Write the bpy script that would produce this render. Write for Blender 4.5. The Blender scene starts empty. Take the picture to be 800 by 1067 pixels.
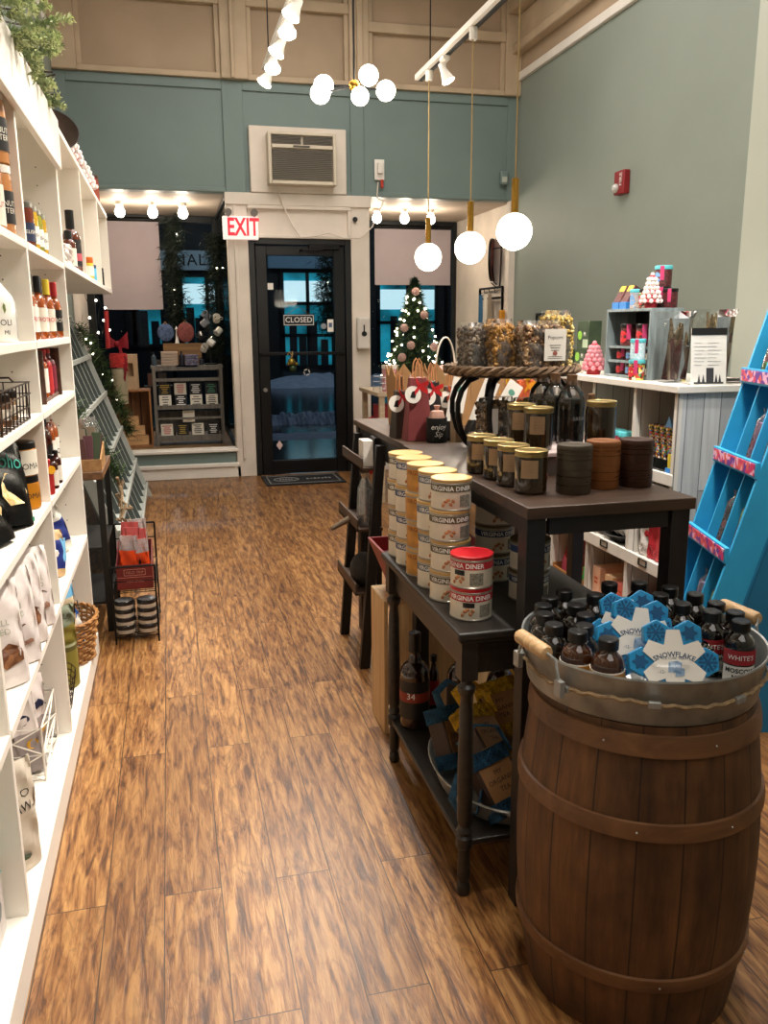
import bpy, math, random
from mathutils import Vector, Matrix
R_ = random.Random(11)
PI = math.pi
scn = bpy.context.scene
COL = scn.collection
def rad(a): return math.radians(a)

# ------------------------------------------------------------------ camera
cam_data = bpy.data.cameras.new('camera'); cam = bpy.data.objects.new('camera', cam_data); COL.objects.link(cam)
yaw, pitch, roll = 0.24394997700478216, 0.21829024387246293, -0.006305378005599902
fw = Vector((math.sin(yaw)*math.cos(pitch), math.cos(yaw)*math.cos(pitch), -math.sin(pitch)))
rt0 = Vector((math.cos(yaw), -math.sin(yaw), 0)); up0 = rt0.cross(fw)
rt = math.cos(roll)*rt0 + math.sin(roll)*up0; upv = -math.sin(roll)*rt0 + math.cos(roll)*up0
cam.matrix_world = Matrix(((rt.x, upv.x, -fw.x, 0), (rt.y, upv.y, -fw.y, 0), (rt.z, upv.z, -fw.z, 1.35), (0, 0, 0, 1)))
cam_data.sensor_fit = 'HORIZONTAL'; cam_data.sensor_width = 36; cam_data.lens = 880/800*36
cam_data.clip_start = .02; cam_data.clip_end = 200
scn.camera = cam
# ------------------------------------------------------------------ world, exposure, large lights
w = bpy.data.worlds.new('night'); scn.world = w; w.use_nodes = True
w.node_tree.nodes['Background'].inputs[0].default_value = (.012, .02, .05, 1)
w.node_tree.nodes['Background'].inputs[1].default_value = 1.0
scn.view_settings.view_transform = 'Standard'; scn.view_settings.look = 'None'
scn.view_settings.gamma = 1; scn.view_settings.use_curve_mapping = False
scn.view_settings.exposure = 0.22
def light(name, kind, loc, energy, col=(1, .86, .72), size=.1, target=None, spot=80, blend=.6, parent=None, sy=None):
    d = bpy.data.lights.new(name, kind); d.energy = energy; d.color = col
    if kind == 'AREA':
        d.shape = 'RECTANGLE'; d.size = size; d.size_y = sy or size
    else: d.shadow_soft_size = size
    if kind == 'SPOT': d.spot_size = rad(spot); d.spot_blend = blend
    o = bpy.data.objects.new(name, d); COL.objects.link(o); o.location = loc
    if target is not None:
        o.rotation_euler = (Vector(target)-Vector(loc)).to_track_quat('-Z', 'Y').to_euler()
    if parent: o.parent = parent; o.matrix_parent_inverse = Matrix()
    return o
CEIL = 4.35
light('ceiling_fill_rear', 'AREA', (1.1, -.6, CEIL-.1), 52, (1, .94, .88), 2.6, (1.1, -.6, 0), sy=3.0)  # added soft fill around the camera, no fixture modelled
light('ceiling_fill_front', 'AREA', (1.2, 4.6, CEIL-.1), 112, (1, .94, .88), 2.6, (1.2, 4.6, 0), sy=4.0)  # added ambient fill over the shop floor, no fixture modelled

# ------------------------------------------------------------------ materials
def hx(s, a=1):
    o = []
    for i in (0, 2, 4):
        c = int(s[i:i+2], 16)/255
        o.append(c/12.92 if c <= .04045 else ((c+.055)/1.055)**2.4)
    return (*o, a)
MATS = {}
def mat(name, col='888888', rough=.5, metal=0, var=.06, vs=6., bump=0., bs=80., stretch=None, emit=0, ecol=None, trans=0, alpha=1, ior=1.45, spec=.5, coat=0, col2=None):
    if name in MATS: return MATS[name]
    m = bpy.data.materials.new(name); m.use_nodes = True; nt = m.node_tree; N = nt.nodes; L = nt.links
    b = N['Principled BSDF']; c = hx(col)
    b.inputs['Roughness'].default_value = rough; b.inputs['Metallic'].default_value = metal
    b.inputs['Specular IOR Level'].default_value = spec; b.inputs['IOR'].default_value = ior
    b.inputs['Base Color'].default_value = c
    tc = N.new('ShaderNodeTexCoord'); mp = N.new('ShaderNodeMapping'); L.new(tc.outputs['Object'], mp.inputs[0])
    if stretch: mp.inputs['Scale'].default_value = stretch
    if var > 0:
        n = N.new('ShaderNodeTexNoise'); n.inputs['Scale'].default_value = vs; n.inputs['Detail'].default_value = 5
        L.new(mp.outputs[0], n.inputs['Vector'])
        r = N.new('ShaderNodeValToRGB'); L.new(n.outputs['Fac'], r.inputs[0])
        r.color_ramp.elements[0].position = .3; r.color_ramp.elements[1].position = .7
        if col2: r.color_ramp.elements[0].color = hx(col2); r.color_ramp.elements[1].color = c
        else:
            r.color_ramp.elements[0].color = tuple(max(0, v*(1-var*2)) for v in c[:3])+(1,)
            r.color_ramp.elements[1].color = tuple(min(1, v*(1+var)) for v in c[:3])+(1,)
        L.new(r.outputs[0], b.inputs['Base Color'])
    if bump > 0:
        n2 = N.new('ShaderNodeTexNoise'); n2.inputs['Scale'].default_value = bs; n2.inputs['Detail'].default_value = 4
        L.new(mp.outputs[0], n2.inputs['Vector'])
        bp = N.new('ShaderNodeBump'); bp.inputs['Strength'].default_value = bump; bp.inputs['Distance'].default_value = .004
        L.new(n2.outputs['Fac'], bp.inputs['Height']); L.new(bp.outputs[0], b.inputs['Normal'])
    if emit:
        b.inputs['Emission Color'].default_value = hx(ecol or col); b.inputs['Emission Strength'].default_value = emit
    if trans: b.inputs['Transmission Weight'].default_value = trans
    if coat: b.inputs['Coat Weight'].default_value = coat; b.inputs['Coat Roughness'].default_value = .1
    b.inputs['Alpha'].default_value = alpha
    MATS[name] = m; return m
def glass_sheet(name, tint='ffffff', refl=.04, rough=.02, cloud=0):
    """thin clear film or pane: see-through with a soft reflection"""
    if name in MATS: return MATS[name]
    m = bpy.data.materials.new(name); m.use_nodes = True; nt = m.node_tree; N = nt.nodes; L = nt.links
    for n in list(N): N.remove(n)
    out = N.new('ShaderNodeOutputMaterial'); t = N.new('ShaderNodeBsdfTransparent'); t.inputs[0].default_value = hx(tint)
    g = N.new('ShaderNodeBsdfGlossy'); g.inputs['Roughness'].default_value = rough
    fr = N.new('ShaderNodeFresnel'); fr.inputs[0].default_value = 1.45
    ad = N.new('ShaderNodeMath'); ad.operation = 'ADD'; ad.inputs[1].default_value = refl-.04; ad.use_clamp = True
    L.new(fr.outputs[0], ad.inputs[0])
    mx = N.new('ShaderNodeMixShader'); L.new(ad.outputs[0], mx.inputs[0]); L.new(t.outputs[0], mx.inputs[1]); L.new(g.outputs[0], mx.inputs[2])
    last = mx
    if cloud:
        d = N.new('ShaderNodeBsdfDiffuse'); d.inputs[0].default_value = (.9, .9, .9, 1)
        nz = N.new('ShaderNodeTexNoise'); nz.inputs['Scale'].default_value = 35
        ml = N.new('ShaderNodeMath'); ml.operation = 'MULTIPLY'; ml.inputs[1].default_value = cloud; L.new(nz.outputs['Fac'], ml.inputs[0])
        m2 = N.new('ShaderNodeMixShader'); L.new(ml.outputs[0], m2.inputs[0]); L.new(mx.outputs[0], m2.inputs[1]); L.new(d.outputs[0], m2.inputs[2]); last = m2
    L.new(last.outputs[0], out.inputs[0]); MATS[name] = m; return m
def lamp_mat(name, col, s):
    m = mat(name, 'ffffff', .4, var=0); b = m.node_tree.nodes['Principled BSDF']
    b.inputs['Emission Color'].default_value = hx(col); b.inputs['Emission Strength'].default_value = s; return m
def floor_mat():
    m = bpy.data.materials.new('hickory_planks'); m.use_nodes = True; nt = m.node_tree; N = nt.nodes; L = nt.links
    b = N['Principled BSDF']; tc = N.new('ShaderNodeTexCoord')
    mp = N.new('ShaderNodeMapping'); mp.inputs['Rotation'].default_value = (0, 0, PI/2); mp.inputs['Location'].default_value = (.3, .087, 0)
    L.new(tc.outputs['Object'], mp.inputs[0])
    br = N.new('ShaderNodeTexBrick'); br.inputs['Scale'].default_value = 1; br.offset = .37; br.offset_frequency = 2
    br.inputs['Brick Width'].default_value = 1.15; br.inputs['Row Height'].default_value = .135; br.inputs['Mortar Size'].default_value = .0014
    br.inputs['Color1'].default_value = (0, 0, 0, 1); br.inputs['Color2'].default_value = (1, 1, 1, 1); br.inputs['Mortar'].default_value = (0, 0, 0, 1)
    L.new(mp.outputs[0], br.inputs['Vector'])
    # per-plank offset of the figure
    add = N.new('ShaderNodeVectorMath'); add.operation = 'MULTIPLY_ADD'
    L.new(br.outputs['Color'], add.inputs[0]); add.inputs[1].default_value = (7, 3, 11); L.new(tc.outputs['Object'], add.inputs[2])
    m2 = N.new('ShaderNodeMapping'); m2.inputs['Scale'].default_value = (9, 1.1, 1); L.new(add.outputs[0], m2.inputs[0])
    n1 = N.new('ShaderNodeTexNoise'); n1.inputs['Scale'].default_value = 1.6; n1.inputs['Detail'].default_value = 3; n1.inputs['Distortion'].default_value = 1.1
    L.new(m2.outputs[0], n1.inputs['Vector'])
    # cathedral rings
    mr = N.new('ShaderNodeMath'); mr.operation = 'MULTIPLY'; mr.inputs[1].default_value = 11; L.new(n1.outputs['Fac'], mr.inputs[0])
    fr = N.new('ShaderNodeMath'); fr.operation = 'FRACT'; L.new(mr.outputs[0], fr.inputs[0])
    rr = N.new('ShaderNodeValToRGB'); L.new(fr.outputs[0], rr.inputs[0])
    e = rr.color_ramp.elements; e[0].position = 0; e[0].color = (.42, .42, .42, 1); e[1].position = .22; e[1].color = (1, 1, 1, 1)
    x = rr.color_ramp.elements.new(.8); x.color = (.9, .9, .9, 1); x = rr.color_ramp.elements.new(1); x.color = (.5, .5, .5, 1)
    m3 = N.new('ShaderNodeMapping'); m3.inputs['Scale'].default_value = (38, 4.2, 1); L.new(add.outputs[0], m3.inputs[0])
    n2 = N.new('ShaderNodeTexNoise'); n2.inputs['Scale'].default_value = 1.5; n2.inputs['Detail'].default_value = 6; n2.inputs['Roughness'].default_value = .65; n2.inputs['Distortion'].default_value = .6
    L.new(m3.outputs[0], n2.inputs['Vector'])
    r2 = N.new('ShaderNodeValToRGB'); L.new(n2.outputs['Fac'], r2.inputs[0])
    e = r2.color_ramp.elements; e[0].position = .36; e[0].color = hx('50301a'); e[1].position = .62; e[1].color = hx('b0834e')
    x = r2.color_ramp.elements.new(.47); x.color = hx('875a30')
    mu = N.new('ShaderNodeMixRGB'); mu.blend_type = 'MULTIPLY'; mu.inputs[0].default_value = .62
    L.new(r2.outputs[0], mu.inputs[1]); L.new(rr.outputs[0], mu.inputs[2])
    hs = N.new('ShaderNodeMixRGB'); hs.blend_type = 'MULTIPLY'; hs.inputs[0].default_value = 1
    rp = N.new('ShaderNodeValToRGB'); L.new(br.outputs['Color'], rp.inputs[0]); rp.color_ramp.elements[0].color = (.72, .68, .64, 1); rp.color_ramp.elements[1].color = (1.0, 1.0, 1.0, 1)
    L.new(mu.outputs[0], hs.inputs[1]); L.new(rp.outputs[0], hs.inputs[2])
    gap = N.new('ShaderNodeMixRGB'); L.new(br.outputs['Fac'], gap.inputs[0]); L.new(hs.outputs[0], gap.inputs[1]); gap.inputs[2].default_value = hx('33200f')
    L.new(gap.outputs[0], b.inputs['Base Color'])
    b.inputs['Roughness'].default_value = .36
    bp = N.new('ShaderNodeBump'); bp.inputs['Strength'].default_value = .35; bp.inputs['Distance'].default_value = .003
    L.new(n2.outputs['Fac'], bp.inputs['Height']); L.new(bp.outputs[0], b.inputs['Normal'])
    return m
def wood(name, dark, light_, rough=.5, axis='z', scale=1., dens=18):
    if name in MATS: return MATS[name]
    m = bpy.data.materials.new(name); m.use_nodes = True; nt = m.node_tree; N = nt.nodes; L = nt.links
    b = N['Principled BSDF']; tc = N.new('ShaderNodeTexCoord'); mp = N.new('ShaderNodeMapping'); L.new(tc.outputs['Object'], mp.inputs[0])
    s = {'x': (1.2, dens, dens), 'y': (dens, 1.2, dens), 'z': (dens, dens, 1.2)}[axis]
    mp.inputs['Scale'].default_value = tuple(v*scale for v in s)
    n = N.new('ShaderNodeTexNoise'); n.inputs['Scale'].default_value = 2; n.inputs['Detail'].default_value = 7; n.inputs['Roughness'].default_value = .6; n.inputs['Distortion'].default_value = .5
    L.new(mp.outputs[0], n.inputs['Vector']); r = N.new('ShaderNodeValToRGB'); L.new(n.outputs['Fac'], r.inputs[0])
    r.color_ramp.elements[0].position = .3; r.color_ramp.elements[0].color = hx(dark); r.color_ramp.elements[1].position = .68; r.color_ramp.elements[1].color = hx(light_)
    L.new(r.outputs[0], b.inputs['Base Color']); b.inputs['Roughness'].default_value = rough
    bp = N.new('ShaderNodeBump'); bp.inputs['Strength'].default_value = .3; bp.inputs['Distance'].default_value = .002
    L.new(n.outputs['Fac'], bp.inputs['Height']); L.new(bp.outputs[0], b.inputs['Normal'])
    MATS[name] = m; return m
def planks(name, c1, c2, gapc, width, length, axis='z', rough=.6, var=.5):
    """boards of differing tone: brick pattern in the y-z (or x-z) plane turned upright"""
    if name in MATS: return MATS[name]
    m = bpy.data.materials.new(name); m.use_nodes = True; nt = m.node_tree; N = nt.nodes; L = nt.links
    b = N['Principled BSDF']; tc = N.new('ShaderNodeTexCoord'); sx = N.new('ShaderNodeSeparateXYZ'); L.new(tc.outputs['Object'], sx.inputs[0])
    ad = N.new('ShaderNodeMath'); L.new(sx.outputs[0], ad.inputs[0]); L.new(sx.outputs[1], ad.inputs[1])
    cb = N.new('ShaderNodeCombineXYZ'); L.new(sx.outputs[2], cb.inputs[0]); L.new(ad.outputs[0], cb.inputs[1])
    br = N.new('ShaderNodeTexBrick'); br.inputs['Scale'].default_value = 1; br.offset = .41
    br.inputs['Brick Width'].default_value = length; br.inputs['Row Height'].default_value = width; br.inputs['Mortar Size'].default_value = .0022
    br.inputs['Color1'].default_value = hx(c1); br.inputs['Color2'].default_value = hx(c2); br.inputs['Mortar'].default_value = hx(gapc)
    L.new(cb.outputs[0], br.inputs['Vector'])
    mp = N.new('ShaderNodeMapping'); mp.inputs['Scale'].default_value = (3, 45, 3); L.new(cb.outputs[0], mp.inputs[0])
    n = N.new('ShaderNodeTexNoise'); n.inputs['Scale'].default_value = 1.3; n.inputs['Detail'].default_value = 6; L.new(mp.outputs[0], n.inputs['Vector'])
    r = N.new('ShaderNodeValToRGB'); L.new(n.outputs['Fac'], r.inputs[0]); r.color_ramp.elements[0].position = .3; r.color_ramp.elements[0].color = (1-var,)*3+(1,); r.color_ramp.elements[1].position = .62
    mu = N.new('ShaderNodeMixRGB'); mu.blend_type = 'MULTIPLY'; mu.inputs[0].default_value = 1; L.new(br.outputs['Color'], mu.inputs[1]); L.new(r.outputs[0], mu.inputs[2])
    L.new(mu.outputs[0], b.inputs['Base Color']); b.inputs['Roughness'].default_value = rough
    MATS[name] = m; return m
def voro(name, c1, c2, scale, rough=.6, bump=.6):
    if name in MATS: return MATS[name]
    m = mat(name, c1, rough, var=0); nt = m.node_tree; N = nt.nodes; L = nt.links; b = N['Principled BSDF']
    v = N.new('ShaderNodeTexVoronoi'); v.inputs['Scale'].default_value = scale; tc = N.new('ShaderNodeTexCoord'); L.new(tc.outputs['Object'], v.inputs['Vector'])
    r = N.new('ShaderNodeValToRGB'); sp = N.new('ShaderNodeSeparateColor'); L.new(v.outputs['Color'], sp.inputs[0]); L.new(sp.outputs[0], r.inputs[0])
    r.color_ramp.elements[0].color = hx(c1); r.color_ramp.elements[1].color = hx(c2); L.new(r.outputs[0], b.inputs['Base Color'])
    bp = N.new('ShaderNodeBump'); bp.inputs['Strength'].default_value = bump; bp.inputs['Distance'].default_value = .01; bp.invert = True
    L.new(v.outputs['Distance'], bp.inputs['Height']); L.new(bp.outputs[0], b.inputs['Normal']); return m

def palette(name, cols, scale, rough=.4, bump=.3):
    m = mat(name, cols[0], rough, var=0); nt = m.node_tree; N = nt.nodes; L = nt.links
    v = N.new('ShaderNodeTexVoronoi'); v.inputs['Scale'].default_value = scale; tc = N.new('ShaderNodeTexCoord'); L.new(tc.outputs['Object'], v.inputs['Vector'])
    r = N.new('ShaderNodeValToRGB'); r.color_ramp.interpolation = 'CONSTANT'; sp = N.new('ShaderNodeSeparateColor'); L.new(v.outputs['Color'], sp.inputs[0]); L.new(sp.outputs[0], r.inputs[0])
    e = r.color_ramp.elements; e[0].color = hx(cols[0]); e[1].position = (len(cols)-1)/len(cols); e[1].color = hx(cols[-1])
    for i in range(1, len(cols)-1): x = e.new(i/len(cols)); x.color = hx(cols[i])
    L.new(r.outputs[0], N['Principled BSDF'].inputs['Base Color'])
    bp = N.new('ShaderNodeBump'); bp.inputs['Strength'].default_value = bump; bp.inputs['Distance'].default_value = .004; bp.invert = True; L.new(v.outputs['Distance'], bp.inputs['Height']); L.new(bp.outputs[0], N['Principled BSDF'].inputs['Normal']); return m
# ------------------------------------------------------------------ mesh builder
TEXTC = {}
def text_geo(s, size=.1, align='CENTER', shear=0, bold=0, space=1):
    k = (s, size, align, shear, bold, space)
    if k not in TEXTC:
        cu = bpy.data.curves.new('t', 'FONT'); cu.body = s; cu.size = size; cu.align_x = align; cu.align_y = 'CENTER'; cu.shear = shear
        cu.offset = bold; cu.resolution_u = 2; cu.space_character = space
        o = bpy.data.objects.new('t', cu); COL.objects.link(o)
        dg = bpy.context.evaluated_depsgraph_get(); me = bpy.data.meshes.new_from_object(o.evaluated_get(dg))
        TEXTC[k] = ([tuple(v.co) for v in me.vertices], [tuple(p.vertices) for p in me.polygons])
        bpy.data.objects.remove(o); bpy.data.curves.remove(cu); bpy.data.meshes.remove(me)
    return TEXTC[k]
class MB:
    def __init__(s): s.v = []; s.f = []; s.mi = []; s.cur = 0; s.M = Matrix()
    def add(s, vs, fs, M=None):
        n = len(s.v); T = s.M @ M if M is not None else s.M
        s.v += [tuple(T @ Vector(p)) for p in vs]; s.f += [tuple(i+n for i in f) for f in fs]; s.mi += [s.cur]*len(fs); return s
    def box(s, x0, x1, y0, y1, z0, z1, M=None):
        x0, x1 = min(x0, x1), max(x0, x1); y0, y1 = min(y0, y1), max(y0, y1); z0, z1 = min(z0, z1), max(z0, z1)
        return s.add([(x0, y0, z0), (x1, y0, z0), (x1, y1, z0), (x0, y1, z0), (x0, y0, z1), (x1, y0, z1), (x1, y1, z1), (x0, y1, z1)],
                     [(0, 3, 2, 1), (4, 5, 6, 7), (0, 1, 5, 4), (1, 2, 6, 5), (2, 3, 7, 6), (3, 0, 4, 7)], M)
    def lathe(s, prof, n=24, c=(0, 0, 0), a0=0, a1=2*PI, M=None):
        full = abs(a1-a0-2*PI) < 1e-6; k = n if full else n+1; vs = []
        for i in range(k):
            a = a0+(a1-a0)*i/n; ca, sa = math.cos(a), math.sin(a)
            for r, z in prof: vs.append((c[0]+r*ca, c[1]+r*sa, c[2]+z))
        m = len(prof); fs = []
        for i in range(n):
            j = (i+1) % k
            for q in range(m-1): fs.append((i*m+q, j*m+q, j*m+q+1, i*m+q+1))
        return s.add(vs, fs, M)
    def cyl(s, r, z0, z1, n=20, c=(0, 0, 0), r2=None, M=None):
        return s.lathe([(0.00001, z0), (r, z0), (r if r2 is None else r2, z1), (0.00001, z1)], n, c, M=M)
    def rod(s, a, b, r, n=10, r2=None):
        a = Vector(a); b = Vector(b); d = b-a
        if d.length < 1e-7: return s
        return s.cyl(r, 0, d.length, n, r2=r2, M=Matrix.Translation(a) @ d.to_track_quat('Z', 'Y').to_matrix().to_4x4())
    def tube(s, pts, r, n=8, closed=False, flat=1.):
        P = [Vector(p) for p in pts]; m = len(P); vs = []; up = Vector((0, 0, 1)); prev = None
        for i in range(m):
            if closed: t = P[(i+1) % m]-P[i-1]
            else: t = P[min(i+1, m-1)]-P[max(i-1, 0)]
            if t.length < 1e-9: t = Vector((0, 0, 1))
            t.normalize()
            if prev is None:
                u = t.cross(up)
                if u.length < 1e-3: u = t.cross(Vector((1, 0, 0)))
            else: u = prev-t*prev.dot(t)
            if u.length < 1e-6: u = t.orthogonal()
            u.normalize(); prev = u; v = t.cross(u); rr = r[i] if isinstance(r, (list, tuple)) else r
            for k in range(n):
                a = 2*PI*k/n; vs.append(tuple(P[i]+u*rr*math.cos(a)+v*rr*flat*math.sin(a)))
        fs = []
        for i in range(m if closed else m-1):
            j = (i+1) % m
            for k in range(n): fs.append((i*n+k, i*n+(k+1) % n, j*n+(k+1) % n, j*n+k))
        if not closed: fs += [tuple(reversed(range(n))), tuple(range((m-1)*n, m*n))]
        return s.add(vs, fs)
    def sphere(s, c, r, n=16, m=10, sc=(1, 1, 1), M=None):
        prof = [(max(1e-5, r*math.sin(PI*i/m)), -r*math.cos(PI*i/m)) for i in range(m+1)]
        T = Matrix.Translation(c) @ Matrix.Diagonal((*sc, 1))
        return s.lathe(prof, n, M=(M @ T) if M is not None else T)
    def prism(s, poly, z0, z1, M=None):
        n = len(poly); vs = [(x, y, z0) for x, y in poly]+[(x, y, z1) for x, y in poly]
        fs = [tuple(reversed(range(n))), tuple(range(n, 2*n))]+[(i, (i+1) % n, (i+1) % n+n, i+n) for i in range(n)]
        return s.add(vs, fs, M)
    def grid(s, fn, nu, nv, cu=False, M=None, mf=None):
        ku = nu if cu else nu+1; vs = [fn(i/nu, j/nv) for j in range(nv+1) for i in range(ku)]
        n = len(s.v); c0 = s.cur; fs = [(j*ku+i, j*ku+(i+1) % ku, (j+1)*ku+(i+1) % ku, (j+1)*ku+i) for j in range(nv) for i in range(nu)]
        s.add(vs, fs, M)
        if mf:
            k = len(s.mi)-len(fs)
            for j in range(nv):
                for i in range(nu): s.mi[k+j*nu+i] = mf((i+.5)/nu, (j+.5)/nv)
        return s
    def text(s, t, size, M, **k):
        vs, fs = text_geo(t, size, **k); return s.add(vs, fs, M)
    def wrap(s, t, size, r, z, ang, c=(0, 0), **k):
        vs, fs = text_geo(t, size, **k); return s.add([(c[0]+r*math.cos(ang+x/r), c[1]+r*math.sin(ang+x/r), z+y) for x, y, q in vs], fs)
    def build(s, name, m, parent=None, smooth=True, bevel=0, seg=2, ang=35, loc=None, rot=None):
        me = bpy.data.meshes.new(name); me.from_pydata(s.v, [], s.f)
        ms = m if isinstance(m, (list, tuple)) else [m]
        for q in ms: me.materials.append(q)
        if len(ms) > 1: me.polygons.foreach_set('material_index', [min(i, len(ms)-1) for i in s.mi])
        me.update()
        if smooth:
            me.polygons.foreach_set('use_smooth', [True]*len(me.polygons)); me.set_sharp_from_angle(angle=rad(ang))
        o = bpy.data.objects.new(name, me); COL.objects.link(o)
        if parent: o.parent = parent
        if loc: o.location = loc
        if rot: o.rotation_euler = rot
        if bevel:
            bm = o.modifiers.new('bevel', 'BEVEL'); bm.width = bevel; bm.segments = seg; bm.limit_method = 'ANGLE'; bm.angle_limit = rad(40)
        return o
def T(x=0, y=0, z=0, rx=0, ry=0, rz=0):
    return Matrix.Translation((x, y, z)) @ Matrix.Rotation(rz, 4, 'Z') @ Matrix.Rotation(ry, 4, 'Y') @ Matrix.Rotation(rx, 4, 'X')
UP = T(rx=PI/2)              # a text or outline drawn in xy is stood upright, facing -y
def FX(x, y, z, s=1): return T(x, y, z, rz=s*PI/2) @ UP   # upright, facing +x (s=1) or -x (s=-1)
def FY(x, y, z, rz=0): return T(x, y, z, rz=rz) @ UP       # upright, facing -y
def tag(o, label, cat, group=None, kind=None):
    if label: o['label'] = label
    if cat: o['category'] = cat
    if group: o['group'] = group
    if kind: o['kind'] = kind
    return o
def thing(name, label, cat, loc=(0, 0, 0), rz=0, group=None, rx=0, ry=0):
    o = bpy.data.objects.new(name, None); o.empty_display_size = .05; COL.objects.link(o)
    o.location = loc; o.rotation_euler = (rx, ry, rz); return tag(o, label, cat, group)
def struct(name, mb, m, **k):
    o = mb.build(name, m, **k); o['kind'] = 'structure'; return o
def dup(root, label, loc, rz=None, group=None, sc=None, rot=None):
    def cp(o, par):
        c = o.copy(); COL.objects.link(c)
        if par: c.parent = par
        for ch in kids.get(o.name, []): cp(ch, c)
        return c
    kids = {}
    def walk(o):
        kids[o.name] = list(o.children)
        for ch in o.children: walk(ch)
    walk(root); r = cp(root, None); r.location = loc
    if rz is not None: r.rotation_euler = (0, 0, rz)
    if rot is not None: r.rotation_euler = rot
    if sc is not None: r.scale = (sc,)*3 if not isinstance(sc, tuple) else sc
    if label: r['label'] = label
    if group: r['group'] = group
    return r
# common materials
m_white = mat('white_paint', 'ece6dc', .45, var=.03); m_cream = mat('cream_paint', 'e2d6c8', .6, var=.07, vs=3, bump=.1, bs=30)
m_black = mat('black_paint', '121110', .45, var=.1); m_blkmetal = mat('black_metal', '151414', .4, .6, var=.05)
m_steel = mat('steel', 'b9b9b6', .3, 1, var=.05); m_brass = mat('brass', 'b8893a', .25, 1, var=.05)
m_blacktext = mat('black_print', '15130f', .6, var=0); m_whitetext = mat('white_print', 'efece6', .6, var=0)
m_redtext = mat('red_print', 'c21f2a', .6, var=0); m_kraft = mat('kraft_paper', 'a97f52', .8, var=.08, bump=.15)
m_clear = glass_sheet('clear_film', cloud=.12, refl=.1, rough=.12); m_glassjar = glass_sheet('clear_jar_glass', refl=.12, rough=.03)
# ================================================================== THE ROOM
XL, XR, YF, YB = -.77, 3.2, 7.73, -2.2
m_sage = mat('sage_wall_paint', '8b948a', .55, var=.04, vs=1.2, bump=.05, bs=60)
m_teal = mat('teal_wall_paint', '738480', .5, var=.05, vs=1.5)
m_sage_lit = mat('sage_paint_lit', 'b4b8ab', .55, var=.03, vs=1.5)  # sage lightened: light on the pier face put into the colour; sensor lens reuses it
m_beige = mat('beige_plaster', 'b09a80', .7, var=.08, vs=1.5, bump=.1, bs=25)
m_beige2 = mat('beige_trim_paint', 'bda88c', .6, var=.08, vs=4, bump=.1, bs=25)
f = MB().box(XL-.1, XR+.1, YB, YF, -.08, 0); struct('floor', f, floor_mat(), smooth=False)
f = MB().box(XL-.1, XR+.1, YB, YF+.1, CEIL, CEIL+.1); struct('ceiling', f, m_beige, smooth=False)
f = MB().box(XL-.1, XL, YB, YF+.15, 0, 3.5); struct('wall_left', f, m_sage, smooth=False)
f = MB().box(XL-.1, XL, YB, YF+.15, 3.5, CEIL); struct('wall_left_upper', f, m_beige, smooth=False)
f = MB().box(XL-.02, XL+.035, YB, YF, 3.49, 3.58); struct('trim_1', f, m_white, bevel=.006)
f = MB().box(XR, XR+.1, YB, YF+.15, 0, 3.47); struct('wall_right', f, m_sage, smooth=False)
f = MB().box(3.06, XR+.002, YB, 4.2, 0, 3.47); struct('wall_right_pier', f, m_sage_lit, smooth=False)
f = MB().box(XR, XR+.1, YB, YF+.15, 3.47, CEIL); struct('wall_right_upper', f, m_beige, smooth=False)
f = MB().box(XR-.03, XR+.02, YB, YF, 3.47, 3.54); struct('trim_2', f, m_white, bevel=.006)
f = MB().box(XR-.09, XR, YB, YF, 3.68, 3.76); f.box(XR-.14, XR, YB, YF, 4.0, 4.12); f.box(XR-.04, XR, YB, YF, 3.76, 4.0); struct('trim_3', f, m_beige2, bevel=.01)
f = MB().box(XL-.1, XR+.1, YB-.1, YB, 0, CEIL); struct('wall_back', f, m_sage, smooth=False)
# front wall: teal header
f = MB()
f.box(XL, XR, YF, YF+.12, 2.46, 3.345)
struct('wall_front', f, m_teal, smooth=False)
f = MB()   # raised stiles and rails making flat panels
for x0, x1 in ((XL, -.68), (.55, .72), (1.64, 1.76), (3.1, XR)): f.box(x0, x1, YF-.018, YF+.01, 2.462, 3.345)
for x0, x1 in ((-.68, .55), (1.76, 3.1), (.72, 1.64)):
    f.box(x0, x1, YF-.018, YF+.01, 3.27, 3.345)
    f.box(x0, x1, YF-.018, YF+.01, 2.462, 2.5)
struct('trim_4', f, m_teal, bevel=.004)
# beige upper wall with recessed panels
f = MB().box(XL, XR, YF, YF+.12, 3.345, CEIL); struct('wall_front_upper', f, m_beige, smooth=False)
f = MB()
for x0, x1 in ((XL, -.58), (.55, .77), (1.63, 1.8), (3.05, XR)): f.box(x0, x1, YF-.07, YF, 3.345, CEIL)
struct('trim_5', f, m_beige2, bevel=.006)
f = MB()
for x0, x1 in ((-.58, .55), (.77, 1.63), (1.8, 3.05)):
    f.box(x0, x1, YF-.05, YF, 3.345, 3.39); f.box(x0, x0+.04, YF-.04, YF, 3.39, 4.2); f.box(x1-.04, x1, YF-.04, YF, 3.39, 4.2)
    f.box(x0, x1, YF-.06, YF, 3.78 if x0 > 1 else 3.9, 3.86 if x0 > 1 else 3.98)
f.box(1.69, 1.74, YF-.1, YF-.06, 3.345, CEIL); f.box(.63, .66, YF-.1, YF-.06, 3.345, CEIL)
struct('trim_6', f, m_beige2, bevel=.005)
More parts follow.
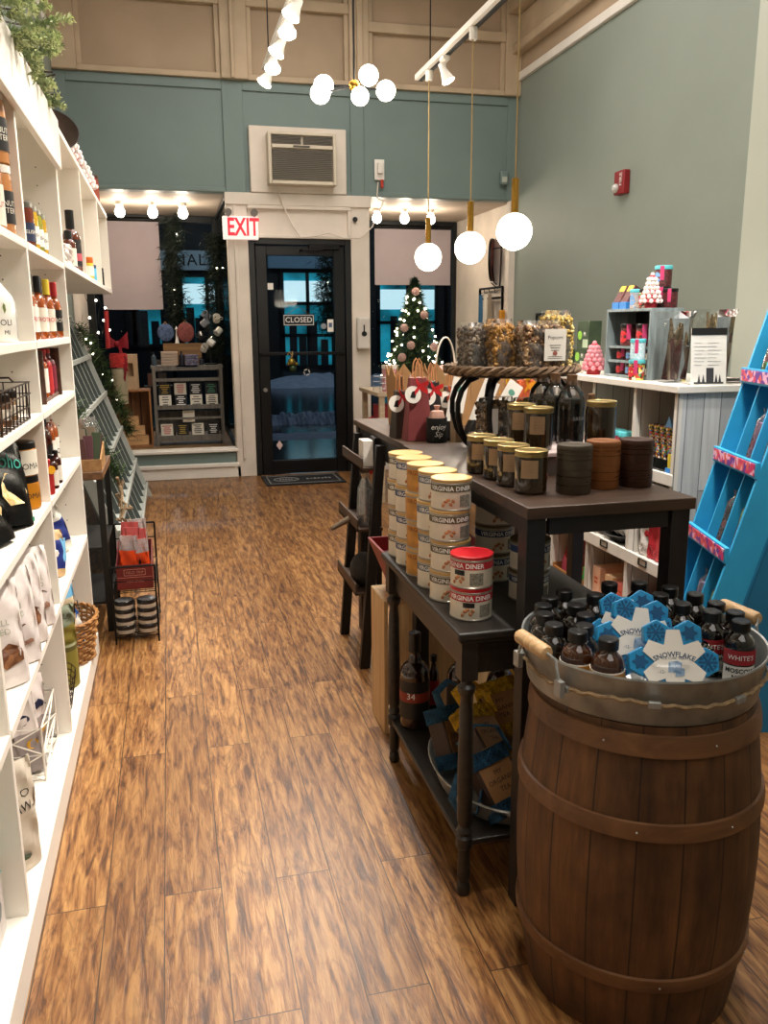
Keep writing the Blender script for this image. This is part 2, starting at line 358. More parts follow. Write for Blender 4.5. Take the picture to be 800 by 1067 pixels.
# white piers and the transom over the door
f = MB()
f.box(.545, .72, YF-.03, YF+.12, 0, 2.46); f.box(1.63, 1.80, YF-.03, YF+.12, 0, 2.46)
f.box(.72, 1.63, YF-.01, YF+.12, 2.1, 2.46)
f.box(.535, 1.81, YF-.05, YF, 2.36, 2.46); f.box(.72, 1.63, YF-.05, YF, 2.33, 2.36); f.box(.72, 1.63, YF-.045, YF, 2.09, 2.12)
f.box(.6, .625, YF-.045, YF, .16, 2.36); f.box(1.6, 1.63, YF-.045, YF, 2.1, 2.36)
struct('wall_front_piers', f, m_cream, bevel=.006)
# white box around the air conditioner
f = MB().box(.757, 1.593, YF-.06, YF, 2.462, 2.995); struct('trim_7', f, m_cream, bevel=.008)
# knee walls under the display windows
f = MB().box(XL, .545, YF, YF+.12, 0, .245); f.box(1.8, XR, YF, YF+.12, 0, .245); struct('wall_front_knee', f, m_teal, smooth=False)
f = MB().box(XL, .56, YF-.04, YF+.14, .235, .262); f.box(XL, .56, YF-.05, YF, .1, .135); f.box(1.79, XR, YF-.04, YF+.14, .235, .262); struct('trim_8', f, m_white, bevel=.006)
f = MB().box(XL, .58, YF-.03, YF, 0, .1); f.box(1.8, XR, YF-.03, YF, 0, .1); struct('baseboard_front', f, m_white, bevel=.006)
f = MB().box(XR-.02, XR, 4.2, YF, 0, .1); struct('baseboard_right', f, m_white, bevel=.004)
# display alcoves: deck, soffit, side walls
YG = 9.4
m_deck = wood('deck_wood', '6b5238', '9a7b55', axis='x'); m_soff = mat('soffit_paint', 'b9aa9a', .6, var=.05)
f = MB().box(XL, .545, YF+.12, YG, .2, .245); f.box(1.8, XR, YF+.12, YG, .2, .245); struct('trim_9', f, m_deck, smooth=False)
f = MB().box(XL, .6, YF+.12, YG+.05, 2.46, 2.5); f.box(1.8, XR, YF+.12, YG+.05, 2.46, 2.5); struct('ceiling_alcoves', f, m_soff, smooth=False)
f = MB().box(XR, XR+.1, YF+.1, YG, 0, 2.5); f.box(XR-.06, XR+.02, YF-.02, YF+.06, 0, 2.46); f.box(XL-.1, XL, YF+.1, YG, 0, 2.5); struct('wall_alcove_sides', f, m_cream, smooth=False)
# street windows
m_frame = mat('dark_window_frame', '1d2022', .4, .3); m_pane = glass_sheet('window_glass', 'dfe8ea', refl=.01)
def shopwindow(n, x0, x1, yret, sgn):
    r = MB()
    for a, b in ((x0, x0+.05), (x1-.05, x1)): r.box(a, b, YG, YG+.05, .245, 2.46)
    r.box(x0+.05, x1-.05, YG, YG+.05, .245, .29); r.box(x0+.05, x1-.05, YG, YG+.05, 2.39, 2.46)
    if yret: # return glass beside the entry
        xr = x1 if sgn > 0 else x0
        r.box(xr-.02, xr+.02, YF+.12, YG, 2.42, 2.46); r.box(xr-.02, xr+.02, YF+.12, YG, .245, .29)
        r.box(xr-.02, xr+.02, YG-.02, YG+.05, .245, 2.46)
    o = struct(f'window_{n}', r, m_frame, bevel=.004)
    g = MB().box(x0+.05, x1-.05, YG+.02, YG+.026, .29, 2.39)
    if yret: g.box(xr-.003, xr+.003, YF+.12, YG, .29, 2.42)
    g.build('window_pane', m_pane, o, smooth=False)
shopwindow(1, XL, .56, True, 1); shopwindow(2, 1.8, XR, True, -1)
# door
f = MB().box(.72, .775, YF-.02, YF+.08, 0, 2.09); f.box(1.575, 1.63, YF-.02, YF+.08, 0, 2.09); f.box(.775, 1.575, YF-.02, YF+.08, 2.04, 2.09)
struct('door_frame', f, mat('door_frame_black', '0d0d0e', .4), bevel=.004)
d = MB().box(.78, .875, YF, YF+.05, .005, 2.03); d.box(1.475, 1.57, YF, YF+.05, .005, 2.03); d.box(.875, 1.475, YF, YF+.05, .005, .13); d.box(.875, 1.475, YF, YF+.05, 1.95, 2.03)
door = struct('door_1', d, mat('door_black', '0f0f10', .35, .3), bevel=.004)
MB().box(.875, 1.475, YF+.02, YF+.026, .13, 1.95).build('door_pane', m_pane, door, smooth=False)
MB().box(.79, 1.56, YF-.05, YF-.025, 1.085, 1.115).build('push_bar', mat('bar_black', '1b1b1c', .3, .7), door, bevel=.004)
f = MB().box(1.25, 1.52, YF-.05, YF, 2.0, 2.05).box(1.17, 1.36, YF-.09, YF-.07, 1.985, 2.0).box(1.17, 1.19, YF-.09, YF, 1.985, 2.0); f.build('door_closer', m_blkmetal, door, bevel=.003)
f = MB().cyl(.018, 0, .02, M=T(.825, YF-.002, .78, rx=PI/2)); o = f.build('door_lock', m_steel, door)
# decals on the glass belong to the door
f = MB(); f.prism([(-.03, 0), (0, .045), (.03, 0), (0, -.045)], 0, .001, FY(.94, YF+.018, .27)); f.build('diamond_decal', mat('decal_pink', 'd9bdb6', .6), door, smooth=False)
f = MB(); f.box(1.41, 1.465, YF+.015, YF+.018, 1.29, 1.4); f.build('square_decal', m_white, door, smooth=False)
f = MB(); f.box(1.422, 1.452, YF+.012, YF+.015, 1.33, 1.37); f.build('decal_print', mat('decal_blue', '5b678a', .6), door, smooth=False)
f = MB(); f.cyl(.026, 0, .002, M=T(1.375, YF+.018, 1.34, rx=PI/2)); f.build('round_decal', mat('decal_grey', '8d8f92', .6), door)
f = MB(); f.box(.88, .93, YF+.015, YF+.018, 1.66, 1.715); f.build('notice_decal', m_white, door, smooth=False)
f = MB()
for i in range(4):
    a = i*PI/2+.4; f.box(-.015, .015, -.004, .004, 0, .001, M=FY(1.21+.024*math.cos(a), YF+.017, .93+.024*math.sin(a)) @ T(rz=a+PI/2))
f.build('ring_decal', m_white, door, smooth=False)
# closed sign
t = thing('closed_sign', 'small black CLOSED sign on the glass of the entrance door', 'sign', (1.145, YF-.012, 1.345))
MB().box(-.14, .14, 0, .008, 0, .1).build('board', mat('sign_black', '17181a', .4), t, bevel=.002)
f = MB(); 
for z in (.006, .09): f.box(-.132, .132, -.002, 0, z, z+.004)
for x in (-.134, .13): f.box(x, x+.004, -.002, 0, .006, .094)
f.build('border', m_whitetext, t, smooth=False)
MB().text('CLOSED', .066, FY(0, -.002, .05)).build('lettering', m_whitetext, t, smooth=False)
MB().tube([(-.1, .004, .1), (0, .008, .17), (.1, .004, .1)], .002, 5).build('cord', m_brass, t)
# bell ornament hung on the push bar
t = thing('bell_ornament', 'gold and green jingle bell ornament hanging from the door bar', 'ornament', (1.07, YF-.07, .93))
MB().sphere((0, 0, .04), .035, 12, 8).build('green_bell', mat('green_bell', '33442c', .3, .5), t)
MB().sphere((-.01, 0, .1), .034, 12, 8).build('gold_bell', mat('gold_bell', 'a08a3c', .3, .8), t)
for s in (-1, 1): MB().sphere((s*.035, 0, .08), .018, 8, 6).build('small_bell', mat('brass_bell', '8f7536', .3, .8), t)
f = MB().tube([(-.01, 0, .13), (0, -.01, .17), (0, .0, .19)], .006, 6); f.tube([(0, 0, .15), (-.03, -.01, .19), (-.045, -.01, .16)], .005, 6); f.build('ribbon', mat('ribbon_tan', 'a5895c', .7), t)
# door mat
t = thing('door_mat', 'black rubber door mat with pale border and white lettering', 'mat', (.725, 7.13, 0), group=None)
MB().box(.02, .72, .02, .48, 0, .012).build('base', mat('mat_black', '1a1a1c', .85, bump=.5, bs=300), t, bevel=.003)
f = MB()
for a in ((.06, .68, .06, .068), (.06, .68, .432, .44), (.06, .068, .068, .432), (.672, .68, .068, .432)): f.box(*a, .012, .014)
f.tube([(.22+.11*math.cos(a), .25+.08*math.sin(a), .0125) for a in [PI*k/14 for k in range(28)]], .004, 4, closed=True)
for k in range(7): f.box(.4+.033*k, .42+.033*k, .22+.01*(k % 2), .28-.012*((k+1) % 3), .012, .014)
for k in range(5): f.box(.16+.025*k, .175+.025*k, .235, .27, .012, .014)
f.build('printed_border', mat('mat_print', '8c8a86', .8), t, smooth=False)

# air conditioner
t = thing('air_conditioner', 'beige window air conditioner above the entrance door', 'air conditioner', (1.19, YF-.06, 2.515))
m_ac = mat('ac_plastic', 'cfc3ae', .45, var=.04)
f = MB().box(-.29, -.262, -.13, 0, 0, .415); f.box(.262, .29, -.13, 0, 0, .415); f.box(-.262, .262, -.13, 0, .39, .415); f.box(-.262, .262, -.13, 0, 0, .03); f.box(-.262, .262, -.1, 0, .03, .39); f.build('housing', m_ac, t, bevel=.006)
f = MB()
for i in range(17): f.box(-.255, .255, -.125, -.105, .04+i*.0142, .047+i*.0142, M=T(0, 0, 0))
f.build('front_louvres', mat('ac_louvre', '6b6358', .5), t)
MB().box(-.258, .258, -.14, -.1, .285, .315).build('control_panel', m_ac, t, bevel=.004)
MB().box(-.08, .06, -.143, -.14, .292, .308).build('display', mat('ac_display', '4a453c', .4), t, smooth=False)
f = MB()
for k in (-.255, .01):
    for i in range(6): f.box(k, k+.245, -.125, -.105, .322+i*.011, .327+i*.011)
f.build('top_vents', mat('ac_louvre', '6b6358', .5), t)
tag(MB().tube([(1.0, YF-.1, 2.51), (1.0, YF-.08, 2.45), (1.03, YF-.08, 2.35), (1.1, YF-.08, 2.2), (1.17, YF-.07, 2.1), (1.3, YF-.07, 2.11), (1.42, YF-.08, 2.14), (1.55, YF-.08, 2.1), (1.7, YF-.08, 2.1), (1.82, YF-.05, 2.2), (1.93, YF-.04, 2.42), (1.87, YF-.03, 2.45), (1.88, YF-.03, 2.58)], .006, 6).build('power_cord', m_cream), 'cream power cord running from the air conditioner to the wall outlet', 'cord')
t = thing('wall_outlet', 'white wall outlet with a plugged in cord right of the air conditioner', 'outlet', (1.895, YF-.02, 2.6))
MB().box(-.045, .045, -.012, 0, 0, .17).build('plate', m_white, t, bevel=.004); MB().box(-.022, .022, -.05, -.012, .05, .14).build('adapter', m_white, t, bevel=.006)
MB().box(.005, .03, -.04, -.014, -.07, .0).build('red_plug', mat('plug_red', 'b03226', .5), t, bevel=.004)
# exit sign
t = thing('exit_sign', 'white box exit sign with red EXIT letters beside the door', 'exit sign', (.655, YF-.1, 2.07))
MB().box(-.15, .15, 0, .05, 0, .19).build('housing', mat('exit_white', 'efe6e2', .5, emit=.5, ecol='ffe8e0'), t, bevel=.006)
MB().text('EXIT', .2, FY(.02, -.003, .095) @ Matrix.Diagonal((.66, 1, 1, 1)), bold=.005).build('lettering', mat('exit_red', 'e0202c', .5, var=0, emit=1.2, ecol='ff2030'), t, smooth=False)
for x in (-.1, .12):
    f = MB().cyl(.03, -.03, .02, 16, M=T(x, .0, .22, rx=PI/2)); f.box(x-.006, x+.006, .0, .02, .18, .2); f.build('emergency_lamp', mat('lamp_grey', '6a625a', .4), t)
MB().box(-.03, .03, .05, .075, .06, .13).build('bracket', m_white, t)
# dispenser on the pier
t = thing('hand_sanitizer_dispenser', 'white wall dispenser with black dial on the pier right of the door', 'dispenser', (1.725, YF-.03, 1.13))
MB().box(-.062, .062, -.07, 0, 0, .29).build('body', mat('dispenser_white', 'ded6cc', .35), t, bevel=.02, seg=4)
f = MB().cyl(.024, 0, .004, M=T(0, -.07, .14, rx=PI/2)); f.box(-.006, .006, -.074, -.07, .14, .22); f.build('dial', m_black, t)
f = MB().cyl(.022, 0, .01, 16, M=T(1.665, YF-.045, 2.26, rx=PI/2)); f.build('x', m_black).name = 'door_sensor'; tag(bpy.data.objects['door_sensor'], 'small dark round sensor on the pier above the dispenser', 'sensor')
# fire extinguisher
t = thing('fire_extinguisher', 'red fire extinguisher with a green tag beside the entrance door', 'fire extinguisher', (1.72, 7.56, 0))
m_red = mat('extinguisher_red', 'a5141c', .3, coat=.5, var=.03)
MB().lathe([(0, 0), (.058, 0), (.062, .01), (.062, .37), (.05, .42), (.025, .445), (.018, .45), (.018, .47), (0, .47)], 24).build('cylinder', m_red, t)
MB().lathe([(.0632, .2), (.0635, .2), (.0635, .33), (.0632, .33)], 24, a0=-2.6, a1=-.6).build('label', mat('ext_label', '8a8880', .5), t)
MB().wrap('ABC', .05, .064, .23, -1.65).build('lettering', m_whitetext, t, smooth=False)
f = MB().cyl(.02, .47, .5, 12); f.tube([(0, 0, .5), (.05, -.03, .525), (.1, -.05, .55)], .008, 6); f.tube([(0, 0, .49), (.05, -.03, .495), (.09, -.04, .5)], .007, 6); f.build('valve_handle', m_red, t)
MB().tube([(-.01, 0, .48), (-.06, 0, .49), (-.09, 0, .44), (-.085, 0, .3), (-.075, 0, .15)], .009, 8).build('hose', m_black, t)
MB().box(-.035, .035, -.001, .001, -.1, 0, M=T(.05, -.07, .47, ry=-.5)).build('inspection_tag', mat('tag_green', '2f8a4b', .6), t, smooth=False)

# roller shades
m_shade = mat('shade_fabric', 'a79ca0', .8, var=.02)
def shade(x0, x1, z0, z1, label):
    t = thing('roller_shade', label, 'roller shade', ((x0+x1)/2, YG-.05, z0)); w = (x1-x0)/2
    MB().box(-w, w, -.001, .001, 0, z1-z0).build('fabric', m_shade, t, smooth=False)
    MB().rod((-w, 0, z1-z0), (w, 0, z1-z0), .022, 12).build('roller', m_blkmetal, t); MB().box(-w, w, -.006, .006, -.012, .012).build('hem_bar', m_shade, t)
shade(-.62, -.03, 1.53, 2.41, 'mauve grey roller shade in the left display window'); shade(2.24, 3.11, 1.79, 2.39, 'mauve grey roller shade in the right display window behind the tree')

# soffit bulbs
m_bulb = lamp_mat('bulb_glow', 'fff0dc', 22)
ords = ['leftmost', 'middle', 'rightmost']
for side, xs in (('left', (-.36, -.07, .2)), ('right', (2.05, 2.33, 2.6))):
    for i, x in enumerate(xs):
        t = thing('ceiling_bulb', f'{ords[i]} bare bulb of three under the soffit of the {side} window alcove', 'light bulb', (x, 8.45, 2.46), group=None)
        MB().cyl(.035, -.03, 0, 16).build('socket', m_white, t); MB().lathe([(0, -.14), (.03, -.13), (.045, -.105), (.045, -.085), (.03, -.05), (.02, -.03), (0, -.03)], 16).build('bulb', m_bulb, t)
        light('bulb_light', 'POINT', (0, 0, -.17), 5, (1, .84, .66), .04, parent=t)
# motion sensor, strobe
t = thing('motion_sensor', 'small grey motion sensor on the teal wall near the right corner', 'sensor', (3.06, YF-.02, 2.59)); MB().box(-.035, .035, -.05, 0, 0, .12).build('case', m_teal, t, bevel=.01); MB().box(-.025, .025, -.055, -.05, .02, .07).build('lens', m_sage_lit, t, bevel=.004)
t = thing('fire_alarm_strobe', 'red fire alarm strobe high on the sage right wall', 'fire alarm', (XR, 5.735, 2.24))
MB().box(-.05, 0, -.07, .07, 0, .16).build('case', mat('alarm_red', '8d1f24', .4), t, bevel=.008)
MB().sphere((-.055, .03, .045), .032, 14, 10).build('strobe_lens', mat('lens_clear', 'cfcfc9', .15, coat=1), t)
f = MB(); f.text('FIRE', .05, FX(-.052, -.03, .1, -1) @ T(rz=PI/2)); f.build('lettering', m_whitetext, t, smooth=False)

# ================================================================== THE STREET
m_asph = mat('wet_asphalt', '141a24', .16, var=.3, vs=2, bump=.35, bs=9); m_snow = mat('snow', 'b4bccb', .8, var=.1, bump=.6, bs=12)
f = MB().box(-30, 34, YF+.1, 60, -.2, -.06); struct('street_ground', f, m_asph, smooth=False)
def snowbank(x0, x1, y, wd, h, seed, label):
    q = random.Random(seed); n = 60; hs = [[q.random() for _ in range(5)] for _ in range(n+1)]
    def fn(u, v):
        i = int(u*n); s = math.sin(PI*v); e = min(1, u*8, (1-u)*8); return (x0+(x1-x0)*u, y+wd*(v-.5)*(1+.3*hs[i][0]), -.08+h*s*e*(.6+.5*hs[i][int(v*4)]))
    o = MB().grid(fn, n, 8).build('snow_bank', m_snow); tag(o, label, 'snow')
snowbank(1.4, 12, 20.1, 1.2, .3, 3, 'ploughed snow bank at the foot of the building across the street')
snowbank(1.2, 2.7, 12.6, .9, .16, 4, 'low heap of snow lying on the wet pavement outside the door'); snowbank(-2, 6, 10.9, .9, .05, 5, 'thin strip of slush on the pavement just outside the door')
m_brickd = planks('dark_brick', '1c2023', '15181b', '0b0c0e', .25, 1.2); m_bldg = mat('dark_siding', '1f2428', .7, var=.1)
t = thing('street_building', 'dark building across the street with lit turquoise windows', 'building', (0, 21, 0))
MB().box(-26, 30, 0, .3, -.2, 9).build('facade', m_brickd, t, smooth=False)
m_turq = mat('turquoise_lit_window', '2aa7bd', .3, var=.45, vs=1.6, emit=.0); bq = m_turq.node_tree.nodes['Principled BSDF']
m_turq.node_tree.links.new(m_turq.node_tree.nodes['Color Ramp'].outputs[0], bq.inputs['Emission Color']); bq.inputs['Emission Strength'].default_value = .42
m_turq2 = lamp_mat('bright_shop_light', 'cfe9ee', 1.1)
def win(x0, x1, z0, z1, nx, nz, top=True):
    fr = MB()
    for i in range(nx+1): x = x0+(x1-x0)*i/nx; fr.box(x-.04, x+.04, -.1, 0, z0, z1)
    for i in range(nz+1): z = z0+(z1-z0)*i/nz; fr.box(x0-.04, x1+.04, -.1, 0, z-.04, z+.04)
    o = fr.build('window_frame', m_frame, t); MB().box(x0, x1, -.04, -.03, z0, z1).build('lit_glass', m_turq, o, smooth=False)
    if top:
        MB().box(x0+.05, x1-.05, -.06, -.05, z0+(z1-z0)*.66, z0+(z1-z0)*.9).build('bright_glass', m_turq2, o, smooth=False)
    g = MB(); q = random.Random(int(x0*10))
    for k in range(4): x = x0+(x1-x0)*(.15+.7*q.random()); h = .5+.8*q.random(); g.box(x-.09, x+.09, -.08, -.06, z0, z0+h)
    g.build('window_goods', m_bldg, o, smooth=False)
win(2.72, 3.95, .35, 2.62, 2, 3); win(.35, 1.55, .6, 2.5, 2, 1); win(-.9, -.1, .9, 2.4, 1, 1, False); win(5.1, 6.6, .4, 2.4, 2, 2); win(-5, -3, .5, 2.4, 3, 2)
MB().box(2.7, 4.0, -.02, 0, -.1, .3).build('bulkhead', mat('grey_panel', '3b4446', .6), t, smooth=False)
MB().box(-.2, 2.2, -.2, 0, 2.62, 3.05).build('sign_board', mat('street_sign_white', '9db0b6', .6, emit=.12, ecol='9db0c0'), t, smooth=False)
MB().text('CANAL TOWN', .36, FY(1.0, -.21, 2.83), space=1.1).build('sign_lettering', m_blacktext, t, smooth=False)
MB().box(2.4, 4.3, -.3, 0, 2.68, 2.95).build('awning_band', mat('awning_blue', '5e7f96', .6, emit=.1, ecol='7fa0b8'), t, smooth=False)
t = thing('street_lamp', 'lit street lamp head seen high through the left window', 'street lamp', (.1, 18.2, -.06))
MB().rod((0, 0, 0), (0, 0, 4.2), .05).build('pole', m_blkmetal, t); MB().sphere((0, 0, 4.3), .16, 14, 10).build('lamp_head', lamp_mat('street_glow', 'fff1d8', 10), t)
light('street_lamp_light', 'POINT', (0, -.5, 4.2), 50, (.85, .9, 1), .15, parent=t)
t = thing('street_lamp', 'tall street lamp standing outside to the right of the door', 'street lamp', (5.4, 16.5, -.1))
MB().rod((0, 0, 0), (0, 0, 4.6), .05).build('pole', m_blkmetal, t); MB().sphere((0, 0, 4.7), .16, 14, 10).build('lamp_head', lamp_mat('street_glow', 'fff1d8', 10), t)
light('street_lamp_light', 'POINT', (-.5, 0, 4.5), 150, (.78, .87, 1), .2, parent=t)

# ================================================================== LIGHT FITTINGS
m_globe = lamp_mat('opal_globe', 'fff4e2', 7.5)
t0 = None
for i, (y, z, lab) in enumerate(((4.92, 1.733, 'farthest and smallest looking'), (4.2, 1.725, 'middle'), (3.63, 1.745, 'nearest and largest looking'))):
    t = thing('pendant_lamp', f'{lab} of the three brass pendant lamps with white globes', 'pendant lamp', (1.5, y, z))
    MB().sphere((0, 0, 0), .078, 28, 18).build('globe', m_globe, t)
    MB().cyl(.016, .075, .22, 16).build('brass_stem', m_brass, t)
    MB().rod((0, 0, .22), (0, 0, 2.70-z), .0035, 6).build('cord', mat('cord_gold', 'a58b5a', .5), t)
    MB().cyl(.02, 2.68-z, 2.733-z, 12).build('track_adapter', m_white, t)
    light('pendant_light', 'POINT', (0, 0, -.1), 7, (1, .88, .72), .06, parent=t)
def track(name, label, x, y0, y1, z, hang):
    t = thing(name, label, 'track light rail', (x, y0, z))
    MB().box(-.018, .018, 0, y1-y0, -.015, .015).build('rail', m_white, t, bevel=.003)
    for y in hang: MB().rod((0, y-y0, .015), (0, y-y0, CEIL-z), .004, 6).build('suspension_rod', m_blkmetal, t)
track('light_track', 'white ceiling track above the pendants with a black underside', 1.5, .2, 5.15, 2.755, (4.9, 3.2, 1.2))
tag(MB().box(1.505, 1.53, .2, 5.15, 2.735, 2.742).build('track_insert', m_black), None, None).parent = bpy.data.objects['light_track']
bpy.data.objects['track_insert'].location = (-1.5, -.2, -2.755)
track('light_track', 'white ceiling track over the aisle crowded with bright spotlights', .74, -1.5, 6.25, 3.05, (6.0, 3.4, .6))
def spot(x, y, z, tgt, label, e, ang=70, big=.8, grp=None):
    """a white can: mount on the rail, arm, can, glowing face and its own light"""
    t = thing('track_spotlight', label, 'track spotlight', (x, y, z), group=grp)
    d = (Vector(tgt)-Vector((x, y, z-.09))).normalized(); q = d.to_track_quat('Z', 'Y').to_matrix().to_4x4(); P = Matrix.Translation((0, 0, -.09)) @ q
    MB().box(-.02, .02, -.03, .03, -.035, -.012).build('mount', m_white, t, bevel=.003)
    MB().rod((0, 0, -.03), (0, 0, -.09), .008, 8).build('arm', m_white, t)
    f = MB(); f.M = P; f.lathe([(0, -.05), (.018*big, -.05), (.024*big, -.01), (.045*big, .05), (.043*big, .05), (.02*big, -.005), (0, -.005)], 20); f.build('can', m_white, t)
    f = MB(); f.M = P; f.lathe([(0, .045), (.02*big, .052), (.042*big, .046)], 20); f.build('lamp_face', lamp_mat('spot_face', 'fff3e0', 30), t)
    o = light('spot_light', 'SPOT', (Vector((0, 0, -.09))+d*.075)[:], e, (1, .93, .84), .04, spot=ang, parent=t); o.rotation_euler = d.to_track_quat('-Z', 'Y').to_euler()
ps = [6.1, 5.78, 5.45, 5.1, 4.82]
wn = ['farthest', 'second farthest', 'third farthest', 'fourth farthest', 'fifth farthest']
for i, y in enumerate(ps):
    tg = (-.5, y-.4, .9) if i % 2 == 0 else (.3, y-1.6, 0)
    spot(.74, y, 3.05, tg, f'{wn[i]} lit spotlight on the aisle ceiling track', 60, big=1.15)
for y, tg in ((4.1, (-.4, 3.6, .9)), (3.5, (.2, 2.6, 0)), (3.1, (-.4, 2.8, .7)), (2.5, (-.4, 2.3, 1)), (1.9, (.15, 1.2, 0)), (1.5, (-.4, 1.5, .6)), (.8, (-.4, 1.0, .8))):
    spot(.74, y, 3.05, tg, 'white spotlight on the aisle track above the camera', 70 if tg[0] < 0 else 46, big=1.15, grp='aisle spotlights nearer the camera')
spot(1.5, 4.64, 2.74, (2.2, 4.2, 1.0), 'lit spotlight between the two far pendants on the right track', 30, 80)
for y, tg in ((2.9, (2.1, 3.2, .7)), (2.4, (2.3, 2.6, .8)), (1.7, (1.9, 3.4, .4)), (2.0, (1.0, 2.4, 1.0))):
    spot(1.5, y, 2.74, tg, 'white spotlight on the right track above the frame', 62, 80, grp='right track spotlights nearer the camera')
# chandelier
t = thing('globe_chandelier', 'brass sputnik chandelier with five white globes', 'chandelier', (1.045, 4.8, 2.6))
MB().sphere((0, 0, 0), .032, 20, 12).build('brass_hub', m_brass, t)
MB().rod((0, 0, .03), (0, 0, CEIL-2.6), .006, 8).build('rod', m_black, t)
MB().sphere((.045, -.05, -.045), .02, 12, 8).build('brass_finial', m_brass, t)
for p in ((-.16, .03, .0), (-.19, -.03, -.055), (.075, -.02, .05), (.18, .02, -.01), (-.0, -.14, -.085)):
    v = Vector(p); MB().rod((0, 0, 0), (v*.8)[:], .005, 8).build('arm', m_blkmetal, t); MB().sphere(p, .053 if p[1] > -.1 else .047, 20, 14).build('globe', m_globe, t)
light('chandelier_light', 'POINT', (0, 0, -.16), 10, (1, .88, .72), .1, parent=t)
# ================================================================== PRODUCT BUILDERS
m_gold = mat('gold_lid', 'a58f5a', .3, .8, var=.05); m_silver = mat('silver_lid', 'a9a79f', .3, .9, var=.05)
m_label = mat('cream_label', 'e4dccb', .6, var=.03); m_dkglass = mat('dark_bottle_glass', '1a0f0a', .08, var=0, coat=1)
def col(name, c, **k): return mat(name, c, **({'rough': .5, 'var': .05} | k))
def jar(name, label, cat, loc, r, h, body, lid, lab=None, text=None, tcol=None, group=None, lidh=.018, face=-1.57, tsize=None, arc=2.2, lz=(.2, .8), rz=0, cap_r=None, ln='lid'):
    t = thing(name, label, cat, loc, rz, group); cr = cap_r or r*.97
    MB().lathe([(0, 0), (r*.93, 0), (r, .004), (r, h*.9), (cr*.96, h), (0, h)], 24).build('body', body, t)
    MB().lathe([(cr*.98, h-.001), (cr, h), (cr, h+lidh-.002), (cr-.003, h+lidh), (0, h+lidh)], 24).build(ln, lid, t)
    if lab:
        MB().lathe([(r+.0006, h*lz[0]), (r+.0012, h*lz[0]), (r+.0012, h*lz[1]), (r+.0006, h*lz[1])], 24, a0=face-arc/2, a1=face+arc/2).build('label', lab, t)
    if text:
        f = MB(); n = len(text); zc = h*(lz[0]+lz[1])/2; s = tsize or r*.5
        for i, tx in enumerate(text): f.wrap(tx, s, r+.0016, zc+(n-1)*s*.45-i*s*.9, face)
        f.build('lettering', tcol or m_blacktext, t, smooth=False)
    return t
def bottle(name, label, cat, loc, r, h, glass, cap, lab=None, text=None, tcol=None, group=None, neck=.33, nr=.36, sh=.62, face=-1.57, lz=(.1, .55), caph=None, capr=1.25, arc=6.2, lab2=None, tsize=None, rz=0, rx=0, ry=0):
    t = thing(name, label, cat, loc, rz, group, rx=rx, ry=ry); n_r = r*nr; hs = h*sh; caph = caph or h*.1
    pr = [(0, 0), (r*.9, 0), (r, h*.02), (r, hs)]
    for k in range(1, 6): a = k/6*PI/2; pr.append((n_r+(r-n_r)*math.cos(a)**1.1, hs+(h*(1-neck*.55)-hs)*math.sin(a)*.85))
    pr += [(n_r, h-caph*1.15), (n_r*1.06, h-caph), (0, h-caph)]
    MB().lathe(pr, 20).build('glass_body', glass, t)
    MB().lathe([(n_r*capr, h-caph), (n_r*capr, h-.002), (n_r*capr-.002, h), (n_r*capr*.6, h+.0005), (0, h-.001)], 16).build('cap', cap, t)
    if lab: MB().lathe([(r+.0004, h*lz[0]), (r+.001, h*lz[0]), (r+.001, h*lz[1]), (r+.0004, h*lz[1])], 20, a0=face-arc/2, a1=face+arc/2).build('label', lab, t)
    if lab2: z0, z1, m2 = lab2; MB().lathe([(r+.001, h*z0), (r+.0016, h*z0), (r+.0016, h*z1), (r+.001, h*z1)], 20, a0=face-arc/2, a1=face+arc/2).build('label_band', m2, t)
    if text:
        f = MB(); s = tsize or r*.6; zc = h*(lz[0]+lz[1])/2
        for i, tx in enumerate(text): f.wrap(tx, s, r+.0022, zc+(len(text)-1)*s*.5-i*s, face)
        f.build('lettering', tcol or m_blacktext, t, smooth=False)
    return t
def bagfn(w, d, h, seed=0, crumple=.006, top=0., pinch=.25):
    q = random.Random(seed); ph = [q.random()*6.28 for _ in range(8)]
    def fn(u, v):
        a = 2*PI*u; prof = min(1, (1-v)/pinch)**.6 if top == 0 else 1-(1-top)*max(0, (v-(1-pinch))/pinch)**1.2
        dd = max(.0018, d/2*prof*(.85+.15*math.sin(PI*min(1, v*1.6)))); ww = w/2*(1-.05*math.sin(PI*v))
        c, s = math.cos(a), math.sin(a); x = ww*math.copysign(abs(c)**.55, c); y = dd*math.copysign(abs(s)**.75, s)
        n = crumple*(math.sin(9*u*6.28+ph[0]+7*v)+math.sin(17*v+ph[1]+5*a)+.7*math.sin(23*v*u+ph[2]+3*a))
        k = min(1, v*6)
        return (x+n*.5*k, y+n*k*(1 if prof > .3 else .3), h*v)
    return fn
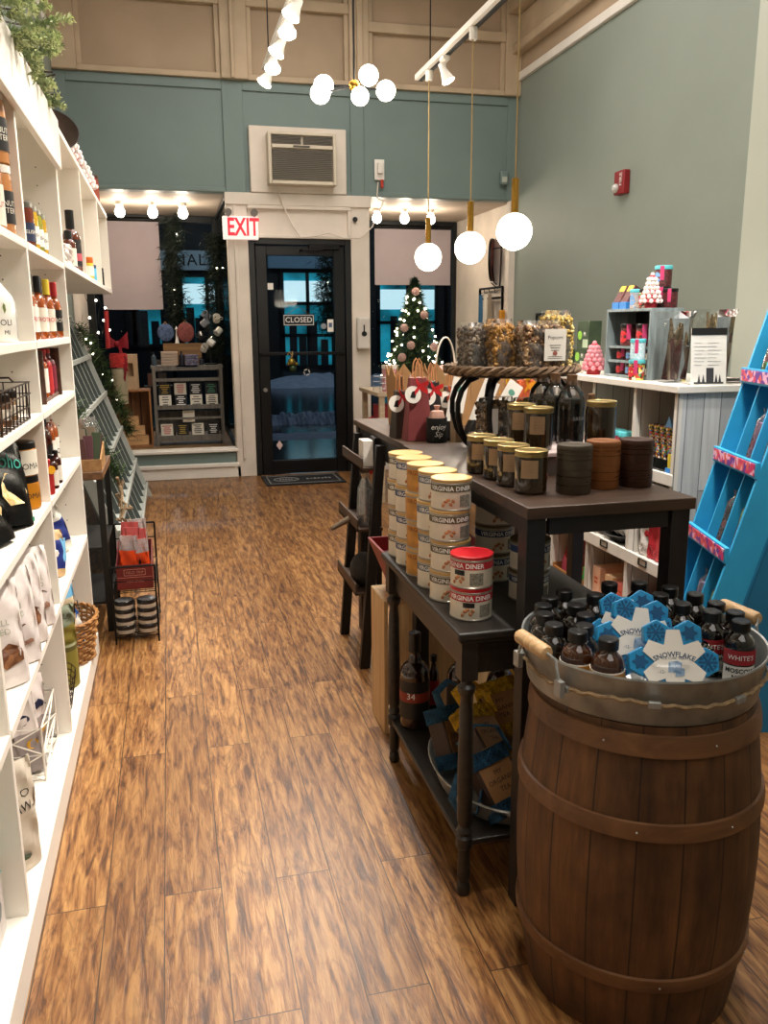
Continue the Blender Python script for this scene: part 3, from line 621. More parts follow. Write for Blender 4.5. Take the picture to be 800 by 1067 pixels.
def bag(name, label, cat, loc, w, d, h, m, rz=0, seed=0, group=None, text=None, tcol=None, tsize=.03, tz=.5, band=None, crumple=.004, pinch=.3, rx=0, ry=0, extra=None, top=0):
    """soft bag facing -y (local); band = (v0, v1, material) colour zone"""
    t = thing(name, label, cat, loc, rz, group, rx=rx, ry=ry); fn = bagfn(w, d, h, seed, crumple, pinch=pinch, top=top)
    mf = (lambda u, v: 1 if band[0] < v < band[1] else 0) if band else None
    f = MB().grid(fn, 28, 18, cu=True, mf=mf); f.add([fn(i/28, 0) for i in range(28)], [tuple(reversed(range(28)))])
    f.add([fn(i/28, 1) for i in range(28)], [tuple(range(28))])
    f.build('bag_body', [m, band[2]] if band else m, t, ang=60)
    def face(x, z, off=.003): # point on the front face
        v = z/h; uu = .75+.25*max(-.98, min(.98, x/(w/2)))*.62
        p = fn(uu, v); return p[1]-off
    if text:
        f = MB()
        for i, tx in enumerate(text):
            vs, fs = text_geo(tx, tsize); zc = h*tz-(i-(len(text)-1)/2)*tsize*1.05
            f.add([(x, face(x, zc+y), zc+y) for x, y, z in vs], fs)
        f.build('lettering', tcol or m_blacktext, t, smooth=False)
    if extra:
        for nm, poly, mm in extra:
            f = MB(); n = len(poly); f.add([(x, face(x, z, .002), z) for x, z in poly], [tuple(range(n))]); f.build(nm, mm, t, smooth=False)
    return t
def needles(mb, pts, n, ln, q, r=.0012, cone=.9, jit=.004):
    P = [Vector(p) for p in pts]
    for _ in range(n):
        i = q.randrange(len(P)-1); k = q.random(); p = P[i].lerp(P[i+1], k); d = (P[i+1]-P[i]).normalized()
        s = Vector((q.gauss(0, 1), q.gauss(0, 1), q.gauss(0, 1))); s -= d*s.dot(d)*.5; s.normalize()
        e = (d*(1-cone)+s*cone).normalized()*ln*(.6+.6*q.random()); b = e.cross(Vector((q.random(), q.random(), q.random()))).normalized()*r
        n0 = len(mb.v); p = p+Vector((q.gauss(0, jit), q.gauss(0, jit), q.gauss(0, jit)))
        c = e.cross(b).normalized()*r; m_ = p+e*.55
        mb.v += [tuple(p+b), tuple(p-b), tuple(m_+b*.9+c), tuple(m_-b*.9+c), tuple(p+e)]; mb.f += [(n0, n0+1, n0+3, n0+2), (n0+2, n0+3, n0+4)]; mb.mi += [mb.cur]*2

# ================================================================== LEFT WHITE SHELVES
m_shelf = mat('shelf_white', 'eee8dd', .42, var=.02, vs=2)
XF, XBK = -.37, -.75
t = thing('shelf_unit', 'long white cubby shelf unit standing along the left wall', 'shelf unit', (0, 0, 0)); SH = t
YD = [-.85, .03, .90, 1.77, 2.65, 3.56]
for i, y in enumerate(YD):
    z1 = 2.085; MB().box(XBK, XF, y-.011, y+.011, .09, z1).build('upright', m_shelf, t, bevel=.0015)
for a, b in zip(YD[:-1], YD[1:]):
    for z in (1.585, 1.31, 1.105, .84, .52): MB().box(XBK, XF+.002, a+.011, b-.011, z-.022, z).build('shelf_board', m_shelf, t, bevel=.0015)
MB().box(XBK, XF+.01, YD[0], YD[-1]+.011, 0.0, .09).build('plinth', m_shelf, t, bevel=.003)
MB().box(XBK, XF, YD[0], YD[-1]+.011, 2.06, 2.085).build('top_board', m_shelf, t, bevel=.002)
MB().box(XF, XF+.02, YD[0], YD[-1]+.011, 1.925, 2.1).build('fascia_board', m_shelf, t, bevel=.003)
MB().box(XBK-.008, XBK, YD[0], YD[-1]+.011, .0, 2.085).build('back_panel', mat('shelf_back', 'd9d0c0', .5, var=.03), t, smooth=False)
f = MB()
for y in YD[1:]:
    for z in [.2+.064*k for k in range(28)]:
        for x in (-.44, -.68): f.cyl(.0025, 0, .0006, 6, M=T(x, y-.0113, z, rx=PI/2))
tag(f.build('peg_holes', mat('peg_hole', '4a4238', .8, var=0), t, smooth=False), None, None, kind='stuff')
t = thing('wall_cabinet', 'white open wall cabinet hanging beyond the tall left shelves', 'wall cabinet', (0, 0, 0))
YU = [3.583, 4.55, 5.62, 6.5]
for y in YU: MB().box(XBK, XF, y-.01, y+.01, 1.6, 2.09).build('upright', m_shelf, t, bevel=.0015)
MB().box(XBK, XF+.002, YU[0]-.01, YU[-1]+.01, 1.575, 1.6).build('bottom_board', m_shelf, t, bevel=.0015); MB().box(XBK, XF+.002, YU[0]-.01, YU[-1]+.01, 2.09, 2.115).build('top_board', m_shelf, t, bevel=.0015)
MB().box(XBK-.008, XBK, YU[0], YU[-1], 1.575, 2.115).build('back_panel', MATS['shelf_back'], t, smooth=False)

ZT, Z2, Z3, Z4, Z5, Z6 = 1.5855, 1.3105, 1.1055, .8405, .5205, .0905
fx = 0.0   # labels face +x (towards the aisle) and a little towards the camera
FA = -.9
# top row: nut butter jars, relish
m_pb = col('peanut_butter', 'b77a45', coat=.6, rough=.25); m_blk = col('label_black', '14110f'); m_wl = col('lid_white', 'e8e2d8')
for k, (y, z, lab) in enumerate(((2.55, ZT, 'nut butter jar with black label on the top left shelf, lower of the front stack'), (2.55, ZT+.181, 'nut butter jar with black label on the top left shelf, stacked on another jar'))):
    jar('nut_butter_jar', lab, 'jar', (-.425, y, z), .046, .16, m_pb, m_wl, m_blk, ['PEANUT', 'BUTTER'], m_label, 'nut butter jars on the top shelf', lidh=.02, face=FA, tsize=.02, arc=2.6, lz=(.2, .72))
jar('nut_butter_jar', 'nut butter jar cut by the left frame edge on the top shelf', 'jar', (-.43, 2.43, ZT), .046, .16, m_pb, m_wl, m_label, ['PEANUT'], m_redtext, 'nut butter jars on the top shelf', lidh=.02, face=FA, tsize=.02, arc=2.6, lz=(.1, .72))
m_navy = col('label_navy', '2b3450'); m_relg = col('relish_green', '8d8a2c', coat=.6, rough=.2); m_must = col('mustard_yellow', 'c39a22', coat=.6, rough=.2); m_salsa = col('salsa_brown', '6b2c18', coat=.6, rough=.2)
rel = [(2.87, m_salsa, m_navy, 'dark salsa jar with navy label, nearest in the row of four on the top shelf'), (2.96, m_must, m_wl, 'yellow relish jar with white label, second in the row of four on the top shelf'), (3.06, m_relg, m_wl, 'green relish jar with white label, third in the row of four on the top shelf'), (3.16, m_must, m_wl, 'pale yellow relish jar, farthest in the row of four on the top shelf')]
for y, b, l, lab in rel: jar('relish_jar', lab, 'jar', (-.402, y, ZT), .028, .115, b, m_silver, l, ['RELISH'], m_blacktext if l is m_wl else m_label, 'relish jars on the top shelf', face=FA, tsize=.015, arc=2.8, lz=(.15, .62))
jar('relish_jar', 'green relish jar with silver lid standing behind the salsa jar on the top shelf', 'jar', (-.47, 2.95, ZT), .028, .135, m_relg, m_silver, m_wl, group='relish jars on the top shelf', face=FA)
# white cruet
t = thing('ceramic_bottle', 'large white ceramic oil bottle with swing stopper on the second left shelf', 'bottle', (-.44, 2.45, Z2))
m_cer = mat('white_ceramic', 'f1ede4', .15, var=.02, coat=1)
MB().lathe([(0, 0), (.052, 0), (.056, .006), (.056, .1), (.05, .118), (.03, .145), (.019, .165), (.0165, .215), (.02, .22), (.02, .226), (0, .226)], 28).build('body', m_cer, t)
f = MB().tube([(.02, 0, .2), (.03, 0, .235), (.012, 0, .262), (-.012, 0, .262), (-.03, 0, .235), (-.02, 0, .2)], .0018, 6); f.build('wire_bail', m_blkmetal, t)
MB().lathe([(0, .226), (.013, .226), (.015, .236), (.008, .246), (0, .246)], 14).build('stopper', m_black, t)
f = MB(); f.add([(.0565*math.cos(a), .0565*math.sin(a), .085+z) for a, z in ((-.9, -.012), (-.82, -.004), (-.84, .01), (-.92, .016), (-.98, .004))], [(0, 1, 2, 3, 4)]); f.build('leaf_print', col('leaf_green', '6f7a3a'), t, smooth=False)
f = MB(); f.wrap('OLI', .022, .0566, .05, -.85); f.wrap('MI', .016, .0566, .025, -.85); f.build('lettering', m_blacktext, t, smooth=False)
MB().lathe([(.0566, .02), (.0568, .02), (.0568, .045), (.0566, .045)], 8, a0=-1.55, a1=-1.3).build('red_stamp', m_redtext, t)
# hot sauces
m_hot = col('hot_sauce_glass', '9a4a1a', coat=1, rough=.12); m_yel = col('cap_yellow', 'd8c23a'); m_rd = col('cap_red', 'b3262a'); m_blkcap = col('cap_black', '111010', rough=.35)
hs = [(2.800, m_blkcap, m_wl, 'SRI', 'nearest black capped'), (2.905, m_blkcap, m_label, 'HOT', 'second black capped'), (3.010, m_blkcap, m_label, 'HOT', 'third black capped'), (3.115, m_blkcap, m_wl, 'HOT', 'fourth black capped'), (3.220, m_yel, m_label, 'HOT', 'yellow capped'), (3.325, m_rd, m_blk, 'HOT', 'red capped'), (3.430, m_rd, m_blk, 'HOT', 'farthest red capped')]
for i, (y, c, l, tx, w_) in enumerate(hs):
    bottle('hot_sauce_bottle', f'{w_} hot sauce bottle in the row on the second left shelf', 'bottle', (-.402-.01*(i % 2), y, Z2), .023, .2, m_hot, c, l, [tx], m_redtext if l is not m_blk else m_label, 'hot sauce bottles on the second shelf', nr=.4, sh=.5, neck=.5, face=FA, caph=.052, tsize=.02, lz=(.12, .5))
for y, w_ in ((2.9, 'nearest'), (3.02, 'middle'), (3.14, 'farthest')): bottle('hot_sauce_bottle', f'{w_} black capped hot sauce bottle in the back row on the second left shelf', 'bottle', (-.475, y, Z2), .023, .21, m_hot, m_blkcap, m_wl, group='hot sauce bottles in the back row of the second shelf', nr=.4, sh=.5, neck=.5, face=FA, caph=.06)
# third shelf: wire basket with spice jars
t = thing('wire_basket', 'brown wire basket of spice jars on the third left shelf', 'basket', (-.46, 2.26, Z3)); m_wire = col('brown_wire', '3a2c22', rough=.4, metal=.5)
f = MB()
for z in (.004, .035, .07, .1):
    e = .005*(z > .05); f.tube([(-.09-e, -.2, z), (.08+e, -.2, z), (.085+e, .2, z), (-.09-e, .2, z)], .0022, 6, closed=True)
for k in range(9):
    y = -.2+.05*k; f.rod((.083, y, 0), (.088, y, .1), .0018, 5); f.rod((-.09, y, 0), (-.095, y, .1), .0018, 5); f.rod((-.09, y, .003), (.083, y, .003), .0018, 5)
for k in range(4): x = -.09+.057*k; f.rod((x, .2, 0), (x, .2, .1), .0018, 5); f.rod((x, -.2, 0), (x, -.2, .1), .0018, 5)
f.tube([(-.04, .2, .1), (-.03, .2, .112), (.04, .2, .112), (.05, .2, .1)], .003, 6); f.build('wires', m_wire, t)
m_spice = col('spice_brown', '6b4a34', coat=.8, rough=.2); m_spice2 = col('spice_tan', 'a17d5a', coat=.8, rough=.2)
for i, (x, y, z, b, lab) in enumerate(((-.42, 2.12, Z3+.008, m_spice2, 'tan spice jar with black lid in the wire basket, front left'), (-.415, 2.23, Z3+.008, m_spice, 'brown spice jar with black lid in the wire basket, front middle'), (-.42, 2.35, Z3+.008, m_spice2, 'pale spice jar with black lid in the wire basket, front right'), (-.5, 2.4, Z3+.008, m_spice, 'dark spice jar standing in the back right of the wire basket'), (-.49, 2.28, Z3+.008, m_spice, 'dark spice jar in the back middle of the wire basket'))):
    jar('spice_jar', lab, 'jar', (x, y, z), .033, .06, b, m_blkcap, m_label, face=FA, lz=(.25, .7), group='spice jars in the wire basket', arc=1.2)
t = jar('canister', 'tall kraft coloured canister with dark lid behind the wire basket', 'canister', (-.615, 2.42, Z3+.008), .055, .135, col('canister_tan', 'a98662'), m_blkcap, lidh=.012)
bag('paper_pouch', 'flat brown paper pouch lying on the third left shelf before the wire basket', 'pouch', (-.43, 1.97, Z3+.012), .1, .02, .14, col('pouch_brown', 'b5793f'), rx=-1.5, seed=4, crumple=.001)
# third shelf bay two: small wooden crate with sauces
t = thing('wooden_crate', 'small dark wooden crate holding sauce bottles on the third left shelf', 'crate', (-.49, 3.12, Z3)); m_dkw = wood('dark_crate_wood', '2e1a10', '5a3622', axis='y')
MB().box(-.1, .1, .2, .215, 0, .17).build('end_board', m_dkw, t, bevel=.002); MB().box(-.1, .1, -.215, -.2, 0, .17).build('end_board', m_dkw, t, bevel=.002)
MB().box(-.1, -.088, -.2, .2, 0, .17).build('back_board', m_dkw, t, bevel=.002); MB().box(-.088, .09, -.2, .2, 0, .012).build('base_board', m_dkw, t, bevel=.002)
m_ysauce = col('yellow_sauce', 'd2a01e', coat=.8, rough=.2)
for y, c, cc, l, lab in ((2.95, m_ysauce, m_yel, col('label_yellow', 'e0c93c'), 'yellow mustard bottle with orange cone cap in the small wooden crate'), (3.06, m_hot, m_blkcap, m_wl, 'amber sauce bottle with tall white label in the small wooden crate'), (3.17, col('red_sauce', 'a51f1c', coat=.8), m_rd, col('label_red', 'b52426'), 'bright red sauce bottle in the small wooden crate'), (3.27, col('maroon_sauce', '5e1424', coat=.8), m_rd, col('label_maroon', '7a1f33'), 'maroon sauce bottle at the far end of the small wooden crate')):
    bottle('sauce_bottle', lab, 'bottle', (-.425, y, Z3+.0125), .027, .155, c, cc, l, group='sauce bottles in the small wooden crate', face=FA, nr=.34, sh=.66, lz=(.1, .62))
for y, w_ in ((3.1, 'nearest'), (3.2, 'middle'), (3.3, 'farthest')): bottle('sauce_bottle', f'{w_} dark sauce bottle with black cap at the back of the small wooden crate', 'bottle', (-.51, y, Z3+.0125), .028, .165, m_dkglass, m_blkcap, m_blk, group='dark bottles at the back of the small crate', face=FA, caph=.03)
# fourth shelf: snack bag, marinade jars
m_or = col('sauce_orange', 'b8761c', coat=.7, rough=.2)
jar('sauce_jar', 'orange sauce jar with black lid on the fourth left shelf, lower of the pair', 'jar', (-.43, 2.56, Z4), .046, .078, m_or, m_blkcap, m_or, ['TOMA'], m_blacktext, lidh=.018, face=FA, arc=2.4, lz=(.05, .95))
jar('sauce_jar', 'orange and cream labelled jar reading TOMA, on top of the pair of jars', 'jar', (-.43, 2.56, Z4+.0965), .046, .078, m_or, m_blkcap, m_label, ['', 'TOMA'], m_blacktext, lidh=.018, face=FA, arc=1.7, lz=(.05, .95), tsize=.024)
m_bagblk = mat('black_foil', '0e1010', .25, .2, var=.2, vs=20); m_popc = voro('popcorn_print', 'd9b26a', 'f2dfae', 90, .4, .2)
def blob(cx, cz, r, n=9, s=1): return [(cx+r*math.cos(2*PI*i/n)*(1+.15*math.sin(3.1*i*s)), cz+r*math.sin(2*PI*i/n)*(.8+.15*math.cos(2.3*i))) for i in range(n)]
bag('snack_bag', 'black foil popcorn bag with teal script leaning on the fourth left shelf', 'snack bag', (-.43, 2.26, Z4+.012), .2, .07, .25, m_bagblk, rz=rad(62), seed=8, text=['Moho'], tcol=col('teal_print', '2f9c8a'), tsize=.055, tz=.66, rx=-.25, ry=.2, extra=[('popcorn_print', blob(.02, .09, .055), m_popc), ('green_trim', [(-.09, .01), (.09, .01), (.09, .022), (-.09, .022)], col('foil_green', '2e7d5a'))], crumple=.003)
bag('snack_bag', 'black foil popcorn bag at the frame edge beside the teal script bag', 'snack bag', (-.43, 2.08, Z4+.005), .18, .06, .2, m_bagblk, rz=rad(70), seed=9, rx=-.3, extra=[('popcorn_print', blob(.0, .08, .05), m_popc)], crumple=.003)
# bbq bottles
bb = [(2.82, .03, .215, m_blkcap, m_blk, 'nearest black capped barbecue bottle on the fourth left shelf'), (2.94, .03, .215, m_blkcap, m_blk, 'middle black capped barbecue bottle on the fourth left shelf'), (3.06, .03, .215, m_blkcap, m_blk, 'third black capped barbecue bottle with white script on the fourth shelf'), (3.15, .029, .22, m_wl, m_wl, 'nearer white capped sauce bottle on the fourth left shelf'), (3.24, .029, .22, m_wl, m_wl, 'farther white capped sauce bottle on the fourth left shelf')]
for i, (y, r, h, c, l, lab) in enumerate(bb):
    bottle('barbecue_bottle', lab, 'bottle', (-.435, y, Z4), r, h, m_hot if i > 2 else col('bbq_brown', '3b1409', coat=1, rough=.1), c, l, ['BBQ'], m_label if l is m_blk else m_blacktext, 'barbecue sauces on the fourth shelf', nr=.45, face=FA, caph=.035, tsize=.025)
for y, b, lab in ((2.76, col('red_sauce', 'a51f1c'), 'small red sauce bottle with a yellow round badge on the fourth left shelf'), (2.86, col('bbq_brown', '3b1409'), 'small dark sauce bottle in the front row of the fourth left shelf'), (2.96, col('bbq_brown', '3b1409'), 'farthest small dark sauce bottle in the front row of the fourth shelf')):
    t = bottle('small_sauce_bottle', lab, 'bottle', (-.387, y, Z4), .018, .11, b, m_rd if 'red' in lab else m_blkcap, m_label if 'dark' in lab else None, face=FA, nr=.45, sh=.7)
    if 'red' in lab: MB().cyl(.013, 0, .002, 16, M=T(.0135, -.014, .078, rz=PI/2+FA) @ T(rx=PI/2)).build('round_badge', col('badge_yellow', 'e0a21c'), t)
# fifth shelf: cookie bags, flour bags
m_wbag = mat('white_paper_bag', 'ddd2cc', .6, var=.06, vs=20, bump=.3, bs=30); m_cook = voro('cookies_seen', '5a3524', '8a5c3a', 60, .5, .3)
for i, (x, y, sc) in enumerate(((-.43, 2.02, 1.), (-.42, 2.16, .97), (-.42, 2.3, .95), (-.415, 2.44, .9))):
    w_ = ('nearest', 'second', 'third', 'farthest')[i]
    bag('cookie_bag', f'{w_} white paper cookie bag with window in the row on the fifth left shelf', 'cookie bag', (x, y, Z5+.002), .14*sc, .07, .25*sc, m_wbag, rz=rad(38), seed=20+i, group='cookie bags on the fifth shelf', text=['WELL', 'BRED'], tcol=col('print_pale_green', '9a9f86'), tsize=.02, tz=.58, extra=[('cookie_window', blob(.015, .075, .034, 12), m_cook)], crumple=.005, rx=-.08)
m_fblue = col('flour_blue', '1f2f78'); m_fl = col('flour_label', 'dcd9cf'); m_fk = col('flour_tan', 'c4a172'); m_lblue = col('flour_light_blue', '6fb0d8')
bag('flour_bag', 'blue and cream flour bag leaning at the far end of the fifth left shelf', 'flour bag', (-.445, 3.27, Z5+.004), .13, .07, .2, m_fl, rz=rad(55), seed=31, band=(.18, .62, m_fblue), text=['FLOUR'], tsize=.022, tz=.75, tcol=col('print_grey', '6b6a64'), rx=-.1, ry=-.25)
bag('flour_bag', 'navy flour bag with light blue side and tan base on the fifth left shelf', 'flour bag', (-.435, 2.93, Z5+.004), .13, .07, .16, m_fk, rz=rad(60), seed=32, band=(.15, .8, m_fblue), rx=-.1, ry=.2, extra=[('light_blue_stripe', [(.03, .05), (.06, .05), (.06, .13), (.03, .13)], m_lblue), ('white_mark', blob(-.01, .08, .02), m_wl)])
# base: white wire basket of snack bags
t = thing('wire_basket', 'white wire basket of snack pouches on the lowest left shelf', 'basket', (-.49, 2.48, Z6)); m_ww = col('white_wire', 'e6ddd0', rough=.4)
f = MB(); x0, x1, y0, y1, H_ = -.075, .08, -.13, .14, .16
for z in (.003, .08, H_): f.tube([(x0, y0, z), (x1, y0, z), (x1, y1, z), (x0, y1, z)], .003, 6, closed=True)
for x in (x0, x1):
    for y in (y0, y1): f.rod((x, y, 0), (x, y, H_), .003, 6)
def xx(a, b): f.rod(a, b, .0022, 5)
for z in (0, .08):
    xx((x0, y0, z), (x1, y0, z+.08)); xx((x1, y0, z), (x0, y0, z+.08)); xx((x1, y0, z), (x1, y1, z+.08)); xx((x1, y1, z), (x1, y0, z+.08)); xx((x0, y1, z), (x1, y1, z+.08))
for k in range(5): y = y0+.064*(k+.5); xx((x0, y, .003), (x1, y, .003))
f.build('wires', m_ww, t)
m_gbag = mat('grey_paper_bag', '9a8f8d', .5, var=.1, vs=20, bump=.2); m_ychip = col('chip_yellow', 'd59f2a'); m_lg = col('logo_navy', '1a2140')
for i, (x, y, rz, ry, w_) in enumerate(((-.525, 2.39, 12, .1, 'front left'), (-.455, 2.4, 25, -.08, 'front right'), (-.46, 2.48, 60, .1, 'middle right'), (-.53, 2.49, 35, -.18, 'back middle'), (-.47, 2.57, 50, -.2, 'back right'))):
    bag('snack_pouch', f'grey snack pouch with navy logo, {w_} in the white wire basket', 'snack pouch', (x, y, Z6+.012), .085, .045, .25, m_gbag, rz=rad(rz), seed=40+i, ry=ry, band=(.5, 1, m_wbag), group='snack pouches in the white wire basket', extra=[('round_logo', blob(.0, .165, .018, 12, 0), m_lg), ('yellow_print', blob(.012, .09, .018, 8), m_ychip)], crumple=.003)
bag('paper_sack', 'cream paper sack printed MAYO STRAWS in black and red on the lowest left shelf', 'paper sack', (-.425, 1.93, Z6+.002), .14, .06, .27, mat('sack_cream', 'd3c6b3', .7, var=.06, bump=.3, bs=30), rz=rad(48), seed=50, text=['MAYO', 'STRAWS'], tsize=.03, tz=.66, extra=[('red_print', [(-.03, .08), (-.02, .075), (-.01, .12), (-.02, .13)], m_redtext), ('green_print', blob(.01, .04, .014), col('print_green', '3b4a2c'))])
t = thing('gift_box', 'pale turquoise and white window box on the lowest left shelf at the frame edge', 'box', (-.46, 1.66, Z6))
MB().box(-.06, .05, -.06, .07, 0, .135).build('carton', col('carton_white', 'dcd5d0'), t, bevel=.002)
MB().box(-.061, .051, -.061, .071, .135, .14).build('turquoise_top', col('box_turquoise', '8fd0cf'), t, bevel=.001)
MB().box(-.061, .02, -.063, -.06, .01, .135).build('teal_side', col('box_teal', '3f6f6c'), t, smooth=False)
MB().prism(blob(0.01, .075, .03, 16, 0), 0, .001, FX(.0505, 0, 0)).build('window_cutout', col('cutout_grey', '7d8a86'), t, smooth=False)
# base far bay: wicker basket, corn, salt, wire basket
t = thing('wicker_basket', 'round wicker basket of bags at the far end of the lowest left shelf', 'basket', (-.425, 3.3, Z6)); m_wick = mat('wicker', 'a9763f', .6, var=.25, vs=60, bump=.4, bs=120)
f = MB()
for k in range(11):
    z = .008+k*.0145; r = .085+.03*z/.16; P = []
    for i in range(48): a = 2*PI*i/48; w_ = .004*math.sin(a*12+(PI if k % 2 else 0)); P.append(((r+w_)*.8*math.cos(a), (r+w_)*1.25*math.sin(a), z))
    f.tube(P, .0058, 5, closed=True)
for i in range(24):
    a = 2*PI*i/24; f.rod((.085*.8*math.cos(a), .085*1.25*math.sin(a), 0), (.115*.8*math.cos(a), .115*1.25*math.sin(a), .165), .004, 5)
f.cyl(.08, 0, .006, 24); f.build('weave', m_wick, t)
f = MB()
for s in (0, 1): f.tube([((.117*.8)*math.cos(2*PI*i/48)+.003*math.sin(i*1.3+s*PI), 1.25*.117*math.sin(2*PI*i/48), .168+.004*math.cos(i*1.3+s*PI)) for i in range(48)], .006, 5, closed=True)
f.build('rim', m_wick, t)
bag('corn_bag', 'cream bag printed CORN with a light blue top in the wicker basket', 'bag', (-.46, 3.25, Z6+.03), .14, .06, .27, mat('corn_cream', 'd9c7a4', .6, var=.05), rz=rad(50), seed=60, band=(.86, 1, m_lblue), text=['CORN'], tsize=.058, tz=.66, pinch=.2)
bag('salt_bag', 'grey green pouch printed SALT in front of the corn bag', 'bag', (-.43, 3.03, Z6+.142), .12, .05, .15, col('salt_grey', '7d8570'), rz=rad(50), seed=61, band=(0, .55, col('salt_olive', '7f7430')), text=['SALT'], tcol=col('print_dark_green', '23332a'), tsize=.03, tz=.78)
jar('olive_canister', 'olive square canister under the salt pouch on the lowest shelf', 'canister', (-.43, 3.03, Z6), .05, .14, col('salt_olive', '7f7430'), col('olive_lid', '5e5a2c'))
bag('blue_bag', 'bright blue and white crumpled bag in the wicker basket', 'bag', (-.42, 3.36, Z6+.03), .12, .05, .17, col('bag_blue', '2a5fa8'), rz=rad(70), seed=62, ry=-.4, band=(.45, .7, m_wl), extra=[('teal_print', blob(.0, .06, .03), col('bag_teal', '2f7f86'))])
t = thing('wire_basket', 'dark rusty wire basket of yellow packets on the lowest left shelf', 'basket', (-.44, 2.83, Z6))
f = MB()
for k in range(7):
    z = .003+.02*k; f.tube([((.05+.18*z)*math.cos(a), (.1+.1*z)*math.sin(a), z) for a in [2*PI*i/28 for i in range(28)]], .0016, 5, closed=True)
for i in range(16): a = 2*PI*i/16; f.rod((.05*math.cos(a), .1*math.sin(a), 0), (.073*math.cos(a), .113*math.sin(a), .125), .0016, 5)
f.build('wires', m_wire, t)
for i, (y, rz, w_) in enumerate(((2.8, 40, 'near'), (2.87, 70, 'far'))): bag('yellow_packet', f'{w_} lime yellow packet in the dark wire basket', 'packet', (-.44, y, Z6+.006), .08, .03, .14, col('packet_lime', 'c2c22a'), rz=rad(rz), seed=70+i, band=(.0, .35, m_wl), crumple=.003, group='lime packets in the dark wire basket')
# wall cabinet items
bottle('sauce_bottle', 'large dark jug of sauce with black neck in the wall cabinet', 'bottle', (-.415, 4.38, 1.6005), .042, .28, col('jug_brown', '5a2512', coat=1, rough=.1), m_blkcap, m_blk, [''], face=FA, nr=.38, sh=.5, neck=.5, caph=.085, lab2=(.18, .3, col('jug_pink', 'b8505a')), lz=(.1, .52))
bottle('sauce_bottle', 'small dark bottle with black cap behind the jug in the wall cabinet', 'bottle', (-.41, 4.2, 1.6005), .03, .17, col('jug_brown', '5a2512'), m_blkcap, m_label, face=FA, caph=.05, nr=.45)
bag('white_pouch', 'small white pouch at the near end of the wall cabinet', 'pouch', (-.41, 4.04, 1.602), .09, .03, .1, m_wbag, rz=rad(70), seed=71)
jar('orange_jar', 'small jar with orange lid in the middle of the wall cabinet', 'jar', (-.4, 5.0, 1.6005), .03, .085, m_yel, col('lid_orange', 'c8641a'), m_wl, face=FA, lidh=.03)
jar('blue_jar', 'small light blue tin in the wall cabinet beyond the orange lidded jar', 'tin', (-.4, 5.2, 1.6005), .03, .07, col('tin_light_blue', '5fb6d8'), col('tin_navy', '24405e'))
jar('dark_jar', 'narrow dark jar in the far bay of the wall cabinet', 'jar', (-.41, 5.95, 1.6005), .03, .1, m_dkglass, m_blkcap)
jar('yellow_jar', 'pale yellow jar in the far bay of the wall cabinet', 'jar', (-.6, 6.2, 1.6005), .035, .2, col('jar_pale_yellow', 'd7c25a'), m_yel)
# on top of the wall cabinet
t = jar('red_canister', 'brick red canister on top of the wall cabinet near its far end', 'canister', (-.45, 6.1, 2.1155), .07, .17, col('canister_red', '8d3a22'), col('canister_dark', '4a2318'))
def candytree(name, label, loc, h, r, c1, c2, group=None, tiers=5):
    t = thing(name, label, 'ornament', loc, group=group)
    f = MB(); q = random.Random(int(h*1000))
    for k in range(tiers):
        z = h*(.2+.75*k/tiers); rr = r*(1-.75*k/tiers); n = 9
        for i in range(n): a = 2*PI*i/n+k*.4; f.sphere((rr*math.cos(a), rr*math.sin(a), z), r*.24, 6, 5)
    f.sphere((0, 0, h*.97), r*.22, 8, 6); f.build('frosting', c1, t)
    f = MB()
    for k in range(tiers): z = h*(.2+.75*k/tiers); rr = r*(1-.72*k/tiers); f.cyl(rr, z-.03*h, z+.12*h, 14, r2=rr*.7)
    f.build('candy_tiers', c2, t); MB().cyl(r*.6, 0, h*.2, 16, r2=r*.75).build('red_pot', col('pot_red', 'a81822'), t); return t
m_pink = col('candy_pink', 'd8909a'); m_candyred = col('candy_red', 'c23a4a'); m_frost = col('frosting_white', 'efe2dc')
candytree('candy_tree', 'small red and white candy tree on the wall cabinet, nearer of two', (-.42, 4.75, 2.1155), .17, .06, m_frost, m_candyred)
candytree('candy_tree', 'small red and white candy tree on the wall cabinet, farther of two', (-.42, 5.5, 2.1155), .17, .06, m_frost, m_candyred)
t = thing('serving_dish', 'wide shallow brown dish propped on the wall cabinet behind the garland', 'dish', (-.48, 4.5, 2.1165), ry=0)
f = MB(); f.M = T(0, 0, .2, ry=.35, rx=.9) ; f.lathe([(0, -.02), (.1, -.012), (.19, .015), (.205, .03), (.2, .033), (.185, .02), (.1, -.004), (0, -.012)], 40); f.build('bowl', mat('dish_brown', '4a3a30', .35, .4, var=.15), t)
f = MB().lathe([(.2, .028), (.207, .03), (.207, .036), (.2, .036), (.2, .028)], 40, M=T(0, 0, .2, ry=.35, rx=.9)); f.build('rim', mat('dish_rim', '2c2521', .4, .4), t)
MB().box(-.1, .04, -.05, .05, 0, .02).rod((-.06, 0, 0), (-.03, 0, .14), .01).build('stand', m_black, t)
t.scale = (.62, .62, .62)
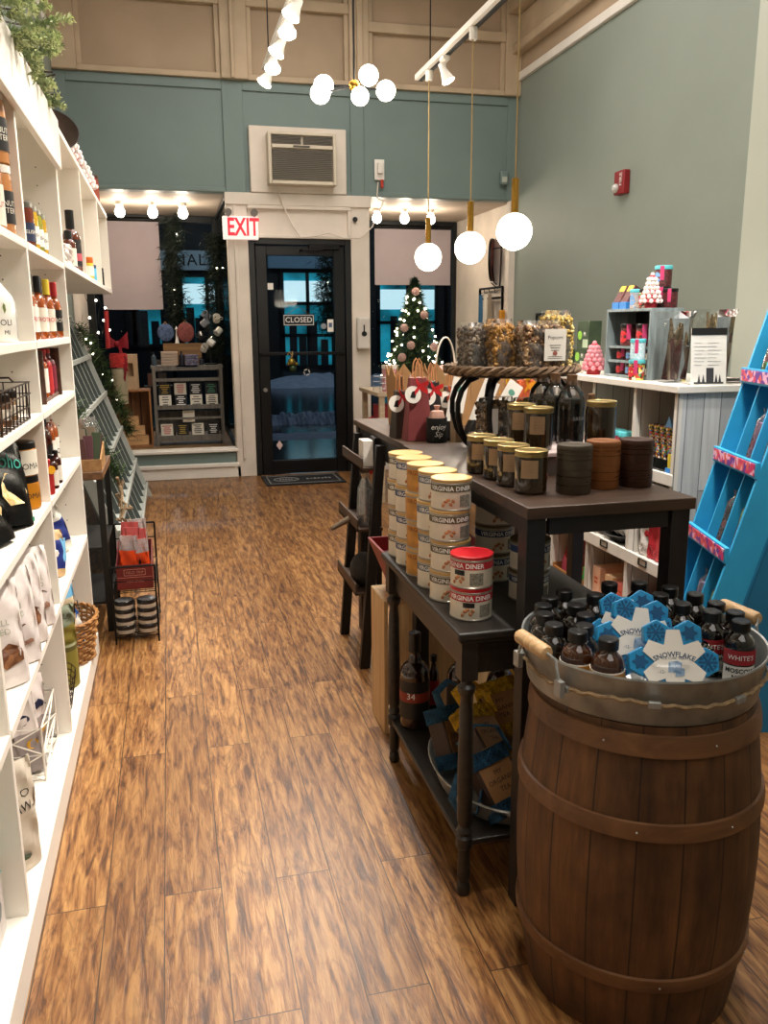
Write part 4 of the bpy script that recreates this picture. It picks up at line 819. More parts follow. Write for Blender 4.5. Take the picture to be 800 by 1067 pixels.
# evergreen garland on the shelf top
m_fir = mat('fir_needles', 'a9b88a', .6, var=.3, vs=20, col2='6f8456'); m_firtip = mat('fir_tips', 'd3dca6', .6, var=.15, vs=30); m_twig = col('twig_brown', '3b2a1c'); m_berry = col('berry', '6b2f35')
def firbranch(mb, tip, p0, d, ln, q, sub=7):
    p0 = Vector(p0); d = Vector(d).normalized(); P = [p0+d*ln*k/4+Vector((0, 0, -.02*(k/4)**2)) for k in range(5)]
    needles(mb, P, 110, .019, q, r=.0021, cone=.7, jit=.002)
    for k in range(sub):
        s = P[0].lerp(P[-1], .15+.8*k/sub); sd = (d+Vector((q.gauss(0, .6), q.gauss(0, .6), q.gauss(0, .5)))).normalized(); l2 = ln*.42
        Q = [s, s+sd*l2*.5, s+sd*l2]; needles(mb, Q, 48, .016, q, r=.0021, cone=.7, jit=.002); needles(tip, [s+sd*l2*.6, s+sd*l2*1.02], 36, .015, q, r=.0024, cone=.6)
def garland(label, y0, y1, n, seed, side=.5):
    q = random.Random(seed); t = thing('fir_garland', label, 'garland', (-.42, y0, 2.1)); a, b, tw = MB(), MB(), MB()
    P = [(.02*math.sin(k), (y1-y0)*k/8, .02+.008*math.cos(k*2)) for k in range(9)]; tw.tube(P, .004, 6)
    for k in range(n):
        y = (y1-y0)*(k+.5)/n; d = (q.choice((.3, .8, .9)), .4+q.gauss(0, .5), .3*q.random()-.02); firbranch(a, b, (.02, y, .01), d, (.13+.05*q.random())*(.5 if side > .55 else 1), q)
        tw.rod((.02, y, .02), tuple(Vector((.02, y, .02))+Vector(d).normalized()*.1), .0025, 5)
    tag(a.build('needles', m_fir, t, smooth=False), None, None, kind='stuff'); tag(b.build('needle_tips', m_firtip, t, smooth=False), None, None, kind='stuff'); tw.build('twigs', m_twig, t)
    for k in range(int(n*.6)): MB().sphere((.04+.04*q.random(), (y1-y0)*q.random(), .03+.04*q.random()), .009, 8, 6).build('berry', m_berry, t)
garland('frosted fir garland lying on top of the tall left shelves', 2.25, 2.85, 7, 5)
garland('short tail of fir garland spilling over the far end of the tall left shelves', 2.95, 3.35, 3, 9, .56)

# ================================================================== LEANING STEP RACKS
def step_rack(name, label, loc, rz, w, H, k, tiers, ndiv, m, mb_, mside, lip=.035, dep=.11, strip=None, tri=False):
    """local x along the width, y back, z up; the front leans back by k per metre"""
    t = thing(name, label, 'display rack', loc, rz); ny = lambda z: k*z
    L = math.hypot(1, k)
    MB().add([(0, ny(0)+dep, 0), (w, ny(0)+dep, 0), (w, ny(H)+dep, H), (0, ny(H)+dep, H), (0, ny(0)+dep+.008, 0), (w, ny(0)+dep+.008, 0), (w, ny(H)+dep+.008, H), (0, ny(H)+dep+.008, H)],
             [(0, 1, 2, 3), (7, 6, 5, 4), (0, 4, 5, 1), (3, 2, 6, 7), (0, 3, 7, 4), (1, 5, 6, 2)]).build('back_panel', mb_, t, smooth=False)
    def slab(x, z0, z1, th, y0=0, y1=None):
        y1 = dep if y1 is None else y1
        return MB().add([(xx_, ny(z)+yy, z) for xx_ in (x, x+th) for z in (z0, z1) for yy in (y0, y1)], [(0, 1, 3, 2), (4, 6, 7, 5), (0, 4, 5, 1), (2, 3, 7, 6), (0, 2, 6, 4), (1, 5, 7, 3)])
    for x in (0, w-.014): slab(x, 0, H, .014).build('side_board', m, t, bevel=.001)
    if tri:
        for x in (.001, w-.013): MB().add([(xx_, y, z) for xx_ in (x, x+.01) for y, z in ((.11, 0), (k*H+dep, H), (k*H+dep, 0))], [(0, 2, 1), (3, 4, 5), (0, 1, 4, 3), (1, 2, 5, 4), (2, 0, 3, 5)]).build('side_panel', mside, t)
    for i, z in enumerate(tiers):
        MB().box(.014, w-.014, ny(z)+.002, ny(z)+dep, z-.01, z).build('shelf_board', mside if tri else m, t, bevel=.001)
        s = MB().box(.0, w, ny(z)-.01, ny(z)+.004, z-.012, z+lip).build('shelf_lip', m, t, bevel=.001)
        if strip: MB().box(.01, w-.01, ny(z)-.0125, ny(z)-.0102, z-.004, z+lip-.006).build('price_strip', strip, s, smooth=False)
        z1 = tiers[i+1]-.014 if i+1 < len(tiers) else H
        for j in range(1, ndiv+1): g_ = slab(w*j/(ndiv+1)-.003, z, z1, .007, .012).build('divider', m if tri else mb_, t); (None if tri else slab(w*j/(ndiv+1)-.0032, z, z1, .0074, .009, .012).build('divider_edge', m, g_, smooth=False))
    MB().box(0, w, ny(H)-.0, ny(H)+dep+.008, H, H+.014).build('top_board', m, t, bevel=.001)
    return t
m_rgrey = mat('rack_grey', '57605d', .5, var=.08); m_rlight = mat('rack_pale_grey', 'b7bbb4', .5, var=.04)
step_rack('leaning_rack', 'empty grey and white step rack leaning on the left wall with pine garland', (-.2, 4.45, 0), PI/2, 2.55, 1.42, .355, [.1, .3, .56, .84, 1.12], 9, m_rlight, m_rgrey, m_rgrey, lip=.02, dep=.055)
# pine garland with lights draped along the rack
m_pine = mat('pine_needles', '2f4a26', .6, var=.35, vs=25, col2='16280f'); m_pine2 = mat('pine_tips', '5c7a3c', .6, var=.2, vs=30); m_fairy = lamp_mat('fairy_light', 'fff0cf', 14)
def rope_garland(name, label, pts, n, ln, seed, lights=0, m1=m_pine, m2=m_pine2, r=.0016, spread=.03):
    q = random.Random(seed); t = thing(name, label, 'garland', pts[0]); P = [Vector(p)-Vector(pts[0]) for p in pts]
    D = []
    for i in range(len(P)-1):
        for k in range(6): D.append(P[i].lerp(P[i+1], k/6)+Vector((q.gauss(0, .01), q.gauss(0, .01), q.gauss(0, .01))))
    D.append(P[-1]); a, b = MB(), MB(); needles(a, D, n, ln, q, r, .8, spread); needles(b, D, n//3, ln*1.1, q, r, .8, spread*1.1)
    tag(a.build('needles', m1, t, smooth=False), None, None, kind='stuff'); tag(b.build('needle_tips', m2, t, smooth=False), None, None, kind='stuff'); MB().tube([tuple(d) for d in D], .005, 5).build('twig', m_twig, t)
    for k in range(lights): p = D[q.randrange(len(D))]+Vector((q.gauss(0, spread), q.gauss(0, spread), q.gauss(0, spread))); MB().sphere(p, .007, 8, 6).build('fairy_light', m_fairy, t)
    return t
def rp(y, z, off=-.04): return (-.2-.355*z-off, y, z)
rope_garland('pine_garland', 'pine garland with tiny lights draped down the far side of the grey rack', [rp(6.9, 1.36), rp(7.05, 1.2), rp(7.1, 1.0), rp(7.12, .8), rp(7.14, .62), rp(7.14, .5)], 1500, .075, 1, 7, r=.002, spread=.018)
rope_garland('pine_garland', 'pine garland draped across the near side of the grey rack', [rp(4.5, 1.0), rp(4.55, .9), rp(4.65, .8), rp(4.85, .7), rp(5.0, .6), rp(5.15, .5)], 1300, .075, 2, 2, r=.0018, spread=.02)
t = thing('string_lights', 'string of tiny warm lights hanging beside the dark post above the grey rack', 'string lights', (-.54, 7.54, 1.2))
f = MB(); q = random.Random(4); P = [(.0+.02*math.sin(k*2), 0, .05+k*.07) for k in range(9)]; f.tube(P, .0025, 5); f.tube([(-.08+.03*math.sin(k), .05, .1+.07*k) for k in range(8)], .0025, 5); f.build('wire', m_black, t)
for p in [(.02, 0, .5), (.04, 0, .42), (-.02, 0, .36), (.05, 0, .3), (-.08, 0, .22), (.03, 0, .2), (-.02, 0, .1), (.07, .0, .12)]: MB().sphere(p, .009, 8, 6).build('fairy_light', m_fairy, t)
tag(MB().box(-.63, -.57, 7.55, 7.61, 0, 1.72).build('black_post', m_black), 'slim black wooden post standing in front of the left window display', 'post')
tag(MB().tube([(-.47, 7.2, 1.18), (-.468, 7.2, 1.3), (-.465, 7.2, 1.47)], .018, 8).build('red_candle', col('candle_red', 'b52a2c', emit=0)), 'tall red glitter candle behind the grey rack', 'candle')

# black side table with a box of chocolate bars, between shelves and rack
t = thing('side_table', 'narrow black side table with brown top between white shelves and wire rack', 'table', (-.42, 3.8, 0)); m_brtop = wood('brown_top', '4a2f1c', '7d5634', axis='y')
MB().box(-.2, .11, 0, .5, .7, .735).build('tabletop', m_brtop, t, bevel=.003)
for x in (-.19, .08):
    for y in (.015, .46): MB().box(x, x+.026, y, y+.026, 0, .7).build('leg', m_black, t, bevel=.002)
for z in (.13, .38): MB().box(-.18, .1, .02, .48, z, z+.015).build('shelf', m_black, t, bevel=.002)
t = thing('wooden_tray_box', 'slant sided pale wooden box holding chocolate bars on the black side table', 'box', (-.37, 3.95, .7355)); m_pw = wood('pale_box_wood', '8a6238', 'b88c5a', axis='y')
MB().box(-.05, .05, -.12, .1, 0, .006).build('base', m_pw, t); 
for x in (-.056, .05): MB().add([(x+dx, y, z) for dx in (0, .006) for y, z in ((-.12, 0), (.1, 0), (.1, .1), (-.12, .05))], [(0, 1, 2, 3), (7, 6, 5, 4), (0, 4, 5, 1), (1, 5, 6, 2), (2, 6, 7, 3), (3, 7, 4, 0)]).build('side_board', m_pw, t)
MB().box(-.05, .05, -.126, -.12, 0, .05).build('front_board', m_pw, t); MB().box(-.05, .05, .1, .106, 0, .1).build('back_board', m_pw, t)
m_bar = [col('wrapper_brown', '4a2420'), col('wrapper_plum', '5c3038'), col('wrapper_green', '3c4a30'), col('wrapper_tan', '8b7a66')]
for i in range(8):
    y = -.1+.026*i; o = MB().box(-.02, .02, -.004, .004, 0, .13+.012*((i*5) % 4)).build('chocolate_bar', m_bar[i % 4], loc=(-.37+.018*((i % 3)-1), 3.95+y, .743), rot=(-.3, .12*((i % 3)-1), 0), bevel=.001)
    tag(o, ('nearest', 'second', 'third', 'fourth', 'fifth', 'sixth', 'seventh', 'farthest')[i]+' chocolate bar standing in the slant sided wooden box', 'chocolate bar', 'chocolate bars in the wooden box')
tag(bag('candy_pouch', 'clear cellophane pouch of sweets behind the chocolate bars', 'pouch', (-.39, 4.14, .737), .12, .08, .2, m_clear, rz=rad(60), seed=80), None, None)
t = thing('rope_hanger', 'knotted driftwood and rope hanging on the black side table', 'rope', (-.27, 4.0, .5)); m_rope = mat('rope_tan', '9a8262', .8, var=.2, vs=80, bump=.5, bs=200)
q = random.Random(3); f = MB(); f.tube([(0, -.1, .0), (.01, -.05, -.02), (.015, 0, .03), (.02, .03, .09), (.01, .05, .13), (.005, .02, .17)], .007, 7)
for k in range(5): a = Vector((.015, -.06+.04*k, .0+.03*k)); f.tube([a, a+Vector((q.gauss(.01, .02), q.gauss(0, .03), q.gauss(0, .03))), a+Vector((q.gauss(.01, .03), q.gauss(0, .05), q.gauss(0, .05)))], .0065, 6)
f.build('rope', m_rope, t)
# black wire rack with box and tins
t = thing('wire_rack', 'black two tier wire rack on the floor by the left shelves', 'wire rack', (-.205, 3.83, 0)); f = MB(); hw, hd = .09, .19
for x in (-hw, hw):
    f.tube([(x, -hd, 0), (x, -hd, .33), (x*1, -hd+.01, .345)], .0045, 6); f.tube([(x, hd, 0), (x, hd, .45)], .0045, 6)
f.rod((-hw, -hd, .345), (hw, -hd, .345), .0045, 6); f.rod((-hw, hd, .45), (hw, hd, .45), .0045, 6); f.rod((-hw, hd, .38), (hw, hd, .38), .003, 6)
f.build('frame', m_blkmetal, t)
for z in (.03, .23):
    f = MB()
    for zz in (z, z+.05): f.tube([(-hw, -hd, zz), (hw, -hd, zz), (hw, hd, zz), (-hw, hd, zz)], .003, 6, closed=True)
    for k in range(1, 14): y = -hd+2*hd*k/14; f.rod((-hw, y, z), (hw, y, z), .0018, 5)
    for k in range(1, 4): x = -hw+2*hw*k/4; f.rod((x, -hd, z), (x, hd, z), .0018, 5)
    f.build('shelf_basket', m_blkmetal, t)
m_tinw = col('tin_white', 'd8d2c6', rough=.3); m_tinb = col('tin_band', '17161a', rough=.3); m_tinlid = col('tin_lid_print', 'a9acb2', rough=.3, var=.4, vs=60)
first = None
for ci, (x, y, nn) in enumerate(((-.05, -.13, 4), (.045, -.13, 4), (-.05, -.03, 3), (.045, -.03, 3))):
    for k in range(nn):
        if first is None:
            first = thing('round_tin', 'x', 'tin', (0, 0, 0)); MB().lathe([(0, 0), (.038, 0), (.04, .003), (.04, .036), (0, .036)], 24).build('body', m_tinw, first)
            MB().lathe([(.0405, .018), (.042, .018), (.042, .034), (.04, .036), (0, .036)], 24).build('lid', m_tinb, first); MB().cyl(.034, .036, .0368, 24).build('lid_print', m_tinlid, first); o = first
        else: o = dup(first, None, (0, 0, 0))
        o.location = (-.205+x, 3.83+y, .0345+.0372*k); o['label'] = f"{['lowest', 'second', 'third', 'top'][k if k < nn-1 else 3]} round tin in the {['front left', 'front right', 'back left', 'back right'][ci]} stack of the wire rack"; o['group'] = 'round tins stacked in the wire rack'
t = thing('pouch_carton', 'dark red display carton of orange pouches on the wire rack', 'carton', (-.2, 3.78, .2345)); m_carton = col('carton_red', '6b1f1c')
MB().box(-.075, .075, -.11, -.106, 0, .11).build('front_panel', m_carton, t, smooth=False); MB().box(-.075, .075, -.106, .1, 0, .004).build('base', m_carton, t, smooth=False)
for x in (-.075, .071): MB().add([(x+dx, y, z) for dx in (0, .004) for y, z in ((-.106, 0), (.1, 0), (.1, .17), (-.106, .11))], [(0, 1, 2, 3), (7, 6, 5, 4), (0, 4, 5, 1), (1, 5, 6, 2), (2, 6, 7, 3), (3, 7, 4, 0)]).build('side_panel', m_carton, t, smooth=False)
MB().box(-.071, .071, .096, .1, 0, .17).build('back_panel', m_carton, t, smooth=False)
f = MB(); f.text('FIELD TRIP', .016, FY(0, -.1115, .075)); f.text('MEAT STICKS', .012, FY(0, -.1115, .035))
for a in ((-.045, .045, .062, .064), (-.045, .045, .088, .09), (-.045, -.043, .062, .09), (.043, .045, .062, .09)): f.box(a[0], a[1], -.1115, -.1105, a[2], a[3])
f.box(-.073, .073, -.1115, -.1105, .053, .0545); f.build('lettering', col('carton_print', 'c9857a'), t, smooth=False)
m_po = col('pouch_orange', 'd4461c', rough=.25); m_pc = glass_sheet('pouch_clear', 'f0d8d0', refl=.15, rough=.15, cloud=.5); m_pp = col('pouch_pink', 'b5504e', rough=.3)
for i, (x, y, mm, h, lab) in enumerate(((-.03, -.08, m_po, .23, 'bright orange pouch at the front left of the red carton'), (.035, -.075, m_po, .21, 'orange and brown pouch at the front right of the red carton'), (-.02, -.02, m_pp, .25, 'pink pouch in the middle left of the red carton'), (.03, -.01, m_pp, .24, 'pink pouch in the middle right of the red carton'), (-.03, .05, m_pp, .26, 'dull red pouch at the back left of the red carton'), (.03, .06, m_pc, .27, 'pale clear pouch at the back right of the red carton'))):
    bag('snack_pouch', lab, 'snack pouch', (-.2+x, 3.78+y, .2395), .075, .035, h, mm, seed=90+i, group='pouches in the red carton', ry=.06*(-1)**i, crumple=.003, band=(.72, 1, m_pc) if mm is m_po else None, extra=[('dark_stripe', [(-.01, .1), (.0, .1), (.012, .16), (.004, .17)], m_blk)] if i == 1 else None)

# ================================================================== LEFT WINDOW DISPLAY
m_crw = wood('crate_wood', '7a4a26', 'a87242', axis='z'); ZD = .2455
t = thing('display_crate', 'upright brown wooden crate in the left window display', 'crate', (-.38, 8.3, ZD))
for x in (-.19, .175): MB().box(x, x+.016, -.15, .15, 0, .53).build('side_board', m_crw, t, bevel=.002)
for z in (0, .514): MB().box(-.174, .175, -.15, .15, z, z+.016).build('end_board', m_crw, t, bevel=.002)
for k in range(4): MB().box(-.17+.087*k, -.09+.087*k, .135, .147, .016, .514).build('back_slat', m_crw, t, bevel=.002)
m_cd = wood('small_crate_pine', 'b08250', 'd2a878', axis='x')
for i, (x, z, sx, lab) in enumerate(((.03, .017, .12, 'lowest small printed pine box inside the upright brown crate'), (.01, .108, .11, 'middle small printed pine box inside the upright brown crate'), (-.02, .197, .09, 'top small printed pine box inside the upright brown crate'))):
    t = thing('pine_box', lab, 'box', (-.38+x, 8.22, ZD+z), group='small pine boxes in the crate')
    MB().box(-sx, sx, -.04, .05, 0, .075).build('body', m_cd, t, bevel=.002); MB().box(-sx*.98, sx*.98, -.038, .048, .075, .087).build('lid', m_cd, t, bevel=.002)
    MB().text('PIZZELLE CO', .022, FY(0, -.0405, .045)).build('lettering', m_blacktext, t, smooth=False)
t = thing('wood_house_box', 'pale wooden box with square opening on top of the brown crate', 'box', (-.38, 8.3, ZD+.5305))
m_pb2 = col('birch', 'b99c7a', rough=.6)
f = MB().box(-.09, .09, -.07, .07, 0, .035).box(-.09, -.04, -.07, .07, .035, .32).box(.05, .09, -.07, .07, .035, .32).box(-.04, .05, .03, .07, .035, .32).box(-.04, .05, -.07, .03, .24, .32).box(-.04, .05, -.07, .03, .035, .12); f.build('body', m_pb2, t, bevel=.003)
t = thing('red_gift_bow', 'dark red velvet bow with long tails above a red knitted band', 'bow', (-.44, 7.95, 1.0)); m_vel = mat('red_velvet', '8d1020', .7, var=.2, vs=20); m_knit = voro('red_knit', 'a81f22', 'd23c34', 120, .8, .8)
for s in (-1, 1): MB().grid(lambda u, v, s=s: (s*(.01+.085*math.sin(PI*u)**.8*(1 if u < 1 else 1))+.0, .03*math.sin(2*PI*u)-.04, .2+.05*(v-.5)*(1+2*math.sin(PI*u))+.03*math.sin(PI*u)), 16, 4).build('bow_loop', m_vel, t, ang=70)
MB().sphere((0, -.045, .2), .025, 12, 8).build('knot', m_vel, t)
for s, l in ((.03, .33), (.06, .24)): MB().grid(lambda u, v, s=s, l=l: (.02+s*u+.02*(v-.5)+.012*math.sin(9*u+s*50), -.055+.01*math.sin(7*u), .2-l*u), 14, 3).build('tail', m_vel, t, ang=70)
MB().lathe([(.05, -.01), (.075, -.005), (.078, .1), (.07, .115), (.0, .115), (0, -.01)], 24).build('knitted_band', m_knit, t)
MB().lathe([(0, -.33), (.06, -.33), (.065, -.02), (0, -.02)], 20).build('cream_vase', col('vase_cream', 'a99c80'), t)
t.location.z = 1.0; t.location.y = 7.98
# grey A-frame shelf with printed coasters
m_gw = wood('grey_wood', '55504a', '7a746b', axis='z')
t = thing('display_shelf', 'weathered grey wooden display shelf in the left window', 'shelf', (.155, 8.3, ZD))
for x in (-.32, .29): MB().box(x, x+.03, -.13, -.1, 0, .74).build('post', m_gw, t, bevel=.002); MB().box(x, x+.03, .1, .13, 0, .74).build('post', m_gw, t, bevel=.002)
for z in (.045, .34, .7): MB().box(-.29, .29, -.13, .13, z, z+.02).build('shelf_board', m_gw, t, bevel=.002)
for z, dz in ((.065, .03), (.6, .03), (.36, .02), (.245, .02)): MB().box(-.29, .29, -.13, -.12, z, z+dz).build('rail', m_gw, t, bevel=.002)
MB().box(-.29, .29, .12, .13, .1, .3).build('back_board', m_gw, t)
MB().box(-.33, -.1, -.12, .12, .72, .745).box(.1, .33, -.12, .12, .72, .745).build('top_board', m_gw, t, bevel=.002)
def plaque(x, y, z, dark, lines, pc, label, art=None, s=.062):
    t = thing('printed_plaque', label, 'plaque', (x, y, z), rx=-.12, group='small printed plaques on the grey shelf'); MB().box(-s, s, 0, .008, 0, s*2).build('tile', m_blk if dark else m_label, t, bevel=.001)
    f = MB(); q = random.Random(int(x*997+z*991)); n = lines
    for k in range(n): w_ = s*(.35+.45*q.random()); zc = s*2*(.82-.64*k/max(1, n-1)); f.box(-w_, w_, -.001, 0, zc-.004, zc+.004)
    f.build('printed_lines', pc, t, smooth=False)
yl = col('print_gold', 'b89a3a'); gr = col('print_green2', '3f8a6a')
xs = [-.215, -.072, .07, .215]; X0, Y0 = .155, 8.23
for i, (dk, pc, lab) in enumerate(((1, yl, 'black plaque with gold print, top row first from the left'), (0, m_redtext, 'white plaque with pink heart print, top row second from the left'), (1, m_whitetext, 'black plaque with pale print, top row third from the left'), (1, gr, 'black plaque with green and white print, top row last on the right'))): plaque(X0+xs[i], Y0+.06, ZD+.468, dk, 5, pc, lab, s=.055)
for i, (dk, pc, lab) in enumerate(((0, m_blacktext, 'white plaque with fine print, second row first from the left'), (1, m_whitetext, 'black plaque with white print, second row second from the left'), (0, m_blacktext, 'white plaque with bold black print, second row third from the left'), (0, m_blacktext, 'white plaque with small print, second row last on the right'))): plaque(X0+xs[i], Y0, ZD+.361, dk, 4+i % 2, pc, lab, s=.055)
plaque(X0-.01, Y0-.02, ZD+.215, 0, 2, m_pb2, 'single pale plaque standing alone on the middle rail of the grey shelf', s=.055)
for i, (dk, pc, lab) in enumerate(((0, m_redtext, 'white plaque with red and black print, bottom row first from the left'), (1, yl, 'black plaque with yellow print, bottom row second from the left'), (0, m_blacktext, 'white plaque with round print, bottom row third from the left'), (1, m_whitetext, 'black plaque with a white drinking cup print, bottom row last on the right'))): plaque(X0+xs[i], Y0, ZD+.09, dk, 5, pc, lab, s=.055)
# things on top of the grey shelf
ZS = ZD+.7455
def folded(x, y, z, w_, h, m, label, name='folded_cloths'):
    t = thing(name, label, 'folded cloth', (x, y, z)); n = 5
    for k in range(n): MB().box(-w_, w_, -.06, .06, h*k/n, h*(k+.88)/n).build('fold', m, t, bevel=.004)
folded(.0, 8.24, ZS, .075, .13, col('cloth_cream', 'b5a08e'), 'stack of cream folded tea towels on the left of the grey shelf top')
folded(.2, 8.24, ZS, .06, .1, mat('cloth_pattern', '8a8aa0', .8, var=.8, vs=60, col2='3a2c40'), 'stack of patterned folded cloths in the middle of the grey shelf top')
tag(MB().box(-.05, .3, 8.31, 8.33, ZS, ZS+.2).build('wooden_backboard', wood('ply', '6b4a2a', '96703f', axis='x')), 'brown wooden board standing behind the cloths on the grey shelf', 'board')
t = thing('oven_mitt', 'blue grey quilted pot holder hanging above the grey shelf on the left', 'pot holder', (-.02, 8.3, ZS+.21)); MB().sphere((0, 0, .09), .075, 16, 10, sc=(1, .22, 1.1)).build('pad', mat('quilt_blue', '56678a', .8, var=.3, vs=40, bump=.5), t); MB().tube([(-.02, 0, .16), (0, 0, .19), (.02, 0, .16)], .004, 5).build('loop', m_kraft, t)
t = thing('oven_mitt', 'brick pink quilted pot holder hanging above the grey shelf', 'pot holder', (.16, 8.3, ZS+.21)); MB().sphere((0, 0, .09), .08, 16, 10, sc=(1, .22, 1.15)).build('pad', mat('quilt_pink', '8a4a44', .8, var=.2, vs=40, bump=.5), t); MB().tube([(-.02, 0, .17), (0, 0, .2), (.02, 0, .17)], .004, 5).build('loop', m_kraft, t)
t = thing('mug_tree', 'black metal mug tree hung with mugs on the right of the grey shelf', 'mug tree', (.38, 8.28, ZS)); f = MB(); f.cyl(.06, 0, .012, 20); f.rod((0, 0, 0), (0, 0, .5), .006)
hooks = []
for k, (a, z) in enumerate(((0, .42), (3.6, .38), (.5, .3), (3.0, .26), (5.2, .2), (1.6, .45), (2.7, .15))): e = Vector((.07*math.cos(a), .07*math.sin(a), z+.03)); f.tube([(0, 0, z), (e.x*.7, e.y*.7, z), tuple(e)], .004, 6); hooks.append(e)
f.build('stand', m_black, t); mm = [m_cer, col('mug_grey', '8a8f96', rough=.25), m_cer, col('mug_black', '1a1a1e', rough=.2), m_cer, col('mug_grey', '8a8f96'), m_cer]
mw = ['uppermost right white', 'upper left grey', 'middle right white', 'black', 'lower front white', 'rear grey', 'lowest left white']
for k, e in enumerate(hooks):
    t = thing('mug', f'{mw[k]} mug hanging on the black mug tree', 'mug', (.38+e.x, 8.28+e.y, ZS+e.z-.045), group='mugs on the mug tree', rx=.9, rz=k*1.1)
    MB().lathe([(0, 0), (.03, 0), (.034, .004), (.034, .065), (.031, .065), (.03, .006), (0, .006)], 20).build('cup', mm[k], t); MB().tube([(.033, 0, .052), (.055, 0, .048), (.055, 0, .02), (.033, 0, .014)], .004, 6).build('handle', mm[k], t)
for k, (x, h, c, lab) in enumerate(((-.14, .12, '3a4a56', 'dark teal bottle at the left end of the grey shelf top'), (.29, .07, '20242c', 'small navy jar at the foot of the mug tree'), (.11, .13, '1a1d2c', 'navy bottle between the two cloth stacks'))):
    bottle('small_bottle', lab, 'bottle', (x, 8.22, ZS), .022, h, col('sb'+c, c), m_blkcap)
tag(MB().lathe([(0, 0), (.02, 0), (.012, .05), (.006, .12), (.016, .13), (0, .16)], 12).build('white_finial', m_cer, loc=(.08, 8.26, ZS+.24)), 'small white figure standing on the wooden board in the window', 'figurine'); bpy.data.objects['white_finial'].location.z = ZS+.2; bpy.data.objects['white_finial'].location.y = 8.32
# dark display further left
t = thing('black_stand', 'small black stand with framed cards in the left window behind the crate', 'stand', (-.1, 8.75, ZD)); MB().box(-.16, .12, -.08, .08, .5, .53).build('top', m_black, t, bevel=.003)
for x in (-.15, .1): MB().box(x, x+.02, -.07, .07, 0, .5).build('leg', m_black, t, bevel=.002)
for k, (x, z, c) in enumerate(((-.08, .53, '5a3a30'), (.02, .53, '403a38'), (-.02, .66, '4a4440'))): MB().box(x-.04, x+.04, -.02, .0, z, z+.12).build('card', col('card'+c, c), t, bevel=.002)
m_dkg = mat('dark_garland_needles', '16281a', .6, var=.3, vs=20, col2='0a140c')
# hanging evergreen swags inside the left window
rope_garland('hanging_garland', 'bushy dark green garland hanging left in the left display window', [(.12, 9.25, 2.4), (.11, 9.25, 2.15), (.09, 9.24, 1.9), (.1, 9.25, 1.65), (.12, 9.25, 1.42), (.14, 9.25, 1.3)], 2200, .09, 11, 6, m1=m_dkg, m2=m_dkg, r=.0035, spread=.042)
rope_garland('hanging_garland', 'narrow dark green garland hanging right in the left display window', [(.5, 9.2, 2.25), (.49, 9.2, 2.0), (.46, 9.2, 1.75), (.45, 9.2, 1.5), (.47, 9.2, 1.25), (.46, 9.2, 1.05)], 1700, .08, 12, 2, m1=m_dkg, m2=m_dkg, r=.0035, spread=.035)
rope_garland('hanging_garland', 'dark garland hanging outside beyond the right side of the door glass', [(1.72, 9.3, 2.4), (1.7, 9.3, 2.1), (1.68, 9.3, 1.8), (1.7, 9.3, 1.5), (1.69, 9.3, 1.3)], 1500, .09, 13, 2, m1=m_dkg, m2=m_dkg, r=.0035, spread=.045)
# ================================================================== CENTRE TABLES
m_tab = wood('charcoal_table', '191613', '2e2924', .42, axis='y', dens=25); m_tabx = wood('walnut_black_top', '291c14', '4c3728', .4, axis='x', dens=14); m_blkw = wood('black_legs', '0f0c0a', '1d1815', .5)
# low console with turned legs
t = thing('console_table', 'charcoal console table with turned legs carrying the nut tins', 'console table', (0, 0, 0))
cx0, cx1, cy0, cy1, ZC = .585, 1.02, 1.673, 2.395, .68
MB().box(cx0, cx1, cy0, cy1, ZC-.02, ZC).box(cx0+.008, cx1-.008, cy0+.008, cy1-.008, ZC-.03, ZC-.02).build('tabletop', m_tab, t, bevel=.006, seg=3)
f = MB().box(cx0+.03, cx0+.045, cy0+.03, cy1-.03, ZC-.11, ZC-.03).box(cx1-.045, cx1-.03, cy0+.03, cy1-.03, ZC-.11, ZC-.03).box(cx0+.03, cx1-.03, cy0+.03, cy0+.045, ZC-.11, ZC-.03).box(cx0+.03, cx1-.03, cy1-.045, cy1-.03, ZC-.11, ZC-.03); f.build('apron', m_tab, t, bevel=.002)
f = MB().box(cx0+.02, cx1-.02, cy0+.02, cy1-.02, .135, .15); f.build('lower_shelf', m_tab, t, bevel=.003)
prof = [(0, 0), (.013, 0), (.017, .01), (.015, .03), (.012, .035), (.016, .05), (.014, .125), (.02, .13), (.02, .155), (.014, .162), (.019, .172), (.014, .185), (.018, .2), (.0185, .3), (.016, .48), (.013, .515), (.021, .53), (.021, .54), (.014, .548), (.014, .56), (0, .56)]
for x in (cx0+.032, cx1-.032):
    for y in (cy0+.032, cy1-.032):
        f = MB().lathe(prof, 20, c=(x, y, 0)); f.box(x-.02, x+.02, y-.02, y+.02, .56, ZC-.03); f.build('leg', m_tab, t)
# tall dark table
t = thing('display_table', 'tall dark table with jars, canisters and the tiered stand', 'table', (0, 0, 0)); tx0, tx1, ty0, ty1, ZT_ = .715, 1.12, 1.618, 2.62, .97
MB().box(tx0, tx1, ty0, ty1, ZT_-.026, ZT_).build('tabletop', m_tabx, t, bevel=.002)
for x in (tx0+.003, tx1-.053):
    for y in (ty0+.008, ty1-.15): MB().box(x, x+.045, y, y+.045, 0, ZT_-.026).build('leg', m_blkw, t, bevel=.002)
for a in ((tx0+.014, tx0+.03, ty0+.058, ty1-.15), (tx1-.03, tx1-.014, ty0+.058, ty1-.15), (tx0+.058, tx1-.058, ty0+.014, ty0+.03), (tx0+.058, tx1-.058, ty1-.13, ty1-.114)): MB().box(*a, ZT_-.066, ZT_-.026).build('apron_board', m_blkw, t, bevel=.001)
